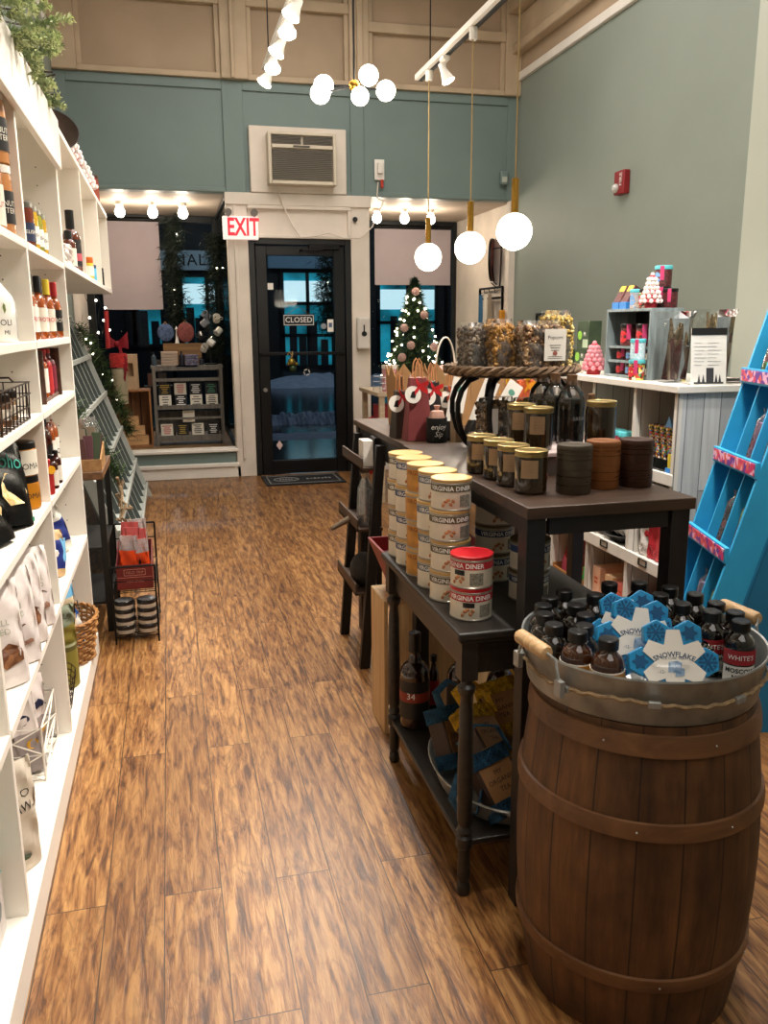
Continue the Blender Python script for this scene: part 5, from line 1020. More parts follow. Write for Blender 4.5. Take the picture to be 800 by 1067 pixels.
# back table
t = thing('back_table', 'dark wooden table with gift bags behind the nut tins', 'table', (0, 0, 0)); m_btw = wood('worn_brown', '33241a', '5a4230', axis='y')
MB().box(.761, 1.5, 2.64, 3.6, .925, .95).build('tabletop', m_btw, t, bevel=.003)
for x in (.77, 1.44):
    for y in (2.83, 3.54): MB().box(x, x+.045, y, y+.045, 0, .925).build('leg', m_blkw, t, bevel=.002)
MB().box(.815, 1.44, 2.845, 2.86, .84, .925).build('apron_board', m_blkw, t); MB().box(.775, .79, 2.876, 3.54, .84, .925).build('apron_board', m_blkw, t)

# ---------------------------------------------------------------- nut tins
m_tlid = col('tin_lid_tan', 'cfa766', rough=.35, var=.05); m_tbody = mat('tin_paper_white', 'e8dfcd', .45, var=.05, vs=25); m_trim = col('tin_rim_steel', 'a8a196', rough=.3, metal=.7)
m_nut = col('nut_print', 'b5764a'); m_fine = mat('fine_print', '8b8577', .6, var=.35, vs=200)
def nut_tin(name, label, loc, bandc, lidm, body=None, title='VIRGINIA DINER', tcol=None, badge=None, face=-1.85, group=None, lid=True):
    t = thing(name, label, 'tin', loc, 0, group); r, h = .049, .0765; body = body or m_tbody; tcol = tcol or m_whitetext
    MB().lathe([(0, 0), (r-.001, 0), (r, .002), (r, h-.004), (0, h-.004)], 32).build('body', body, t)
    for z in (.0, h-.013): MB().lathe([(r, z), (r+.0012, z+.001), (r+.0012, z+.003), (r, z+.004)], 32).build('rim', m_trim, t)
    MB().lathe([(r+.0003, h*.6), (r+.0008, h*.6), (r+.0008, h*.82), (r+.0003, h*.82)], 32).build('colour_band', bandc, t)
    MB().lathe([(r*1.015, h-.008), (r*1.025, h-.006), (r*1.025, h-.001), (r*.99, h-.0003), (r*.97, h-.0012), (0, h-.0012)], 32).build('lid', lidm, t)
    f = MB(); f.wrap(title, .0155, r+.0012, h*.705, face, bold=.0003); f.wrap(title, .0155, r+.0012, h*.705, face+PI, bold=.0003); f.build('brand_lettering', tcol, t, smooth=False)
    f = MB()
    for k, (a, z) in enumerate(((-.28, .3), (-.12, .22), (-.36, .18), (-.2, .36), (-.05, .32))): f.sphere((0, 0, 0), .0055, 8, 6, sc=(1, .25, .7), M=T((r+.0008)*math.cos(face+.2+a*1.6), (r+.0008)*math.sin(face+.2+a*1.6), h*z, rz=face+.2+a*1.6+PI/2, ry=k))
    f.build('nut_picture', m_nut, t)
    MB().lathe([(r+.0003, h*.12), (r+.0007, h*.12), (r+.0007, h*.5), (r+.0003, h*.5)], 10, a0=face+.45, a1=face+1.1).build('fine_print_panel', m_fine, t)
    if badge:
        f = MB().lathe([(r+.0004, h*.42), (r+.001, h*.42), (r+.001, h*.57), (r+.0004, h*.57)], 8, a0=face-.35, a1=face+.2); f.build('badge', badge, t)
    return t
m_olive = col('band_olive', '5f5336'); m_redb = col('band_red', 'b8212c'); m_grb = col('band_grey', '5d6976'); m_orb = mat('tin_orange', 'd0923a', .45, var=.15, vs=30); m_blb = col('band_blue', '27406e'); m_redlid = col('lid_red', 'c01c26', rough=.3)
ordn = ['lowest', 'second from the bottom', 'third from the bottom', 'topmost']
stacks = [('cream nut tin with olive band', (.648, 1.93), m_olive, m_tbody, None, 'nearest stack of four'), ('pale tin with blue grey band', (.648, 2.04), m_grb, m_tbody, None, 'second stack of four'),
          ('orange yellow nut tin', (.648, 2.15), m_orb, m_orb, None, 'third stack of four'), ('white tin with navy band, red badge', (.648, 2.26), m_blb, m_tbody, m_redtext, 'fourth stack of four'), ('cream nut tin with olive band', (.65, 2.355), m_olive, m_tbody, None, 'farthest stack of four')]
for nm, (x, y), b, body, bd, wh in stacks:
    p = nut_tin('nut_tin', f'{nm}, {ordn[0]} of the {wh}', (x, y, ZC+.0005), b, m_tlid, body, badge=bd, tcol=m_whitetext if b is not m_orb else col('title_brown', '8a4a1e'))
    p['group'] = 'nut tins stacked on the console'
    for k in range(1, 4): dup(p, f'{nm}, {ordn[k].replace(" the bottom", " bottom")} of the {wh}', (x+(.002 if k % 2 else -.0015), y, ZC+.0005+.0768*k), rz=.15*((k*7) % 3-1)*.4, group='nut tins stacked on the console')
p = nut_tin('nut_tin', 'red lidded nut tin on the console corner, lower of the pair', (.655, 1.79, ZC+.0005), m_redb, m_redlid, face=-1.95, badge=m_blk, group='pair of red lidded tins'); dup(p, 'red lidded nut tin on the console corner, upper of the pair', (.655, 1.789, ZC+.0773), rz=-.5)
p = nut_tin('nut_tin', 'blue banded tin beside the table leg, lower of the nearer pair', (.84, 1.88, ZC+.0005), m_blb, m_olive, group='blue banded tins under the tall table'); dup(p, 'blue banded tin beside the table leg, upper of the nearer pair', (.841, 1.88, ZC+.0773), rz=.6)
for k in range(3): dup(p, f'blue banded tin in shade under the tall table, {("lowest", "middle", "topmost")[k]} of the rear three', (.815, 2.06, ZC+.0005+.0768*k), rz=.3)

# ---------------------------------------------------------------- jars, canisters, bottles on the tall table
m_amber = mat('amber_honey', '33220f', .08, var=.15, vs=14, coat=1, col2='1c1208'); m_klab = col('label_kraft', '97795a')
def candle_jar(label, x, y, z, group='amber jars with gold lids', r=.0375, h=.09, lab=True):
    t = thing('amber_jar', label, 'jar', (x, y, z), 0, group)
    MB().lathe([(0, 0), (r*.9, 0), (r, .005), (r, h*.93), (r*.95, h), (0, h)], 28).build('glass_body', m_amber, t)
    MB().lathe([(r*.96, h-.006), (r*1.0, h-.005), (r*1.0, h+.003), (r*1.03, h+.004), (r*1.03, h+.008), (r*.96, h+.0095), (r*.93, h+.0085), (0, h+.0085)], 28).build('gold_lid', m_gold, t)
    if lab:
        MB().lathe([(r+.0004, h*.42), (r+.0009, h*.42), (r+.0009, h*.88), (r+.0004, h*.88)], 12, a0=-2.6, a1=-1.55).build('kraft_label', m_klab, t)
        f = MB(); 
        for k in range(3): f.lathe([(r+.001, h*(.58+.07*k)), (r+.0012, h*(.585+.07*k))], 6, a0=-2.3+.1*k, a1=-1.85-.1*k)
        f.build('label_print', col('print_brown', '5c452f'), t)
    return t
for x, y, lab in ((.79, 1.775, 'nearest amber jar in the row of four on the table edge'), (.785, 1.87, 'second amber jar in the row of four on the table edge'), (.785, 1.965, 'third amber jar in the row of four on the table edge'), (.775, 2.06, 'farthest amber jar in the row of four on the table edge')): candle_jar(lab, x, y, ZT_+.0005)
ZR = 1.03
t = thing('display_riser', 'low pinkish white riser on the tall table under jars and bottles', 'riser', (0, 0, 0)); m_rise = mat('riser_pink_white', 'd9c8c4', .5, var=.05)
MB().box(.875, 1.119, 1.955, 2.29, ZR-.01, ZR).build('top_board', m_rise, t, bevel=.001); MB().box(.885, 1.105, 1.965, 2.28, ZT_, ZR-.01).build('base_block', col('riser_grey', '5d5650'), t)
candle_jar('amber jar with gold lid on the white riser, nearer of the pair', .92, 2.03, ZR+.0005, h=.1); candle_jar('amber jar with gold lid on the white riser, farther of the pair', .915, 2.135, ZR+.0005, h=.1)
candle_jar('large dark jar with gold lid on the right end of the riser, no label', 1.08, 1.995, ZR+.0005, h=.115, r=.038, lab=False)
tag(MB().text('', .01, T()).box(.0, .016, 0, .001, 0, .012).build('price_tag', m_blk, loc=(1.02, 1.964, 1.045)), None, None); bpy.data.objects.remove(bpy.data.objects['price_tag'])
m_cork = mat('cork', '7a5a3e', .8, var=.2, vs=90, bump=.4, bs=150); m_tea = mat('black_tea_leaves', '0d0b0a', .9, var=.6, vs=160, bump=1, bs=260, col2='1c1917')
for x, y, lab in ((1.045, 2.1, 'nearest corked glass bottle of black tea leaves on the riser'), (1.035, 2.18, 'middle corked glass bottle of black tea leaves on the riser'), (1.03, 2.2555, 'farthest corked glass bottle of black tea leaves on the riser')):
    t = thing('tea_bottle', lab, 'bottle', (x, y, ZR+.0005), 0, 'corked bottles of tea leaves'); r = .0365
    MB().lathe([(0, 0), (r, 0), (r, .11), (r*.97, .122), (r*.85, .138), (r*.6, .15), (r*.42, .157), (r*.4, .168), (r*.45, .17)], 28).build('glass_body', m_glassjar, t)
    MB().lathe([(0, .003), (r*.95, .003), (r*.95, .11), (r*.8, .121), (0, .125)], 28).build('tea_leaves', m_tea, t)
    MB().cyl(.0125, .158, .186, 16, r2=.0145).build('cork', m_cork, t)
    f = MB(); f.wrap('BREW', .014, r+.0008, .07, -1.35); f.build('lettering', col('etched_white', '8a8a88'), t, smooth=False)
    MB().lathe([(r+.0004, .03), (r+.0008, .03), (r+.0008, .052), (r+.0004, .052)], 6, a0=-1.5, a1=-.9).build('black_sticker', m_blk, t)
bottle('corked_bottle', 'small corked glass bottle peeking between tea bottle and large jar', 'bottle', (1.098, 2.085, ZR+.0005), .015, .135, m_glassjar, m_cork, caph=.02, nr=.5)
def canister(label, x, y, z, c, lid_sheen=.3):
    t = thing('canister', label, 'canister', (x, y, z), 0); r, h = .04, .112; m = mat('canister_'+c, c, .42, .25, var=.1, vs=9)
    MB().lathe([(0, 0), (r*.97, 0), (r, .002), (r, .055), (0, .055)], 32).build('lower_body', m, t)
    MB().lathe([(0, .0555), (r*1.01, .0555), (r*1.01, .098), (r, .098), (0, .098)], 32).build('upper_body', m, t)
    MB().lathe([(r*1.015, .0985), (r*1.02, .1), (r*1.02, h-.006), (r*.97, h-.001), (r*.9, h), (r*.85, h-.001), (0, h-.001)], 32).build('lid', m, t)
    f = MB()
    for z_ in (.02, .04, .078, .09): f.lathe([(r*1.012, z_), (r*1.018, z_+.0008), (r*1.012, z_+.0016)], 32)
    for z_ in (.028, .087): f.lathe([(r*1.013, z_), (r*1.016, z_+.002)], 6, a0=-1.3, a1=-.85)
    f.build('embossed_lines', mat('line_sheen_'+c, c, .2, .8, var=0), t); return t
canister('dark olive ribbed tin canister on the front of the tall table', .885, 1.75, ZT_+.0005, '4a4032'); canister('bright brown tin canister between the two darker canisters', .978, 1.79, ZT_+.0005, '8a552c'); canister('dark chocolate brown tin canister nearest the table corner', 1.065, 1.79, ZT_+.0005, '42281d')
tag(MB().box(.93, 1.1, 1.865, 1.93, ZT_+.0005, ZT_+.012).build('red_booklet', col('booklet_red', '7a1a22'), bevel=.001), 'dark red booklet lying behind the canisters at the riser foot', 'booklet')

# ---------------------------------------------------------------- tiered stand and popcorn
t = thing('tiered_stand', 'two tier stand with wicker edged trays and curved black iron legs', 'tiered stand', (1.01, 2.44, ZT_)); m_iron = mat('wrought_iron', '151210', .45, .5, var=.1); m_wov = mat('grey_wicker', '8a6f52', .7, var=.4, vs=50, bump=.5, bs=150, col2='4a3626')
def wtray(z, r, nm):
    MB().cyl(r*.97, z-.02, z-.006, 40).build(nm+'_board', mat('tray_wood', '3a2a1e', .6, var=.2), t)
    f = MB()
    for s in range(3): f.tube([((r+.007*math.cos(i*.9+s*2.1))*math.cos(2*PI*i/90), (r+.007*math.cos(i*.9+s*2.1))*math.sin(2*PI*i/90), z-.002+.009*math.sin(i*.9+s*2.1)) for i in range(90)], .0065, 5, closed=True)
    f.build(nm+'_wicker_edge', m_wov, t)
wtray(.25, .197, 'upper_tray'); wtray(.035, .125, 'lower_tray')
for a in (3.35, 4.0, .5, 1.6, 5.6, 2.5):
    c, s = math.cos(a), math.sin(a); MB().tube([(rr*c, rr*s, z) for rr, z in ((.12, .225), (.15, .215), (.175, .185), (.187, .15), (.187, .11), (.172, .06), (.145, .02), (.128, .004))], .0085, 8).build('iron_leg', m_iron, t)
MB().lathe([(.13, .224), (.14, .228), (.14, .232), (.12, .232)], 32).build('iron_ring', m_iron, t)
POPK = {}
def popcorn_bag(label, x, y, z, w_, d, h, c1, c2, seed, rz=0, lab=False, group='clear bags of popcorn', dark=None):
    t = thing('popcorn_bag', label, 'popcorn bag', (x, y, z), rz, group); q = random.Random(seed)
    mk = [mat('kernel_'+c1, c1, .55, var=.2, vs=60), mat('kernel_'+c2, c2, .55, var=.2, vs=60)]
    f = MB(); hh = h*.86
    f.cur = 0; f.grid(bagfn(w_*.8, d*.75, hh*.95, seed, .004, top=.85, pinch=.2), 16, 10, cu=True)
    n = int(900*(w_*hh+d*hh+w_*d*.5)/.022*.5)
    for _ in range(int(n*1.25)):
        k = q.random(); sgn = q.choice((-1, 1)); f.cur = 0 if q.random() < .55 else 1
        if k < .6: p = ((q.random()-.5)*w_*.88, sgn*(d/2*.82), q.random()*hh)
        elif k < .88: p = (sgn*w_/2*.86, (q.random()-.5)*d*.8, q.random()*hh)
        else: p = ((q.random()-.5)*w_*.82, (q.random()-.5)*d*.75, hh*(.97+.06*q.random()))
        r = .005+.0026*q.random(); c0 = len(f.v); f.sphere(p, r, 6, 4, sc=(1, .8+.4*q.random(), .8+.4*q.random()))
        for i in range(c0, len(f.v)): v = f.v[i]; f.v[i] = (v[0]+q.gauss(0, .0011), v[1]+q.gauss(0, .0011), max(.001, v[2]+q.gauss(0, .0011)))
    tag(f.build('popcorn', mk, t, ang=80), None, None, kind='stuff')
    fn = bagfn(w_*1.04, d*1.08, h, seed+1, .003, top=.55, pinch=.22); g = MB().grid(fn, 28, 16, cu=True); g.add([fn(i/28, 1) for i in range(28)], [tuple(range(28))]); g.build('clear_bag', m_clear, t, ang=70)
    if lab:
        y_ = -d*.56-.002; MB().box(-.005, w_*.5, y_-.001, y_, h*.2, h*.83).build('label', m_wl, t, smooth=False)
        f = MB(); X = (-.005+w_*.5)/2; f.text('Popcorn', w_*.11, FY(X, y_-.0014, h*.66)); 
        for k in range(3): f.box(X-w_*(.14-.02*k), X+w_*(.14-.02*k), y_-.0014, y_-.001, h*(.5-.05*k), h*(.512-.05*k))
        for k in range(2): f.box(X-w_*.18, X+w_*.18, y_-.0014, y_-.001, h*(.28-.035*k), h*(.287-.035*k))
        f.build('lettering', m_blacktext, t, smooth=False); MB().prism(blob(0, 0, w_*.06, 10), 0, .0006, FY(X, y_-.001, h*.35)).build('label_picture', col('print_rose', '9a5a50'), t, smooth=False)
    return t
ZTU = ZT_+.2505-.006
popcorn_bag('grey brown popcorn bag at the left of the upper tray', .88, 2.43, ZTU, .07, .07, .14, '6f6052', 'a2937f', 1, rz=.25)
popcorn_bag('golden caramel popcorn bag standing second on the upper tray', .952, 2.4, ZTU, .078, .07, .15, 'a5742e', 'c9995a', 2, rz=.2)
popcorn_bag('brown and cream popcorn bag with a white label on the upper tray', 1.06, 2.36, ZTU, .135, .075, .145, '7a5636', 'c9a57a', 3, rz=.12, lab=True)
popcorn_bag('pale yellow popcorn bag at the right end of the upper tray', 1.148, 2.43, ZTU, .09, .075, .175, 'c7a552', 'e6d290', 4, rz=.2)
popcorn_bag('tan popcorn bag half hidden behind the caramel one on the upper tray', 1.02, 2.52, ZTU, .08, .07, .11, '8a6f50', 'b59a78', 5, rz=.3)
ZTL = ZT_+.035-.0055
popcorn_bag('dark brown popcorn bag with side label on the lower tray', .95, 2.41, ZTL, .11, .07, .135, '6a5038', 'b39470', 6, rz=.25)
MB().box(-.062, -.025, -.05, -.049, .03, .105).build('label', m_wl, bpy.data.objects['popcorn_bag.005'], smooth=False)
popcorn_bag('pale yellow popcorn bag beside the dark one on the lower tray', 1.062, 2.42, ZTL, .1, .075, .13, 'b89a4a', 'd8c68a', 7, rz=.15)

# ---------------------------------------------------------------- gift bags on the back table
ZB = .9505
def bottle_bag(label, x, y, rz, c, h=.25, w_=.085, tagc=True, bow='c42226', sw=1, name='gift_bag', handle='c98a5a', top=.62):
    t = thing(name, label, 'gift bag', (x, y, ZB), rz); m = mat('bagpaper_'+c, c, .45, var=.08, vs=12)
    b0, b1 = w_/2, w_/2*top
    MB().add([(-b0, -.03, 0), (b0, -.03, 0), (b0, .03, 0), (-b0, .03, 0), (-b1, -.012, h), (b1, -.012, h), (b1, .012, h), (-b1, .012, h)], [(0, 3, 2, 1), (4, 5, 6, 7), (0, 1, 5, 4), (1, 2, 6, 5), (2, 3, 7, 6), (3, 0, 4, 7)]).build('bag_body', m, t, bevel=.003)
    for s in (-1, 1): MB().tube([(-b1*.5, s*.012, h-.005), (-b1*.3, s*.014, h+.05), (0, s*.014, h+.065), (b1*.3, s*.014, h+.05), (b1*.5, s*.012, h-.005)], .0028, 5).build('handle', mat('cord_'+handle, handle, .6), t)
    if tagc:
        f = MB().cyl(.03, 0, .0015, 24, M=T(-.03*sw, -.034, h*.74, rx=PI/2-.15)); g = f.build('round_tag', m_wl, t)
        MB().prism([(-.012, -.01), (.006, -.012), (.012, .004), (.008, .014), (-.004, .01)], 0, .0008, T(-.03*sw, -.0362, h*.74, rx=PI/2-.15)).build('tag_print', m_blk, g, smooth=False)
    if bow:
        mb = mat('bow_'+bow, bow, .5, var=.15, vs=30); q = random.Random(int(x*100))
        f = MB()
        for k in range(4): a = k*1.7+.5; f.grid(lambda u, v, a=a: (-.005+.032*math.cos(a)*math.sin(PI*u)+.004*u, -.03-.012*math.sin(PI*u), h*.86+.03*math.sin(a)*math.sin(PI*u)+.016*(v-.5)), 8, 2)
        f.build('ribbon_bow', mb, t, ang=70)
    return t
bottle_bag('burgundy tapered gift bag with red bow and white round tag on the back table', .835, 2.86, .1, '7c3a3a', h=.22, w_=.1)
bottle_bag('clear brown gift bag with round tag standing left of the burgundy bag', .792, 2.94, .2, '3a2f28', h=.17, w_=.06)
bottle_bag('black gift bag with red bow standing right of the burgundy bag', .91, 2.93, .1, '1f1b1a', h=.2, w_=.075)
bottle_bag('brown gift bag with tag near the iron stand leg', .99, 2.96, 0, '5a4030', h=.18, w_=.07, bow='b5482a')
for i, (x, y, w_, lab) in enumerate(((.93, 3.27, .14, 'kraft paper box with pointed crown top at the left rear of the back table'), (1.08, 3.3, .15, 'kraft paper box with pointed crown top behind the black gift bag'), (1.24, 3.34, .15, 'kraft paper box with pointed crown top behind the iron stand'))):
    t = thing('kraft_box', lab, 'box', (x, y, ZB), .1, 'kraft boxes with crown tops'); h0, h1 = .14, .245
    for s, rot in ((-1, 0), (1, 0), (-1, 1), (1, 1)):
        P = [(-w_/2, 0), (w_/2, 0), (w_/2, h1), (w_*.25, h1-.045), (0, h1), (-w_*.25, h1-.045), (-w_/2, h1)]
        MB().prism(P, -.0015, .0015, T(0, 0, 0, rz=rot*PI/2) @ T(0, s*w_/2, 0, rx=-s*.06) @ UP).build('side_panel', m_kraft, t, smooth=False)
    MB().box(-w_/2, w_/2, -w_/2, w_/2, 0, .004).build('base', m_kraft, t); MB().box(-w_*.4, w_*.4, -w_*.4, w_*.4, .004, .2).build('contents', mat('contents_plaid', '6f5a4a', .7, var=.4, vs=40), t)
# chalk cup, wood block, white cards
t = thing('chalk_cup', 'black pot with white chalk writing before the gift bags', 'pot', (.935, 3.02, ZB)); 
t.location = (.885, 2.79, ZB); MB().lathe([(0, 0), (.034, 0), (.036, .004), (.036, .085), (.033, .085), (.033, .006), (0, .006)], 24).build('pot', mat('chalkboard', '1c1f1f', .7, var=.15), t)
f = MB(); f.wrap('enjoy', .026, .0365, .055, -1.7, shear=.3); f.wrap('Sip', .026, .0365, .03, -1.7, shear=.3); f.build('lettering', m_whitetext, t, smooth=False)
t = thing('cup_filler', 'bundle of pale wrapped treats standing in the chalk pot', 'treats', (.885, 2.79, ZB+.007)); MB().lathe([(0, 0), (.028, 0), (.03, .075), (.022, .1), (.006, .105), (.012, .12), (0, .12)], 14).build('wrapping', col('treat_pink', 'c79a88'), t)
m_blkp = wood('pine_block', '8a7258', 'a98f70', axis='z')
tag(MB().box(-.012, .012, -.03, .03, 0, .11).build('wooden_block', m_blkp, loc=(1.03, 2.99, .9505), bevel=.002), 'upright pale wooden block beside the chalk pot', 'wooden block'); bpy.data.objects['wooden_block'].location = (.99, 2.91, .971)
bpy.data.objects['wooden_block'].location = (.925, 2.7, ZB)
for i, (x, y, ry, lab) in enumerate(((.96, 2.84, .25, 'white card tag with green leaf print, left of the iron leg'), (1.04, 2.82, .45, 'white card tag leaning right between the iron legs'), (1.12, 2.84, .6, 'white card tag with pale blue print, farthest right'))):
    t = thing('card_tag', lab, 'card', (x, y, ZB+.06), rx=-.15, ry=ry, group='white card tags by the stand'); MB().box(-.03, .03, -.001, .001, 0, .16).build('card', m_wl, t, smooth=False)
    MB().prism(blob(0, .12, .014, 8), 0, .0006, FY(0, -.0012, 0)).build('leaf_print', col('tag_leaf_green', '5f9a86'), t, smooth=False)
    MB().box(-.02, .02, -.03, .03, -.06, .0).build('card_stand', m_blk, t)
for i, (x, y, c, lab) in enumerate(((1.3, 3.3, 'c8562a', 'orange paper bag with looped handles, left behind the popcorn'), (1.38, 3.34, 'b9502c', 'orange paper bag with looped handles, middle behind the popcorn'), (1.46, 3.32, 'c55a30', 'orange paper bag with looped handles, right behind the popcorn'))):
    t = bottle_bag(lab, x-.02, y, .1, c, h=.17, w_=.075, tagc=False, bow='e0951c' if i != 1 else 'd9a82a', handle='c8744a', top=.95); MB().sphere((0, -.02, .19), .018, 8, 6, sc=(1, .5, 1.4)).build('yellow_felt_charm', col('felt_yellow', 'e0a422', rough=.8), t)
tag(MB().box(-.01, .07, -.02, .02, 0, .002).add([(0, 0, 0), (.09, .01, 0), (.0, .01, .05)], [(0, 1, 2)]).build('yellow_card', col('felt_yellow', 'e0a422'), loc=(1.4, 3.14, ZB)), 'small folded yellow card at the right of the orange bags', 'card')

# ---------------------------------------------------------------- beyond: table by the right window, tree, basket, wall signs
t = thing('white_table', 'cream wooden table stacked with pink boxes near the right window', 'table', (1.95, 6.5, 0)); m_crt = wood('cream_wood', 'a8937a', 'c9b498', axis='x')
MB().box(-.45, .6, -.3, .35, .82, .85).build('tabletop', m_crt, t, bevel=.003); MB().box(-.4, .55, -.27, .3, .35, .37).build('lower_shelf', m_crt, t, bevel=.002)
for x in (-.43, .54):
    for y in (-.28, .29): MB().box(x, x+.04, y, y+.04, 0, .82).build('leg', m_crt, t, bevel=.002)
t = thing('wooden_bench', 'low cream wooden bench with turned leg before the white table', 'bench', (1.62, 5.2, 0)); MB().box(-.12, .5, -.14, .2, .56, .62).build('seat', m_crt, t, bevel=.004)
for x in (-.09, .46):
    for y in (-.11, .16): MB().lathe([(0, 0), (.018, 0), (.022, .1), (.028, .2), (.02, .25), (.03, .35), (.02, .45), (.022, .56), (0, .56)], 14, c=(x, y, 0)).build('leg', m_crt, t)
m_ppk = mat('pink_pattern', 'b04a58', .5, var=.7, vs=70, col2='e6c3c6'); m_pred = col('box_deep_red', '8a1f26')
k = 0
for (x, y, z, sx, sy, sz, m, lab) in ((1.62, 6.3, .8505, .05, .05, .2, m_ppk, 'clear canister of pink and white candy on the white table, left'), (1.78, 6.35, .8505, .07, .05, .1, m_blk, 'small black box on the white table beside the candy canister'), (1.62, 6.35, .3705, .1, .08, .38, m_pred, 'tall deep red box on the lower shelf of the white table, left'), (1.85, 6.35, .3705, .1, .08, .24, m_ppk, 'pink patterned box on the lower shelf of the white table, middle'), (2.1, 6.35, .3705, .1, .08, .3, m_pred, 'deep red box on the lower shelf of the white table, right'), (1.98, 6.4, .8505, .1, .06, .12, m_ppk, 'wide pink patterned box on top of the white table')):
    t = thing('gift_box', lab, 'box', (x, y, z)); MB().box(-sx, sx, -sy, sy, 0, sz*.86).build('body', m, t, bevel=.003); MB().box(-sx-.002, sx+.002, -sy-.002, sy+.002, sz*.86, sz).build('lid', m_wl if m is m_ppk else m, t, bevel=.002)
t = thing('wire_tray', 'thin grey wire tray edge around the candy on the white table', 'tray', (1.72, 6.28, .8505)); f = MB()
for z in (.03, .07, .11): f.tube([(-.2, -.08, z), (.2, -.08, z), (.2, .14, z), (-.2, .14, z)], .003, 5, closed=True)
for x in (-.2, 0, .2): f.rod((x, -.08, 0), (x, -.08, .11), .003, 5); f.rod((x, .14, 0), (x, .14, .11), .003, 5)
f.build('wires', m_steel, t)
t = thing('white_basket', 'white basket with a tall hoop handle beyond the popcorn', 'basket', (1.49, 4.55, .95)); m_wbk = mat('white_wicker', 'ddd3c4', .6, var=.1, bump=.3, bs=90)
MB().lathe([(0, 0), (.05, 0), (.07, .14), (.067, .14), (.048, .008), (0, .008)], 28).build('tub', m_wbk, t)
MB().tube([(.068*math.cos(a)*.85, 0, .13+.2*math.sin(a)) for a in [PI*i/16 for i in range(17)]], .009, 8, flat=.5).build('hoop_handle', m_wbk, t)
for i in range(3): MB().sphere((-.02+.05*i, -.01, .15), .03, 10, 8).build('pink_tissue', mat('tissue_pink', 'd0a39c', .8, bump=.6, bs=60), t)
t2 = thing('pedestal_table', 'dark round pedestal table holding the white basket', 'table', (1.49, 4.55, 0)); MB().cyl(.2, .92, .9495, 32).build('tabletop', m_btw, t2); MB().lathe([(0, 0), (.15, 0), (.16, .02), (.04, .06), (.03, .5), (.04, .92), (0, .92)], 20).build('pedestal', m_blkw, t2)
t = thing('christmas_tree', 'small lit Christmas tree with plaid ornaments in the right window', 'christmas tree', (2.52, 8.75, ZD)); q = random.Random(21); a, b = MB(), MB(); HT = 1.55; zb = .45
for k in range(240):
    v = (k+.5)/240; z = zb+(HT-zb)*v; rr = .33*(1-v)**.9+.02; an = k*2.4; ln = rr*(.8+.3*q.random()); p0 = Vector((0, 0, z+.05)); e = Vector((ln*math.cos(an), ln*math.sin(an), z-.05)); needles(a, [p0, p0.lerp(e, .5), e], 60, .055, q, r=.003, cone=.75); needles(b, [p0.lerp(e, .6), e], 12, .05, q, r=.003, cone=.7)
tag(a.build('needles', mat('tree_needles', '1d3a22', .6, var=.3, vs=20, col2='0c1c10'), t, smooth=False), None, None, kind='stuff'); tag(b.build('needle_tips', m_pine2, t, smooth=False), None, None, kind='stuff')
MB().rod((0, 0, 0), (0, 0, HT), .018).build('trunk', m_twig, t); MB().cyl(.12, 0, .14, 20, r2=.15).build('pot', m_blkw, t)
for k in range(85):
    v = q.random()**1.2; z = zb+(HT-zb)*v; rr = .33*(1-v)**.9+.02; an = 2*PI*q.random(); MB().sphere((rr*math.cos(an), rr*math.sin(an), z-.03), .0115, 8, 6).build('tree_light', m_fairy, t)
m_plaid = mat('plaid_fabric', 'a86a62', .8, var=.5, vs=60, col2='d8c0b4')
for an, z in ((4.3, .8), (5.1, 1.15), (3.9, 1.0), (5.3, .78), (4.6, 1.42), (4.0, .66)):
    v = (z-zb)/(HT-zb); rr = .33*(1-v)**.9+.03; MB().sphere((rr*math.cos(an), rr*math.sin(an), z), .045, 14, 10, sc=(1, .6, 1.1)).build('plaid_ornament', m_plaid, t)
tp = thing('window_pedestal', 'dark crate under the Christmas tree in the right window', 'crate', (2.52, 8.75, ZD)); bpy.data.objects['christmas_tree'].location.z = ZD+.2
MB().box(-.2, .2, -.2, .2, 0, .016).build('base_board', m_crw, tp); MB().box(-.2, .2, -.2, .2, .18, .1995).build('top_board', m_crw, tp)
for x in (-.2, .184): MB().box(x, x+.016, -.2, .2, .016, .18).build('side_board', m_crw, tp)
bpy.data.objects['christmas_tree'].scale = (1, 1, .87)
t = thing('round_sign', 'round red and white shop sign hung sideways on the right wall', 'sign', (3.06, 8.2, 1.77)); 
MB().cyl(.2, 0, .015, 40, M=T(.11, 0, .2, rz=-.5) @ T(ry=-PI/2)).build('disc', mat('sign_red', '8a4038', .5, var=.3, vs=14), t)
MB().cyl(.15, 0, .003, 40, M=T(.11, 0, .2, rz=-.5) @ T(-.0145, 0, 0) @ T(ry=-PI/2)).build('inner_disc', mat('sign_dark', '2c3038', .5, var=.6, vs=18, col2='b5aaa0'), t)
MB().lathe([(.195, -.004), (.205, -.004), (.205, .02), (.195, .02)], 40, M=T(.11, 0, .2, rz=-.5) @ T(ry=-PI/2)).build('rim', m_blkmetal, t)
t = thing('sign_bracket', 'black iron wall bracket reaching over the round sign', 'bracket', (3.17, 7.98, 1.75)); f = MB(); f.tube([(0, 0, .32), (-.02, .22, .32)], .006, 6); f.tube([(0, 0, .34), (0, 0, .18), (.0, .02, -.04)], .008, 6); f.tube([(-.02, .2, .2), (-.02, .12, 0), (-.02, .06, -.02)], .008, 6); f.tube([(-.02, .2, .0), (-.02, .06, -.05)], .006, 6); f.build('iron_arms', m_blkmetal, t)
t = thing('hook_rack', 'black wall hook rack with aprons below the round sign', 'hook rack', (3.16, 8.2, 1.3)); f = MB()
for y in (-.3, .32): f.box(-.01, .01, y-.01, y+.01, 0, .4)
for z in (.0, .29, .39): f.box(-.01, .01, -.3, .32, z, z+.02)
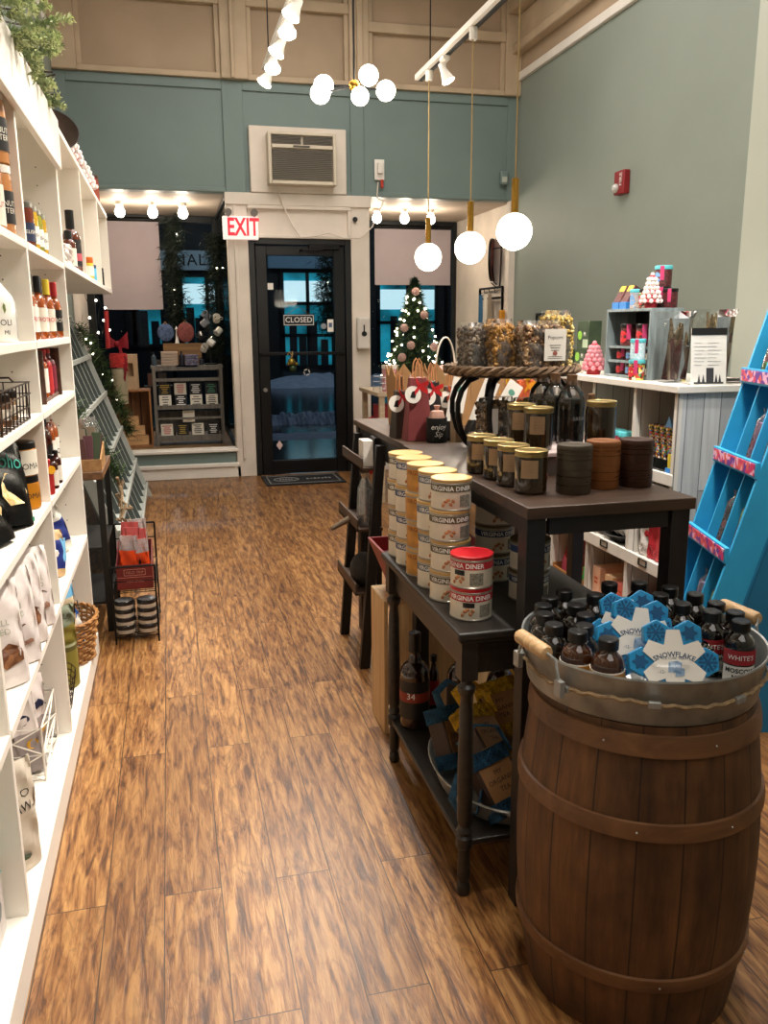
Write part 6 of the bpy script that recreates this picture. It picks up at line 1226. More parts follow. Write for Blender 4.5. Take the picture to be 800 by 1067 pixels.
for k in range(4): f.tube([(-.01, -.2+.14*k, .36), (-.04, -.2+.14*k, .35), (-.045, -.2+.14*k, .385)], .004, 5)
f.build('rack_frame', m_blkmetal, t)
for y, c, lab in ((.2, '2c5a7a', 'blue apron hanging on the wall hook rack'), (.07, 'c9c0b0', 'cream towel hanging on the wall hook rack'), (-.05, '8a7a66', 'tan cloth hanging on the wall hook rack')):
    o = MB().grid(lambda u, v, y=y: (-.03-.012*math.sin(9*u), (u-.5)*.11*(1.1-.4*v), -.28*(1-v)), 12, 8).build('hanging_cloth', mat('cloth_'+c, c, .8), loc=(3.16, 8.2+y, 1.64)); tag(o, lab, 'cloth')
tag(MB().box(-.03, .03, -.02, .02, 0, .16).build('orange_brush', col('brush_orange', 'd08a1c'), loc=(3.1, 7.75, 1.32), bevel=.015), 'orange cloth bundle hanging at the corner of the right wall', 'cloth')
tag(MB().box(-.012, .0, -.02, .55, 0, .02).box(-.012, 0, -.02, 0, -.2, 0).box(-.012, 0, .53, .55, -.2, 0).build('black_frame_rail', m_blkmetal, loc=(3.19, 6.6, 1.42)), 'black metal rail frame on the right wall behind the popcorn', 'rail')

# ---------------------------------------------------------------- black ladder easel, pine crate, red box, under the console
t = thing('ladder_shelf', 'narrow black ladder shelf leaning behind the console table', 'ladder shelf', (.69, 3.1, 0))
for y in (0, .4): MB().add([(x, y+dy, z) for dy in (0, .03) for x, z in ((-.02, 0), (.02, 0), (.092, .9), (.055, .9))], [(0, 1, 2, 3), (7, 6, 5, 4), (0, 4, 5, 1), (1, 5, 6, 2), (2, 6, 7, 3), (3, 7, 4, 0)]).build('leaning_rail', m_blkw, t, bevel=.002)
for z, x0 in ((.3, -.03), (.56, -.02), (.8, .0)):
    MB().box(x0, .085, .03, .4, z, z+.012).box(x0, x0+.008, .03, .4, z, z+.05).build('shelf_tray', m_btw, t, bevel=.002)
for y in (.05, .35): MB().box(.065, .085, y, y+.02, 0, .8).build('rear_post', m_blkw, t, bevel=.002)
t = thing('cellophane_bundle', 'sparkling cellophane wrapped bundle on the middle ladder shelf tray', 'bundle', (.72, 3.2, .5725)); MB().lathe([(0, 0), (.03, 0), (.035, .05), (.03, .15), (.012, .19), (.02, .21), (0, .21)], 16).build('wrap', glass_sheet('cellophane', 'ffffff', refl=.3, rough=.05, cloud=.3), t); MB().lathe([(0, .002), (.024, .002), (.026, .14), (0, .15)], 12).build('sweets', mat('sweets_dark', '5a4a44', .4, var=.6, vs=120), t)
tag(MB().rod((0, 0, 0), (-.075, -.01, -.035), .013, r2=.008).build('cork_handle', mat('cork_dark', '6a5a48', .8), loc=(.655, 3.2, .6)), 'small dark wooden peg sticking out of the ladder shelf', 'peg')
t = thing('white_booklets', 'stack of white booklets on the top tray of the ladder shelf', 'booklets', (.725, 3.2, .8125)); MB().box(-.02, .02, -.04, .04, 0, .1).build('booklet_block', m_wl, t, bevel=.001); MB().box(.025, .07, -.04, .04, 0, .11).build('dark_book', m_blk, t, bevel=.001)
t = thing('burlap_sack', 'dark sack slumped on the lowest tray of the ladder shelf', 'sack', (.715, 3.22, .3125)); MB().sphere((0, 0, .07), .07, 14, 10, sc=(.8, 1, 1)).build('sack', mat('sack_dark', '2c2824', .8, bump=.4), t)
m_pine_ = wood('pine_crate', 'b08c5e', 'dcbc8c', axis='z')
t = thing('pine_crate', 'pale pine crate standing on end behind the console legs', 'crate', (.83, 2.635, 0))
MB().box(-.2, -.185, -.09, .09, 0, .47).build('side_board', m_pine_, t, bevel=.002); MB().box(.185, .2, -.09, .09, 0, .47).build('side_board', m_pine_, t, bevel=.002)
for z in (0, .455): MB().box(-.185, .185, -.09, .09, z, z+.015).build('end_board', m_pine_, t, bevel=.002)
for x in (-.17, -.05, .07): MB().box(x, x+.1, -.09, -.078, .015, .455).build('front_slat', m_pine_, t, bevel=.002)
t = thing('red_bin', 'red tapered wooden bin on top of the pine crate', 'bin', (.80, 2.635, .4705)); m_rb = wood('red_wood', '6b1418', '8f1f22', axis='y')
for s, r in ((-1, 0), (1, 0)): MB().add([(s*x, y, z) for x, y, z in ((.1, -.09, 0), (.1, .09, 0), (.17, .09, .17), (.17, -.09, .17), (.108, -.09, 0), (.108, .09, 0), (.178, .09, .17), (.178, -.09, .17))], [(0, 1, 2, 3), (7, 6, 5, 4), (0, 4, 5, 1), (1, 5, 6, 2), (2, 6, 7, 3), (3, 7, 4, 0)]).build('slant_side', m_rb, t)
for y in (-.098, .09): MB().add([(x, y+dy, z) for dy in (0, .008) for x, z in ((-.108, 0), (.108, 0), (.178, .17), (-.178, .17))], [(0, 1, 2, 3), (7, 6, 5, 4), (0, 4, 5, 1), (1, 5, 6, 2), (2, 6, 7, 3), (3, 7, 4, 0)]).build('end_panel', m_rb, t)
MB().box(-.1, .1, -.09, .09, 0, .008).build('base', m_rb, t)
ZL = .1505
m_coff = col('bottle_brown', '2a120b', rough=.12, coat=1)
bottle('liqueur_bottle', 'large dark bottle with 34 on its label at the far end of the console shelf', 'bottle', (.665, 2.3, ZL), .045, .3, m_coff, m_blkcap, col('label_charcoal', '1c1b1a'), ['34', ''], m_whitetext, None, nr=.33, sh=.55, neck=.5, face=-2.1, caph=.06, lab2=(.3, .4, col('label_brick', '8d3020')), lz=(.12, .52), tsize=.028)
bottle('liqueur_bottle', 'dark brown bottle behind the console leg on the lower shelf', 'bottle', (.80, 2.27, ZL), .04, .28, m_coff, m_blkcap, col('label_charcoal', '1c1b1a'), nr=.33, sh=.55, neck=.5, caph=.06)
bottle('liqueur_bottle', 'shadowed round shouldered bottle right of the console leg', 'bottle', (.905, 2.2, ZL), .045, .25, m_coff, m_blkcap, nr=.33, sh=.6)
bottle('sauce_bottle', 'slim bottle with red label among the dark bottles below the console', 'bottle', (.74, 2.35, ZL), .018, .2, m_coff, m_blkcap, col('label_red', 'b52426'), nr=.5, lz=(.2, .6))
t = thing('galvanized_tray', 'oval galvanized metal tray holding gift packs on the console shelf', 'tray', (.765, 1.93, ZL)); m_galv = mat('galvanized_steel', 'b4b6b3', .45, .55, var=.3, vs=22, bump=.1, bs=40, col2='868987')
def ov(r, z, n=40, ax=.97, ay=1.6): return [(r*ax*math.cos(2*PI*i/n), r*ay*math.sin(2*PI*i/n), z) for i in range(n)]
f = MB(); rs = [(.001, .002), (.125, .002), (.13, .006), (.15, .058), (.155, .06), (.157, .057), (.152, .055), (.134, .004), (.001, 0)]
f.grid(lambda u, v: ov(rs[min(8, int(round(v*8)))][0], rs[min(8, int(round(v*8)))][1])[int(round(u*40)) % 40], 40, 8, cu=True); f.build('tray', m_galv, t, ang=50)
for s in (-1, 1): MB().tube([(-.04, s*.235, .05), (-.04, s*.26, .06), (.04, s*.26, .06), (.04, s*.235, .05)], .004, 6).build('handle', m_galv, t)
m_kl = col('kraft_label_card', 'a5774a', rough=.7); m_netb = mat('net_blue', '21506f', .8, var=.3, vs=80, bump=.8, bs=120); m_nety = mat('net_yellow', 'c49a1c', .8, var=.3, vs=80, bump=.8, bs=120)
def netpack(label, x, y, z, rot, net, seed):
    t = thing('net_gift_pack', label, 'gift pack', (x, y, z), rx=rot[0], ry=rot[1], rz=rot[2], group='net wrapped gift packs'); 
    MB().box(-.04, .04, -.022, .022, -.055, .055).build('brown_box', col('pack_brown', '3a281e'), t, bevel=.004); MB().box(-.036, .036, -.0235, -.0225, -.05, .035).build('kraft_label', m_kl, t, smooth=False)
    f = MB()
    for k, tx in enumerate(('MY', 'ORGANIC', 'TEA')): f.text(tx, .013, FY(0, -.0238, .015-.016*k))
    f.build('lettering', m_blacktext, t, smooth=False)
    # knotted mesh strips wrapped round the pack
    f = MB(); q = random.Random(seed)
    for zz in (-.05, .046):
        f.grid(lambda u, v, zz=zz: ((.043+.002*math.sin(9*u*6.28+v*9))*math.copysign(abs(math.cos(2*PI*u))**.5, math.cos(2*PI*u)), (.027+.002*math.sin(7*u*6.28+v*5))*math.copysign(abs(math.sin(2*PI*u))**.6, math.sin(2*PI*u)), zz+.03*(v-.5)), 48, 5, cu=True)
        for i in range(40):
            for sg in (-1, 1): a = 2*PI*i/40; a2 = a+sg*.35; F_ = lambda b, z_: (.0455*math.copysign(abs(math.cos(b))**.5, math.cos(b)), .0295*math.copysign(abs(math.sin(b))**.6, math.sin(b)), z_); f.rod(F_(a, zz-.015), F_(a2, zz+.015), .0014, 4)
    f.build('net_band', net, t)
    f = MB(); f.tube([(-.03, -.02, .05), (-.05, -.03, .09), (-.01, -.04, .11), (.04, -.03, .09), (.05, -.02, .04)], .009, 6, flat=.35); f.build('net_handle', net, t); t.scale = (1.3,)*3; return t
netpack('yellow netted gift pack lying on top at the left of the galvanized tray', .735, 1.9, .30, (-.9, .25, .5), m_nety, 1); netpack('yellow netted gift pack at the upper right of the galvanized tray', .83, 2.0, .315, (-.8, -.3, -.2), m_nety, 2)
netpack('blue netted gift pack at the far left of the galvanized tray', .69, 2.03, .245, (-.5, .2, .6), m_netb, 3); netpack('blue netted gift pack drooping over the front of the galvanized tray', .73, 1.79, .235, (-.7, -.15, .3), m_netb, 4)
netpack('blue netted gift pack at the right front of the galvanized tray', .84, 1.83, .245, (-.6, .3, -.4), m_netb, 5); netpack('blue netted gift pack underneath in the middle of the galvanized tray', .80, 1.93, .225, (-1.3, 0, .2), m_netb, 6)
t = thing('blue_strap', 'loop of blue net strap hanging over the galvanized tray edge', 'strap', (.635, 1.80, .2)); MB().tube([(.05, .03, .05), (0, 0, .05), (-.025, -.02, 0), (-.01, -.04, -.035), (.03, -.05, -.03), (.05, -.03, .02)], .012, 8, flat=.3).build('strap', m_netb, t); t.location.z = .21

# ---------------------------------------------------------------- barrel, tub, bottles
BX, BY = .878, 1.402
m_stave = planks('barrel_staves', '6b4225', '4d2e19', '1a0f08', .1, 3, var=.45)
def stave_mat():
    m = bpy.data.materials.new('oak_staves'); m.use_nodes = True; nt = m.node_tree; N = nt.nodes; L = nt.links; b = N['Principled BSDF']
    tc = N.new('ShaderNodeTexCoord'); sx = N.new('ShaderNodeSeparateXYZ'); L.new(tc.outputs['Object'], sx.inputs[0])
    at = N.new('ShaderNodeMath'); at.operation = 'ARCTAN2'; L.new(sx.outputs[1], at.inputs[0]); L.new(sx.outputs[0], at.inputs[1])
    ml = N.new('ShaderNodeMath'); ml.operation = 'MULTIPLY'; ml.inputs[1].default_value = 18/(2*PI); L.new(at.outputs[0], ml.inputs[0])
    fl = N.new('ShaderNodeMath'); fl.operation = 'FLOOR'; L.new(ml.outputs[0], fl.inputs[0]); wn = N.new('ShaderNodeTexWhiteNoise'); wn.noise_dimensions = '1D'; L.new(fl.outputs[0], wn.inputs['W'])
    fc = N.new('ShaderNodeMath'); fc.operation = 'FRACT'; L.new(ml.outputs[0], fc.inputs[0]); pp = N.new('ShaderNodeMath'); pp.operation = 'PINGPONG'; pp.inputs[1].default_value = .5; L.new(fc.outputs[0], pp.inputs[0])
    gr = N.new('ShaderNodeValToRGB'); L.new(pp.outputs[0], gr.inputs[0]); gr.color_ramp.elements[0].position = .006; gr.color_ramp.elements[0].color = (.12, .12, .12, 1); gr.color_ramp.elements[1].position = .03
    mp = N.new('ShaderNodeMapping'); mp.inputs['Scale'].default_value = (26, 26, 3.2); L.new(tc.outputs['Object'], mp.inputs[0])
    n = N.new('ShaderNodeTexNoise'); n.inputs['Scale'].default_value = 1.4; n.inputs['Detail'].default_value = 9; n.inputs['Roughness'].default_value = .65; L.new(mp.outputs[0], n.inputs['Vector'])
    r = N.new('ShaderNodeValToRGB'); L.new(n.outputs['Fac'], r.inputs[0]); r.color_ramp.elements[0].position = .3; r.color_ramp.elements[0].color = hx('452a13'); r.color_ramp.elements[1].position = .72; r.color_ramp.elements[1].color = hx('7d532d')
    n2 = N.new('ShaderNodeTexNoise'); n2.inputs['Scale'].default_value = 7; n2.inputs['Detail'].default_value = 6; L.new(tc.outputs['Object'], n2.inputs['Vector'])
    r2 = N.new('ShaderNodeValToRGB'); L.new(n2.outputs['Fac'], r2.inputs[0]); r2.color_ramp.elements[0].position = .36; r2.color_ramp.elements[0].color = (.5, .46, .42, 1); r2.color_ramp.elements[1].position = .6
    hv = N.new('ShaderNodeMapRange'); L.new(wn.outputs['Value'], hv.inputs[0]); hv.inputs[3].default_value = .65; hv.inputs[4].default_value = 1.1
    a = N.new('ShaderNodeMixRGB'); a.blend_type = 'MULTIPLY'; a.inputs[0].default_value = 1; L.new(r.outputs[0], a.inputs[1]); L.new(r2.outputs[0], a.inputs[2])
    c = N.new('ShaderNodeMixRGB'); c.blend_type = 'MULTIPLY'; c.inputs[0].default_value = 1; L.new(a.outputs[0], c.inputs[1]); L.new(gr.outputs[0], c.inputs[2])
    d = N.new('ShaderNodeVectorMath'); d.operation = 'SCALE'; L.new(c.outputs[0], d.inputs[0]); L.new(hv.outputs[0], d.inputs['Scale']); L.new(d.outputs[0], b.inputs['Base Color']); b.inputs['Roughness'].default_value = .6
    bp = N.new('ShaderNodeBump'); bp.inputs['Strength'].default_value = .5; bp.inputs['Distance'].default_value = .003; L.new(n.outputs['Fac'], bp.inputs['Height']); L.new(bp.outputs[0], b.inputs['Normal']); return m
t = thing('barrel', 'old oak barrel with wooden hoops standing in the right foreground', 'barrel', (BX, BY, 0))
def br(z): return .205+.034*math.sin(PI*min(1, max(0, (z+.02)/.70)))**.9
pr = [(.0001, .0)]+[(br(z), z) for z in [.655*i/26 for i in range(27)]]+[(.19, .655), (.19, .64), (.0001, .64)]
MB().lathe(pr, 108).build('staves', stave_mat(), t, ang=50)
m_hoop = wood('hoop_wood', '54361f', '7a5434', axis='x', dens=10)
for z, hh in ((.145, .03), (.465, .034), (.622, .04)):
    MB().lathe([(br(z-hh/2)-.002, z-hh/2), (br(z-hh/2)+.006, z-hh/2+.001), (br(z)+.0075, z), (br(z+hh/2)+.006, z+hh/2-.001), (br(z+hh/2)-.002, z+hh/2)], 108).build('hoop', m_hoop, t, ang=50)
f = MB()
for z, hh, a in ((.145, .03, -1.85), (.465, .034, -2.1), (.465, .034, -1.35), (.622, .04, -1.5), (.622, .04, -2.4), (.145, .03, -.9)): f.sphere((BX*0+(br(z)+.008)*math.cos(a), (br(z)+.008)*math.sin(a), z), .0022, 8, 6)
f.build('hoop_nails', m_steel, t)
t = thing('galvanized_tub', 'round galvanized tub with wooden handles and rope trim on the barrel', 'tub', (BX, BY+.015, .6555))
MB().lathe([(0.0001, 0), (.218, 0), (.222, .003), (.232, .085), (.2355, .088), (.2345, .092), (.231, .09), (.2185, .006), (.0001, .006)], 96).build('tub', m_galv, t, ang=50)
f = MB(); f.tube([((.2295+.0035)*math.cos(a)+.001*math.cos(a*60), (.2295+.0035)*math.sin(a)+.001*math.sin(a*60), .046+.004*math.sin(a*5)+.0015*math.sin(a*40)) for a in [2*PI*i/240 for i in range(240)]], .0036, 6, closed=True); f.build('rope', m_rope, t)
for k in range(9):
    a = -2.55+k*.7-.15; z = .046+.004*math.sin(a*5); MB().box(-.011, .011, -.0055, .0035, -.006, .006, M=T(.2325*math.cos(a), .2325*math.sin(a), z, rz=a+PI/2) @ T(0, -.0025, 0)).build('rope_clip', m_galv, t, bevel=.001)
m_hw = wood('handle_wood', 'a88458', 'd4b184', axis='y')
for s in (-1, 1):
    a = PI+.12 if s < 0 else .12; c, sn = math.cos(a), math.sin(a); M_ = T(.247*c, .247*sn, .105, rz=a)
    f = MB(); f.M = M_; f.lathe([(0, -.052), (.012, -.05), (.014, -.045), (.0145, -.03), (.013, -.027), (.0145, -.024), (.0145, -.01), (.013, -.007), (.0145, -.004), (.0145, .012), (.013, .015), (.0145, .018), (.0145, .045), (.012, .05), (0, .052)], 20, M=T(rx=PI/2)); h_ = f.build('wooden_grip', m_hw, t)
    f = MB(); f.M = M_; f.tube([(-.012, -.075, -.055), (-.012, -.06, -.01), (0, -.052, 0), (0, .052, 0), (-.012, .06, -.01), (-.012, .075, -.055)], .0032, 6)
    for y in (-.075, .075): f.box(-.018, -.008, y-.01, y+.01, -.075, -.045)
    f.build('wire_bail', m_galv, t)
m_bdk = mat('boston_glass', '120a05', .06, var=0, coat=1); m_bab = mat('boston_amber', '3a1d0b', .07, var=0, coat=1); m_wred = col('label_crimson', '9c1d24')
caps = [(.801, 1.604), (.751, 1.569), (.852, 1.562), (.912, 1.61), (.716, 1.526), (.781, 1.509), (.697, 1.476), (.772, 1.45), (.688, 1.415), (.742, 1.395), (.706, 1.352), (.742, 1.302), (.979, 1.599), (1.034, 1.565), (.985, 1.525), (1.058, 1.508), (.996, 1.46), (1.066, 1.446), (1.016, 1.39), (1.067, 1.386), (1.035, 1.325)]
wh = ['third from the left in the back row', 'at the left of the back row', 'fourth in the back row left of the ice trays', 'with green label at the back middle', 'far left, second back', 'in the second row left', 'far left middle', 'left of the ice trays, third row', 'at the left rim', 'left of the ice trays, front row', 'with white and gold label at the front left', 'with gold label front left nearest the ice trays', 'at the back right of the ice trays', 'at the far right of the back row', 'right behind the ice trays', 'at the right rear rim', 'right of the ice trays', 'at the right in the third row', 'with red WHITE\'S label, left one of two', 'at the right rim behind the red labels', 'with red WHITE\'S label at the right front']
P0 = None
for i, (x, y) in enumerate(caps):
    lab = f'brown mixer bottle {wh[i]} of the tub'
    kw = dict(group='mixer bottles in the galvanized tub', nr=.5, sh=.58, neck=.32, caph=.02, capr=1.22, lz=(.1, .57))
    if i in (10, 11): bottle('mixer_bottle', lab, 'bottle', (x, y, .662), .0305, .132, m_bab, m_blkcap, m_wl, None, face=-2.0, lab2=(.36, .55, col('label_ochre', 'b07a2a')), **kw)
    elif i in (18, 20): bottle('mixer_bottle', lab, 'bottle', (x, y, .662), .0295, .13, m_bdk, m_blkcap, m_wl, ["WHITE'S"], m_whitetext, face=-2.05, lab2=(.38, .6, m_wred), tsize=.0135, arc=2.4, **(kw | dict(lz=(.44, .54))))
    elif i == 3 or i == 12: bottle('mixer_bottle', lab, 'bottle', (x, y, .662), .0295, .13, m_bdk, m_blkcap, col('label_bottle_green', '1f4a2a'), None, face=-2.0, arc=2.4, **kw)
    else: bottle('mixer_bottle', lab, 'bottle', (x, y, .662), .0295, .125, m_bdk, m_blkcap, m_label if i in (2, 9) else None, None, face=-2.0, arc=1.2, **kw)
for i in (18, 20):
    x, y = caps[i]; root = [o for o in bpy.data.objects if o.name.startswith('mixer_bottle') and abs(o.location.x-x) < 1e-4 and abs(o.location.y-y) < 1e-4][0]
    MB().lathe([(.0299, .012), (.0306, .012), (.0306, .046), (.0299, .046)], 14, a0=-3.2, a1=-.9).build('white_label', m_wl, root); f = MB(); f.wrap('MOSCOW', .0125, .0311, .037, -2.05, bold=.0004); f.wrap('MULE', .0125, .0311, .024, -2.05, bold=.0004); f.build('product_lettering', m_blacktext, root, smooth=False)
# snowflake ice cube trays in a clear bowl
m_ice = mat('silicone_blue', '1f86bb', .4, var=.05); m_iced = mat('silicone_dark', '0e4f7c', .5, var=.05); m_icel = mat('silicone_pale', '9cc4dd', .4, var=.03)
def ice_tray(label, loc, rot, sc=1):
    t = thing('ice_cube_tray', label, 'ice cube tray', loc, rx=rot[0], ry=rot[1], rz=rot[2], group='snowflake ice cube trays'); R, rr = .056, .0265
    def hexa(cx_, cz_, r): return [(cx_+r*math.cos(PI/6+k*PI/3), cz_+r*math.sin(PI/6+k*PI/3)) for k in range(6)]
    def pr(mb, poly, y0, y1): mb.prism(poly, -y0, -y1, UP); return mb
    f = MB()
    for k in range(6): a = k*PI/3; f.prism(hexa(R*math.cos(a), R*math.sin(a), rr), 0, .02, UP)
    f.prism(hexa(0, 0, rr), 0, .012, UP); f.build('tray_body', m_ice, t, bevel=.0015)
    for k in range(6):
        a = k*PI/3; c = (R*math.cos(a)*1.06, R*math.sin(a)*1.06); g = MB()
        if k % 2: g.prism([(c[0]+r_*math.cos(PI*j/6), c[1]+r_*math.sin(PI*j/6)) for j, r_ in enumerate([.0155, .009]*6)], .0198, .0212, UP)
        else:
            for j in range(3): g.box(-.0165, .0165, -.0016, .0016, .0198, .021+.0002*j, M=UP @ T(c[0], c[1], 0, rz=j*PI/3))
            for j in range(6): g.box(.007, .013, -.0014, .0014, .0198, .0214, M=UP @ T(c[0], c[1], 0, rz=j*PI/3) @ T(.004, 0, 0, rz=.8)); g.box(.007, .013, -.0014, .0014, .0198, .0213, M=UP @ T(c[0], c[1], 0, rz=j*PI/3) @ T(.004, 0, 0, rz=-.8))
        g.build('snowflake_mould', m_iced, t, smooth=False)
    star = []
    for k in range(12): r_ = .058 if k % 2 == 0 else .034; a = k*PI/6+PI/2; star += [(r_*math.cos(a-.2 if k % 2 == 0 else a), r_*math.sin(a-.2 if k % 2 == 0 else a)), (r_*math.cos(a+.2 if k % 2 == 0 else a+.001), r_*math.sin(a+.2 if k % 2 == 0 else a+.001))]
    MB().prism(star, .0215, .0225, UP).build('card_label', m_wl, t, smooth=False)
    vs, fs = text_geo('SNOWFLAKE', .0128, bold=.0002); Rr = .075
    f = MB(); f.add([((Rr+y-.0)*math.sin(x/Rr), (Rr+y)*math.cos(x/Rr)-Rr+.013, .0228) for x, y, z in vs], fs, UP); f.text('ICE CUBE TRAY', .0062, UP @ T(0, .006, .0228)); f.text('-12-', .008, UP @ T(-.023, -.018, .0228)); f.build('lettering', col('print_slate_blue', '2f4c6e'), t, smooth=False)
    f = MB(); q = random.Random(5)
    f.prism([(-.012, -.018), (.01, -.02), (.013, -.002), (.006, .002), (-.01, 0)], .0226, .0232, UP); f.prism([(0, -.026), (.016, -.024), (.017, -.012), (.004, -.01)], .0232, .0236, UP); f.build('cube_picture', mat('cube_print', '5d7fa6', .4, var=.5, vs=90, col2='b5cbe0'), t, smooth=False)
    return t
ice_tray('front blue snowflake ice cube tray with white SNOWFLAKE card in the tub', (.846, 1.262, .752), (-.42, 0, -.3)); ice_tray('rear blue snowflake ice cube tray behind and left of the front one', (.818, 1.335, .772), (-.42, .12, -.28))
ice_tray('third blue snowflake ice cube tray mostly hidden behind the other two', (.84, 1.40, .764), (-.42, -.1, -.3))
t = thing('clear_bowl', 'clear plastic bowl holding the snowflake ice trays in the tub', 'bowl', (.862, 1.33, .6625)); MB().lathe([(0, .001), (.05, .001), (.06, .01), (.1, .09), (.104, .092), (.1, .095)], 40).build('bowl', glass_sheet('clear_acrylic', refl=.1, rough=.03), t)
t.location = (.86, 1.335, .6625)
MB().text('', .01, T())
# ================================================================== RIGHT COUNTER
m_cplank = planks('counter_planks', 'cfcfd0', 'a5a8ac', '6f7376', .075, .7, var=.2); m_cwhite = planks('counter_whitewash', 'd9d4cc', 'bfb8ae', '7d776e', .085, 1.1, var=.15); m_ctop = mat('counter_top_white', 'ddd8d0', .4, var=.05, vs=6)
QX0, QX1, QY0, QY1, QT = 1.88, 2.38, 2.88, 5.0, 1.115
t = thing('display_counter', 'long whitewashed plank counter with open cubbies along the right', 'counter', (0, 0, 0))
MB().box(QX0-.015, QX1+.01, QY0-.02, QY1, QT-.028, QT).build('countertop', m_ctop, t, bevel=.003)
MB().box(QX0+.02, QX1, QY0, QY0+.02, 0, QT-.028).build('end_panel', m_cplank, t, smooth=False)
MB().box(QX0, QX0+.02, QY0-.002, QY0+.022, .0, QT-.028).build('corner_post', m_cwhite, t, bevel=.001)
MB().box(QX0+.02, QX1, QY1-.02, QY1, 0, QT-.028).build('end_panel', m_cplank, t, smooth=False)
MB().box(QX1-.02, QX1, QY0+.02, QY1-.02, 0.05, QT-.028).build('back_panel', planks('counter_back', 'a7a097', '857c72', '4e4840', .1, 1.5, var=.3), t, smooth=False)
DV = [3.2, 3.56, 3.95, 4.35, 4.7]
for y in DV: MB().box(QX0+.004, QX1-.02, y-.011, y+.011, .06, QT-.028).build('divider', m_cwhite, t, bevel=.001)
ed = [QY0+.02]+DV+[QY1-.02]
for z, lz0, lz1 in ((.755, .722, .768), (.372, .335, .388), (.06, .0, .06)):
    for a, b in zip(ed[:-1], ed[1:]): MB().box(QX0+.02, QX1-.02, a+.011, b-.011, z-.018, z).build('shelf_board', m_ctop, t)
    MB().box(QX0-.004, QX0+.012, QY0+.0, QY1-.01, lz0, lz1).build('shelf_lip', m_ctop, t, bevel=.0015)
    if z > .1:
        for a, b in zip(ed[:-1], ed[1:]):
            y = (a+b)/2; f = MB()
            for q_ in ((y-.032, y+.032, lz1-.036, lz1-.032), (y-.032, y+.032, lz1-.01, lz1-.006), (y-.032, y-.028, lz1-.036, lz1-.006), (y+.028, y+.032, lz1-.036, lz1-.006)): f.box(QX0-.009, QX0-.004, *q_)
            f.build('label_holder', m_blk, t)
m_pst = col('photo_white', 'e2ddd6')
# grey cube on the counter with candy jars
t = thing('display_cube', 'small grey wooden cubby box of candy tubs on the counter', 'display box', (0, 0, 0)); m_cube = wood('cube_grey', '5f6b6e', '8c989a', axis='z'); kx0, kx1, ky0, ky1 = 1.93, 2.08, 3.19, 3.56; kz = QT+.0005; kh = .295
for y in (ky0, ky1-.012): MB().box(kx0, kx1, y, y+.012, kz, kz+kh).build('side_board', m_cube, t, bevel=.001)
MB().box(kx1-.01, kx1, ky0+.012, ky1-.012, kz, kz+kh).build('back_board', m_blk, t)
MB().box(kx0, kx1, ky0+.012, ky1-.012, kz+kh-.012, kz+kh).build('top_board', m_cube, t, bevel=.001); MB().box(kx0, kx1-.01, ky0+.012, ky1-.012, kz, kz+.01).build('bottom_board', m_cube, t)
SZ = [kz+.0105, kz+.0745, kz+.1365]
for z in SZ[1:]: MB().box(kx0+.01, kx1-.01, ky0+.012, ky1-.012, z-.0105, z-.0005).build('shelf_board', m_cube, t)
m_candyd = voro('candy_dark', '2c1618', '6b2a2a', 160, .4, .3); m_candym = palette('candy_mixed', ['c2452f', 'e3d26a', '3a2a20', '4f9a58', 'd8d0c0'], 110); m_tq = col('lid_turquoise', '5cc3cd'); m_pklab = col('label_hot_pink', 'c23a6a'); m_crd = col('label_candy_red', 'c92e34'); m_cbl = col('label_candy_blue', '6f9fd0')
def tub(label, x, y, z, r, h, body, lid, disc, group='candy tubs in the grey cubby box', strip=True, name='candy_tub'):
    t = thing(name, label, 'candy tub', (x, y, z), 0, group)
    MB().lathe([(0, 0), (r*.93, 0), (r, .003), (r, h*.82), (0, h*.82)], 20).build('tub_body', body, t)
    MB().lathe([(r*1.04, h*.82), (r*1.06, h*.84), (r*1.06, h*.97), (r, h), (0, h)], 20).build('lid', lid, t)
    F = PI+.35
    if disc:
        g = MB()
        for k in range(12): a = k*PI/6; a2 = a+PI/6; g.add([((r+.001)*math.cos(F-.2+u/r), (r+.001)*math.sin(F-.2+u/r), h*.42+v) for u, v in ((0, 0), (r*.62*math.cos(a), h*.27*math.sin(a)), (r*.62*math.cos(a2), h*.27*math.sin(a2)))], [(0, 1, 2)])
        g.build('round_label', disc, t, smooth=False)
    if strip: MB().lathe([(r*1.02, h*.3), (r*1.07, h*.82), (r*1.08, h*.98)], 4, a0=F+.3, a1=F+.75).build('pink_strip', m_pklab, t)
    return t
cn = 0
for (z, hh, row) in ((SZ[2], .095, 'top'), (SZ[1], .05, 'middle'), (SZ[0], .052, 'bottom')):
    ys = (3.44, 3.31) if row == 'top' else (3.485, 3.405, 3.325, 3.25)
    for i, y in enumerate(ys):
        r = .042 if row == 'top' else .032
        tub(f'candy tub with {("red", "blue" if row != "top" else "red star", "orange", "cream")[i]} label, {("far left", "second", "third", "near right")[i] if row != "top" else ("left", "right")[i]} on {row} cubby shelf', kx0+.055, y, z, r, hh, m_candyd, m_blkcap if i != 2 else m_tq, (m_crd, m_cbl if row != 'top' else m_crd, col('label_candy_orange', 'd8582c'), m_label)[i])
zt = kz+kh+.0005
tub('clear tub of sweets with turquoise lid on the grey cubby, left', kx0+.05, 3.39, zt, .031, .082, voro('candy_beige', 'c9a58a', '8fb0d0', 130), m_tq, m_cbl, 'candy tubs on top of the grey cubby', False)
tub('clear tub of red gummies with pink strip on top of the grey cubby', kx0+.05, 3.315, zt, .031, .08, m_candym, m_blkcap, m_crd, 'candy tubs on top of the grey cubby')
tub('tub of sweets at the near right corner on top of the grey cubby', kx0+.105, 3.225, zt, .03, .078, m_candyd, m_blkcap, None, 'candy tubs on top of the grey cubby')
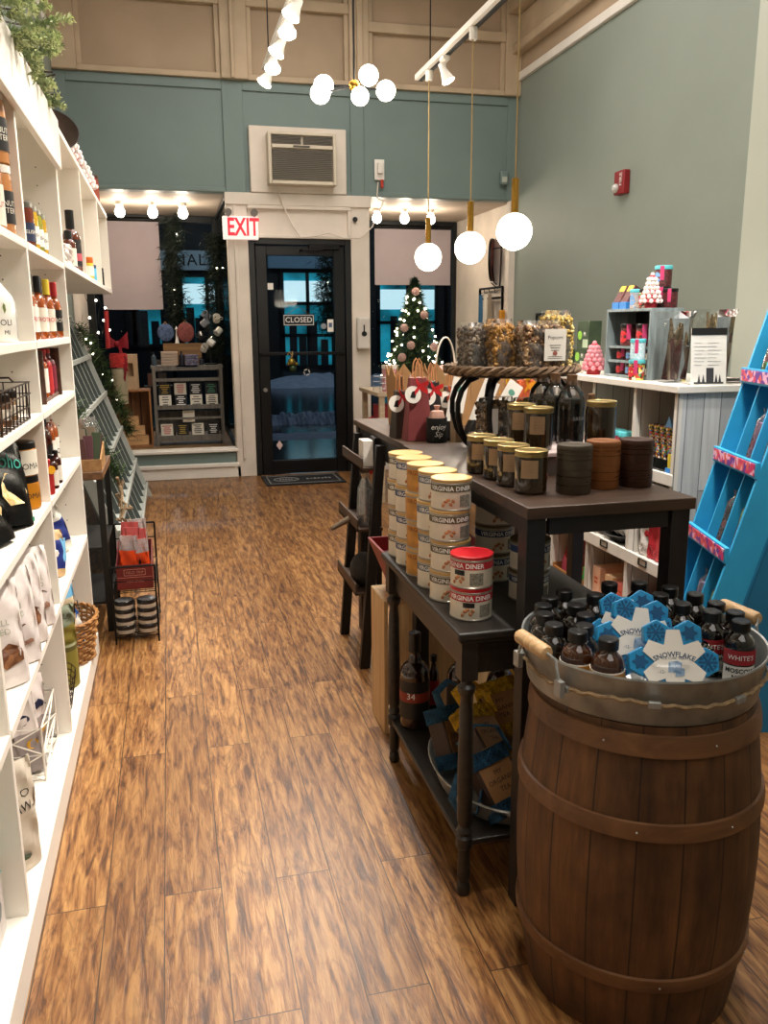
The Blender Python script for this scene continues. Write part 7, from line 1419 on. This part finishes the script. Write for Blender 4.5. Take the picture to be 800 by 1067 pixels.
tub('tub behind the candy tree, lower of two on the grey cubby', kx0+.11, 3.295, zt, .035, .088, m_candyd, m_blkcap, None, 'candy tubs on top of the grey cubby'); tub('tub with turquoise lid raised highest behind the candy tree', kx0+.11, 3.295, zt+.0885, .035, .085, m_candyd, m_tq, m_cbl, 'candy tubs on top of the grey cubby')
candytree('candy_tree', 'red and white gumdrop candy tree standing on the grey cubby', (kx0+.035, 3.255, zt), .14, .04, m_frost, m_candyred, tiers=6)
for i, y in enumerate((3.525, 3.46)):
    t = thing('chocolate_stick_box', f'blue carton of chocolate sticks with yellow tags, {("left", "right")[i]} on the grey cubby', 'carton', (kx0+.05, y, zt), group='blue cartons of chocolate sticks')
    MB().box(-.03, .03, -.028, .028, 0, .03).build('blue_carton', col('carton_blue', '2a78c0'), t, bevel=.001)
    MB().box(-.03, .03, -.027, .027, .0, .085, M=T(0, 0, .012, ry=.5) @ T(-.002, 0, 0)).build('dark_sticks', m_candyd, t, bevel=.002); MB().box(-.034, .005, -.02, .02, .055, .082, M=T(0, 0, .012, ry=.5)).build('yellow_tag', m_yel, t, bevel=.001)
tub('square jar with turquoise lid standing before the grey cubby, lower', 1.905, 3.235, QT+.0005, .033, .085, m_candym, m_tq, m_crd, 'turquoise lidded jars before the grey cubby', name='candy_jar'); tub('jar with turquoise lid stacked on another before the grey cubby', 1.905, 3.235, QT+.086, .031, .085, voro('candy_blue', 'a5d3df', 'dfeaf0', 150), m_tq, None, 'turquoise lidded jars before the grey cubby', name='candy_jar')
# candy trees and green boxes at the far end of the counter
candytree('candy_tree', 'pink striped gumdrop candy tree left of the grey cubby on the counter', (1.935, 3.67, QT+.0005), .15, .05, m_pink, m_candyred, tiers=6)
t = thing('santa_ornament', 'red and white train shaped ornament lying at the foot of the pink candy tree', 'ornament', (1.93, 3.84, QT+.0005)); 
for k in range(4): MB().sphere((0, -.055+.035*k, .016+.01*(k % 2)), .017, 10, 8).build('candy_lump', m_candyred if k % 2 else m_frost, t)
m_gbox = mat('gourmet_green', '34452f', .5, var=.25, vs=14); 
for i, (y, z, lab) in enumerate(((4.12, QT+.0005, 'dark green printed candy box, left one of the lower pair on the counter'), (3.97, QT+.0005, 'dark green printed candy box, right one of the lower pair on the counter'), (3.95, QT+.107, 'tall dark green printed candy box stacked on top of the lower pair'))):
    t = thing('candy_box', lab, 'box', (2.05, y, z), group='dark green candy boxes'); MB().box(-.035, .035, -.06, .06, 0, .105 if i < 2 else .14).build('carton', m_gbox, t, bevel=.001)
    f = MB().cyl(.022, 0, .001, 20, M=T(-.0352, .03, .07, ry=-PI/2)); f.build('green_badge', col('badge_green', '7db03c'), t); f = MB().text('M', .03, FX(-.0358, -.02, .075, -1)); f.build('lettering', m_whitetext, t, smooth=False)
    MB().box(-.0355, -.035, -.055, .0, .01, .05).build('print_panel', col('print_sage', 'a5b59a'), t, smooth=False)
t = thing('paper_figure', 'small pointed white paper bag at the far end of the counter', 'paper bag', (1.93, 4.35, QT+.0005)); MB().add([(-.03, -.02, 0), (.03, -.02, 0), (.03, .02, 0), (-.03, .02, 0), (-.02, 0, .11), (.02, 0, .11)], [(0, 3, 2, 1), (0, 1, 5, 4), (1, 2, 5), (2, 3, 4, 5), (3, 0, 4)]).build('paper', m_wl, t, smooth=False); MB().cyl(.008, 0, .001, 12, M=T(-.028, 0, .06, ry=-PI/2)).build('dark_dot', m_blk, t)
t = thing('wicker_bowl', 'small brown wicker bowl on the far part of the counter', 'bowl', (1.95, 4.62, QT+.0005)); MB().lathe([(0, 0), (.05, 0), (.075, .07), (.07, .07), (.047, .006), (0, .006)], 24).build('bowl', m_wick, t)
# vases of wrapped chocolate sticks
def vase(label, x, y, w_, h, seed):
    t = thing('glass_vase', label, 'vase', (x, y, QT+.0005)); f = MB(); q = random.Random(seed)
    P = lambda s, z, o: [(-s+o, -s+o, z), (s-o, -s+o, z), (s-o, s-o, z), (-s+o, s-o, z)]
    vs = P(w_*.8, 0, 0)+P(w_, h*.9, 0)+P(w_*1.15, h, 0); f.add(vs, [(0, 3, 2, 1)]+[(a, (a+1) % 4, (a+1) % 4+4, a+4) for a in range(4)]+[(a+4, (a+1) % 4+4, (a+1) % 4+8, a+8) for a in range(4)])
    f.build('glass', m_glassjar, t, smooth=False)
    for k in range(9):
        a = Vector(((q.random()-.5)*w_, (q.random()-.5)*w_*.6, .01)); b = Vector(((q.random()-.5)*w_*1.2, (q.random()-.5)*w_*1.2, h*(.7+.28*q.random()))); g = MB().rod(a, a.lerp(b, .7), .011, 8); o = g.build('wrapped_stick', m_candyd if k % 3 else m_bar[3], t)
        g = MB().rod(a.lerp(b, .72), b, .012, 7, r2=.004); g.build('gold_twist', mat('foil_twist', '8d7a5a', .25, .7, var=.4, vs=90), o)
vase('square clear glass vase of dark wrapped sticks beside the grey cubby', 1.97, 3.08, .052, .28, 1); vase('flared clear glass vase of wrapped sticks behind the order pad', 2.08, 2.98, .055, .285, 2)
# order pad and paper
t = thing('menu_stand', 'white printed leaflet with black header standing on the counter end', 'leaflet', (2.0, 2.885, QT+.0005), rz=-.12, rx=-.12); MB().box(-.062, .082, 0, .004, 0, .215).build('leaflet', m_pst, t, bevel=.001)
MB().box(-.062, .082, -.0025, -.0005, .19, .216).build('black_header', m_blk, t, smooth=False)
f = MB()
for k in range(7): f.box(-.05, -.02+.01*(k % 3), -.001, 0, .075+.014*k, .0765+.014*k); f.box(.005, .04+.01*((k+1) % 3), -.001, 0, .075+.014*k, .0765+.014*k)
f.build('printed_lines', col('print_light_grey', '8f8f8f'), t, smooth=False)
f = MB(); f.box(.0, .03, -.001, 0, .01, .065)
for x in (-.03, -.012, .04, .055): f.prism([(-.006, 0), (0, .03), (.006, 0)], 0, .001, FY(x, -.0005, .01))
f.box(-.05, .07, -.001, 0, .004, .011); f.build('printed_picture', col('print_dark_grey', '3a3a3c'), t, smooth=False)
MB().add([(0, .004, .02), (.02, .004, .02), (.02, .06, -.012), (0, .06, -.012)], [(0, 1, 2, 3)]).build('easel_leg', m_blk, t)
t = thing('paper_stack', 'curling white paper sheets lying on the near end of the counter', 'paper', (2.09, 2.95, QT+.0005), rz=-.1)
MB().grid(lambda u, v: (-.13+.28*u, -.055+.10*v, .003+.03*math.exp(-((u-.0)*6)**2)*(0)+.028*(1-min(1, u*3))**2*0+.022*math.sin(min(PI/2, u*6))*(1-v)), 20, 6).build('curled_sheet', m_pst, t); MB().box(-.11, .15, -.04, .06, 0, .0015).build('flat_sheet', m_wl, t)
# products in the cubbies
zs1, zs2, zs3 = .7555, .3725, .0605
m_sprk = palette('sprinkles', ['5a2418', 'c43a2a', 'e8c84a', '3f7fae', '4a1c14', '58a05a', 'e8dcd0'], 150); m_sprk2 = palette('sprinkles_dark', ['2a120e', '3a1a14', 'c06058', '3a1a14', 'b8a04a', '2a120e', '6a8aae'], 150)
q = random.Random(8)
t = thing('clear_bin', 'clear plastic bin of sprinkle coated candy rods in the near upper cubby', 'bin', (1.95, 3.05, zs1)); 
for s in (-1, 1): MB().box(-.05, .07, s*.1-.002, s*.1+.002, 0, .07).build('bin_side', m_glassjar, t, smooth=False)
MB().box(-.052, -.05, -.1, .1, 0, .06).build('bin_front', m_glassjar, t, smooth=False); MB().box(-.05, .07, -.1, .1, 0, .003).build('bin_base', m_glassjar, t, smooth=False)
for k in range(8):
    y = 2.965+.022*k; o = MB().rod((0, 0, 0), (0, .04, .17), .0125, 10).build('candy_rod', m_sprk if k % 2 == 0 else m_sprk2, loc=(1.93+.03*(k % 2), y, zs1+.013))
    tag(o, f'sprinkled candy rod, {("nearest", "second", "third", "fourth", "fifth", "sixth", "seventh", "farthest")[k]} in the clear bin of the cubby', 'candy rod', 'candy rods in the clear bin')
t = thing('candy_carton', 'small yellow and blue candy carton at the right of the clear bin', 'carton', (1.905, 2.935, zs1)); MB().box(-.012, .012, -.022, .022, 0, .03).build('blue_base', col('carton_blue', '2a78c0'), t); MB().box(-.006, .012, -.018, .018, .03, .085).build('yellow_card', m_yel, t)
t = thing('blue_tag', 'pale blue folded tag standing on the candy rods in the cubby', 'tag', (1.94, 3.02, zs1+.17)); MB().add([(-.005, -.03, 0), (-.005, .03, 0), (-.002, 0, .06), (.02, -.03, 0), (.02, .03, 0)], [(0, 1, 2), (3, 2, 4), (0, 2, 3)]).build('folded_card', m_cbl, t, smooth=False)
for i, y in enumerate((3.33, 3.41, 3.49)): tub(f'red and pink tub with turquoise lid in the second upper cubby, {("nearest", "middle", "farthest")[i]}', 1.93, y, zs1, .036, .13, col('tub_rose', 'b8485a'), m_tq, m_blk if i == 1 else None, 'turquoise lidded tubs in the upper cubby', False)
# middle shelf (above the strip): plates, wrapped bags
t = thing('bowl', 'dark shallow bowl of wrapped sweets on the middle counter shelf', 'bowl', (1.99, 3.38, zs2)); MB().lathe([(0, 0), (.06, 0), (.11, .04), (.105, .042), (.055, .006), (0, .006)], 28).build('bowl', m_blkw, t)
for k in range(7):
    a = k*.9; o = bag('wrapped_stick', f'pale wrapped stick in the dark bowl, {("first", "second", "third", "fourth", "fifth", "sixth", "seventh")[k]} from the left', 'wrapped sweet', (1.97+.01*(k % 2), 3.46-.026*k, zs2+.035), .03, .02, .13, [m_pst, col('wrap_lilac', '8f7f9a'), m_pst, col('wrap_tan', 'c09a6a')][k % 4], rz=.3, seed=100+k, rx=-1.1, ry=.1*k-.3, crumple=.002, group='wrapped sticks in the dark bowl')
for i, (y, c, lab) in enumerate(((3.13, 'd8d2cc', 'white and red wrapped bag, left in the near middle cubby'), (3.07, 'b02430', 'dark red wrapped bag, second in the near middle cubby'), (3.01, 'c4454a', 'red striped wrapped bag, third in the near middle cubby'), (2.95, 'dcdcd8', 'white slanted packet at the right of the near middle cubby'))):
    bag('wrapped_bag', lab, 'bag', (1.95, y, zs2+.002), .09, .045, .2, col('wb'+c, c), rz=-1.3, seed=110+i, ry=.1, extra=[('red_print', blob(0, .1, .02), m_redtext)] if i == 0 else None)
# lower shelf: tray with red bags, pink boxes
t = thing('wooden_tray', 'brown wooden tray of red bags on the lowest counter shelf', 'tray', (2.0, 3.76, zs3)); m_tr = wood('tray_brown', '7d5230', 'a5713f', axis='y')
MB().box(-.11, .15, -.17, .17, 0, .008).build('base', m_tr, t); 
for y in (-.17, .162): MB().box(-.11, .15, y, y+.008, .008, .07).build('end_board', m_tr, t)
MB().box(-.11, -.102, -.162, .162, .008, .055).build('front_board', m_tr, t); MB().box(.142, .15, -.162, .162, .008, .055).build('back_board', m_tr, t)
for i, (y, c, c2, lab) in enumerate(((3.88, '8f1f2c', 'd9607a', 'dark red chocolate bag with pink corner, left in the wooden tray'), (3.79, '7a1a20', 'b8584a', 'dark red chocolate bag, second in the wooden tray'), (3.71, '6b2018', 'b5603c', 'maroon chocolate bag with orange print, third in the wooden tray'))):
    bag('chocolate_bag', lab, 'bag', (1.97, y, zs3+.012), .15, .05, .24, col('cb'+c, c, rough=.3), rz=-1.25, seed=120+i, ry=.35, band=(0, .32, col('cbb'+c2, c2)), group='dark red bags in the wooden tray')
bag('green_bag', 'green packet at the right end of the wooden tray', 'bag', (1.95, 3.64, zs3+.012), .07, .03, .1, col('packet_green', '3fae4a'), rz=-1.2, seed=130)
for i, (y, c, lab) in enumerate(((3.5, 'e8b89c', 'peach carton standing upright, leftmost of the three pale cartons on the lowest shelf'), (3.38, 'ecc49a', 'light orange carton, middle of the three pale cartons on the lowest shelf'), (3.28, 'e2746a', 'coral pink carton, right of the three pale cartons on the lowest shelf'))):
    t = thing('carton', lab, 'carton', (1.94, y, zs3)); MB().box(-.03, .2, -.035, .035, 0, .16-.01*i).build('box', col('ct'+c, c), t, bevel=.001); f = MB()
    for k in range(2): f.box(-.0308, -.03, -.015, .015, .1-.02*k, .112-.02*k)
    f.build('printed_mark', col('mark_orange', 'd2603c'), t, smooth=False)
for i, (y, c, lab) in enumerate(((3.12, 'b02c30', 'flat red box stacked at the right of the lowest counter shelf'),)):
    t = thing('flat_box', lab, 'box', (2.05, y, zs3)); MB().box(-.1, .12, -.07, .07, 0, .1).build('body', col('fb'+c, c), t, bevel=.001); MB().box(-.102, .122, -.072, .072, .1, .12).build('lid', col('fb'+c, c), t, bevel=.001)
bag('lilac_packet', 'small lilac packet on the lowest shelf near the bottles', 'packet', (1.91, 3.02, zs3), .05, .03, .12, col('packet_lilac', 'a583c0'), rz=-1.3, seed=131)
for i, (y, z, c, w_) in enumerate(((4.1, zs1, '5a4a40', 'fourth upper'), (4.5, zs1, '7a5a40', 'fifth upper'), (4.15, zs2, 'a03a3a', 'fourth middle'), (3.75, zs2, 'c8b49a', 'third middle'), (3.75, zs1, '4a5a60', 'third upper'))):
    t = thing('gift_box', f'closed gift box standing in the {w_} cubby of the counter', 'box', (2.05, y, z)); MB().box(-.06, .06, -.07, .07, 0, .13).build('body', col('gb'+c, c), t, bevel=.002); MB().box(-.062, .062, -.072, .072, .13, .155).build('lid', m_wl, t, bevel=.002)

# ================================================================== BLUE STEP RACK
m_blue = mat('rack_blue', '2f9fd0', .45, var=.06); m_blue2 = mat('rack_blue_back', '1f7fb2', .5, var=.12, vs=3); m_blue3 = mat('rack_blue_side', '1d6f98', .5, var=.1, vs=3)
m_strip = mat('candy_strip_print', 'b83a7a', .5, var=0); nt = m_strip.node_tree; v = nt.nodes.new('ShaderNodeTexVoronoi'); v.inputs['Scale'].default_value = 55; tcn = nt.nodes.new('ShaderNodeTexCoord'); nt.links.new(tcn.outputs['Object'], v.inputs['Vector'])
rr_ = nt.nodes.new('ShaderNodeValToRGB'); sp_ = nt.nodes.new('ShaderNodeSeparateColor'); nt.links.new(v.outputs['Color'], sp_.inputs[0]); nt.links.new(sp_.outputs[0], rr_.inputs[0]); rr_.color_ramp.interpolation = 'CONSTANT'
e = rr_.color_ramp.elements; e[0].color = hx('6a3a9a'); e[1].position = .75; e[1].color = hx('e8b0c8')
for p_, c_ in ((.25, 'd0386a'), (.5, 'e0605a')): x_ = e.new(p_); x_.color = hx(c_)
nt.links.new(rr_.outputs[0], nt.nodes['Principled BSDF'].inputs['Base Color'])
A = math.atan2(-.962, -.272)
BR = step_rack('leaning_rack', 'bright blue leaning candy rack with printed pink shelf strips', (1.655, 2.69, 0), A, .385, 1.55, .268, [.05, .325, .602, .879, 1.156], 2, m_blue, m_blue2, m_blue3, lip=.04, dep=.1, strip=m_strip, tri=True)
ca, sa = math.cos(A), math.sin(A)
def rackpt(x, y, z): return (1.655+x*ca-y*sa, 2.69+x*sa+y*ca, z)
m_wrap = glass_sheet('candy_cellophane', 'ffffff', refl=.1, rough=.08, cloud=.08)
names = {0: 'left', 1: 'middle', 2: 'right'}
for ti, z in enumerate((.325, .602, .879, 1.156)):
    for ci in range(3):
        if ci == 0 and ti < 3: continue
        cc = [('e0c02a', 'a583c0'), ('8a4ac0', 'd8c0e8'), ('c02a3a', '7ac23a'), ('c85a8a', '3a2a30')][(ti*2+ci) % 4]
        if ti == 1: cc = [('d8606a', '4a2a2e'), ('d8606a', '4a2a2e'), ('d0506a', '9ad84a')][ci]
        if ti == 2: cc = ('e07aaa', 'd8a0d8')
        x_ = .385*(ci+.5)/3; n_ = ('lowest', 'second', 'third', 'fourth')[ti]
        t = thing('candy_tube', f'cellophane candy tube in the {names[ci]} slot, {n_} tier of the blue rack', 'candy', rackpt(x_, .268*z+.045, z+.0008), A, rx=-.262, group='candy tubes in the blue rack')
        t.rotation_euler = (Matrix.Rotation(A, 3, 'Z') @ Matrix.Rotation(-.262, 3, 'X')).to_euler()
        f = MB()
        for k in range(4): f.cur = k % 2; f.sphere((0, 0, .019+.027*k), .0195, 10, 8)
        f.cur = 1; f.lathe([(0, .105), (.02, .105), (.023, .14), (.02, .145), (0, .15)], 12); f.build('candies', [col('cd'+cc[0], cc[0], rough=.3), col('cd'+cc[1], cc[1], rough=.3)], t)
        MB().lathe([(0, .0005), (.021, .001), (.023, .1), (.026, .15), (.012, .175), (.02, .195)], 14).build('cellophane', m_wrap, t)
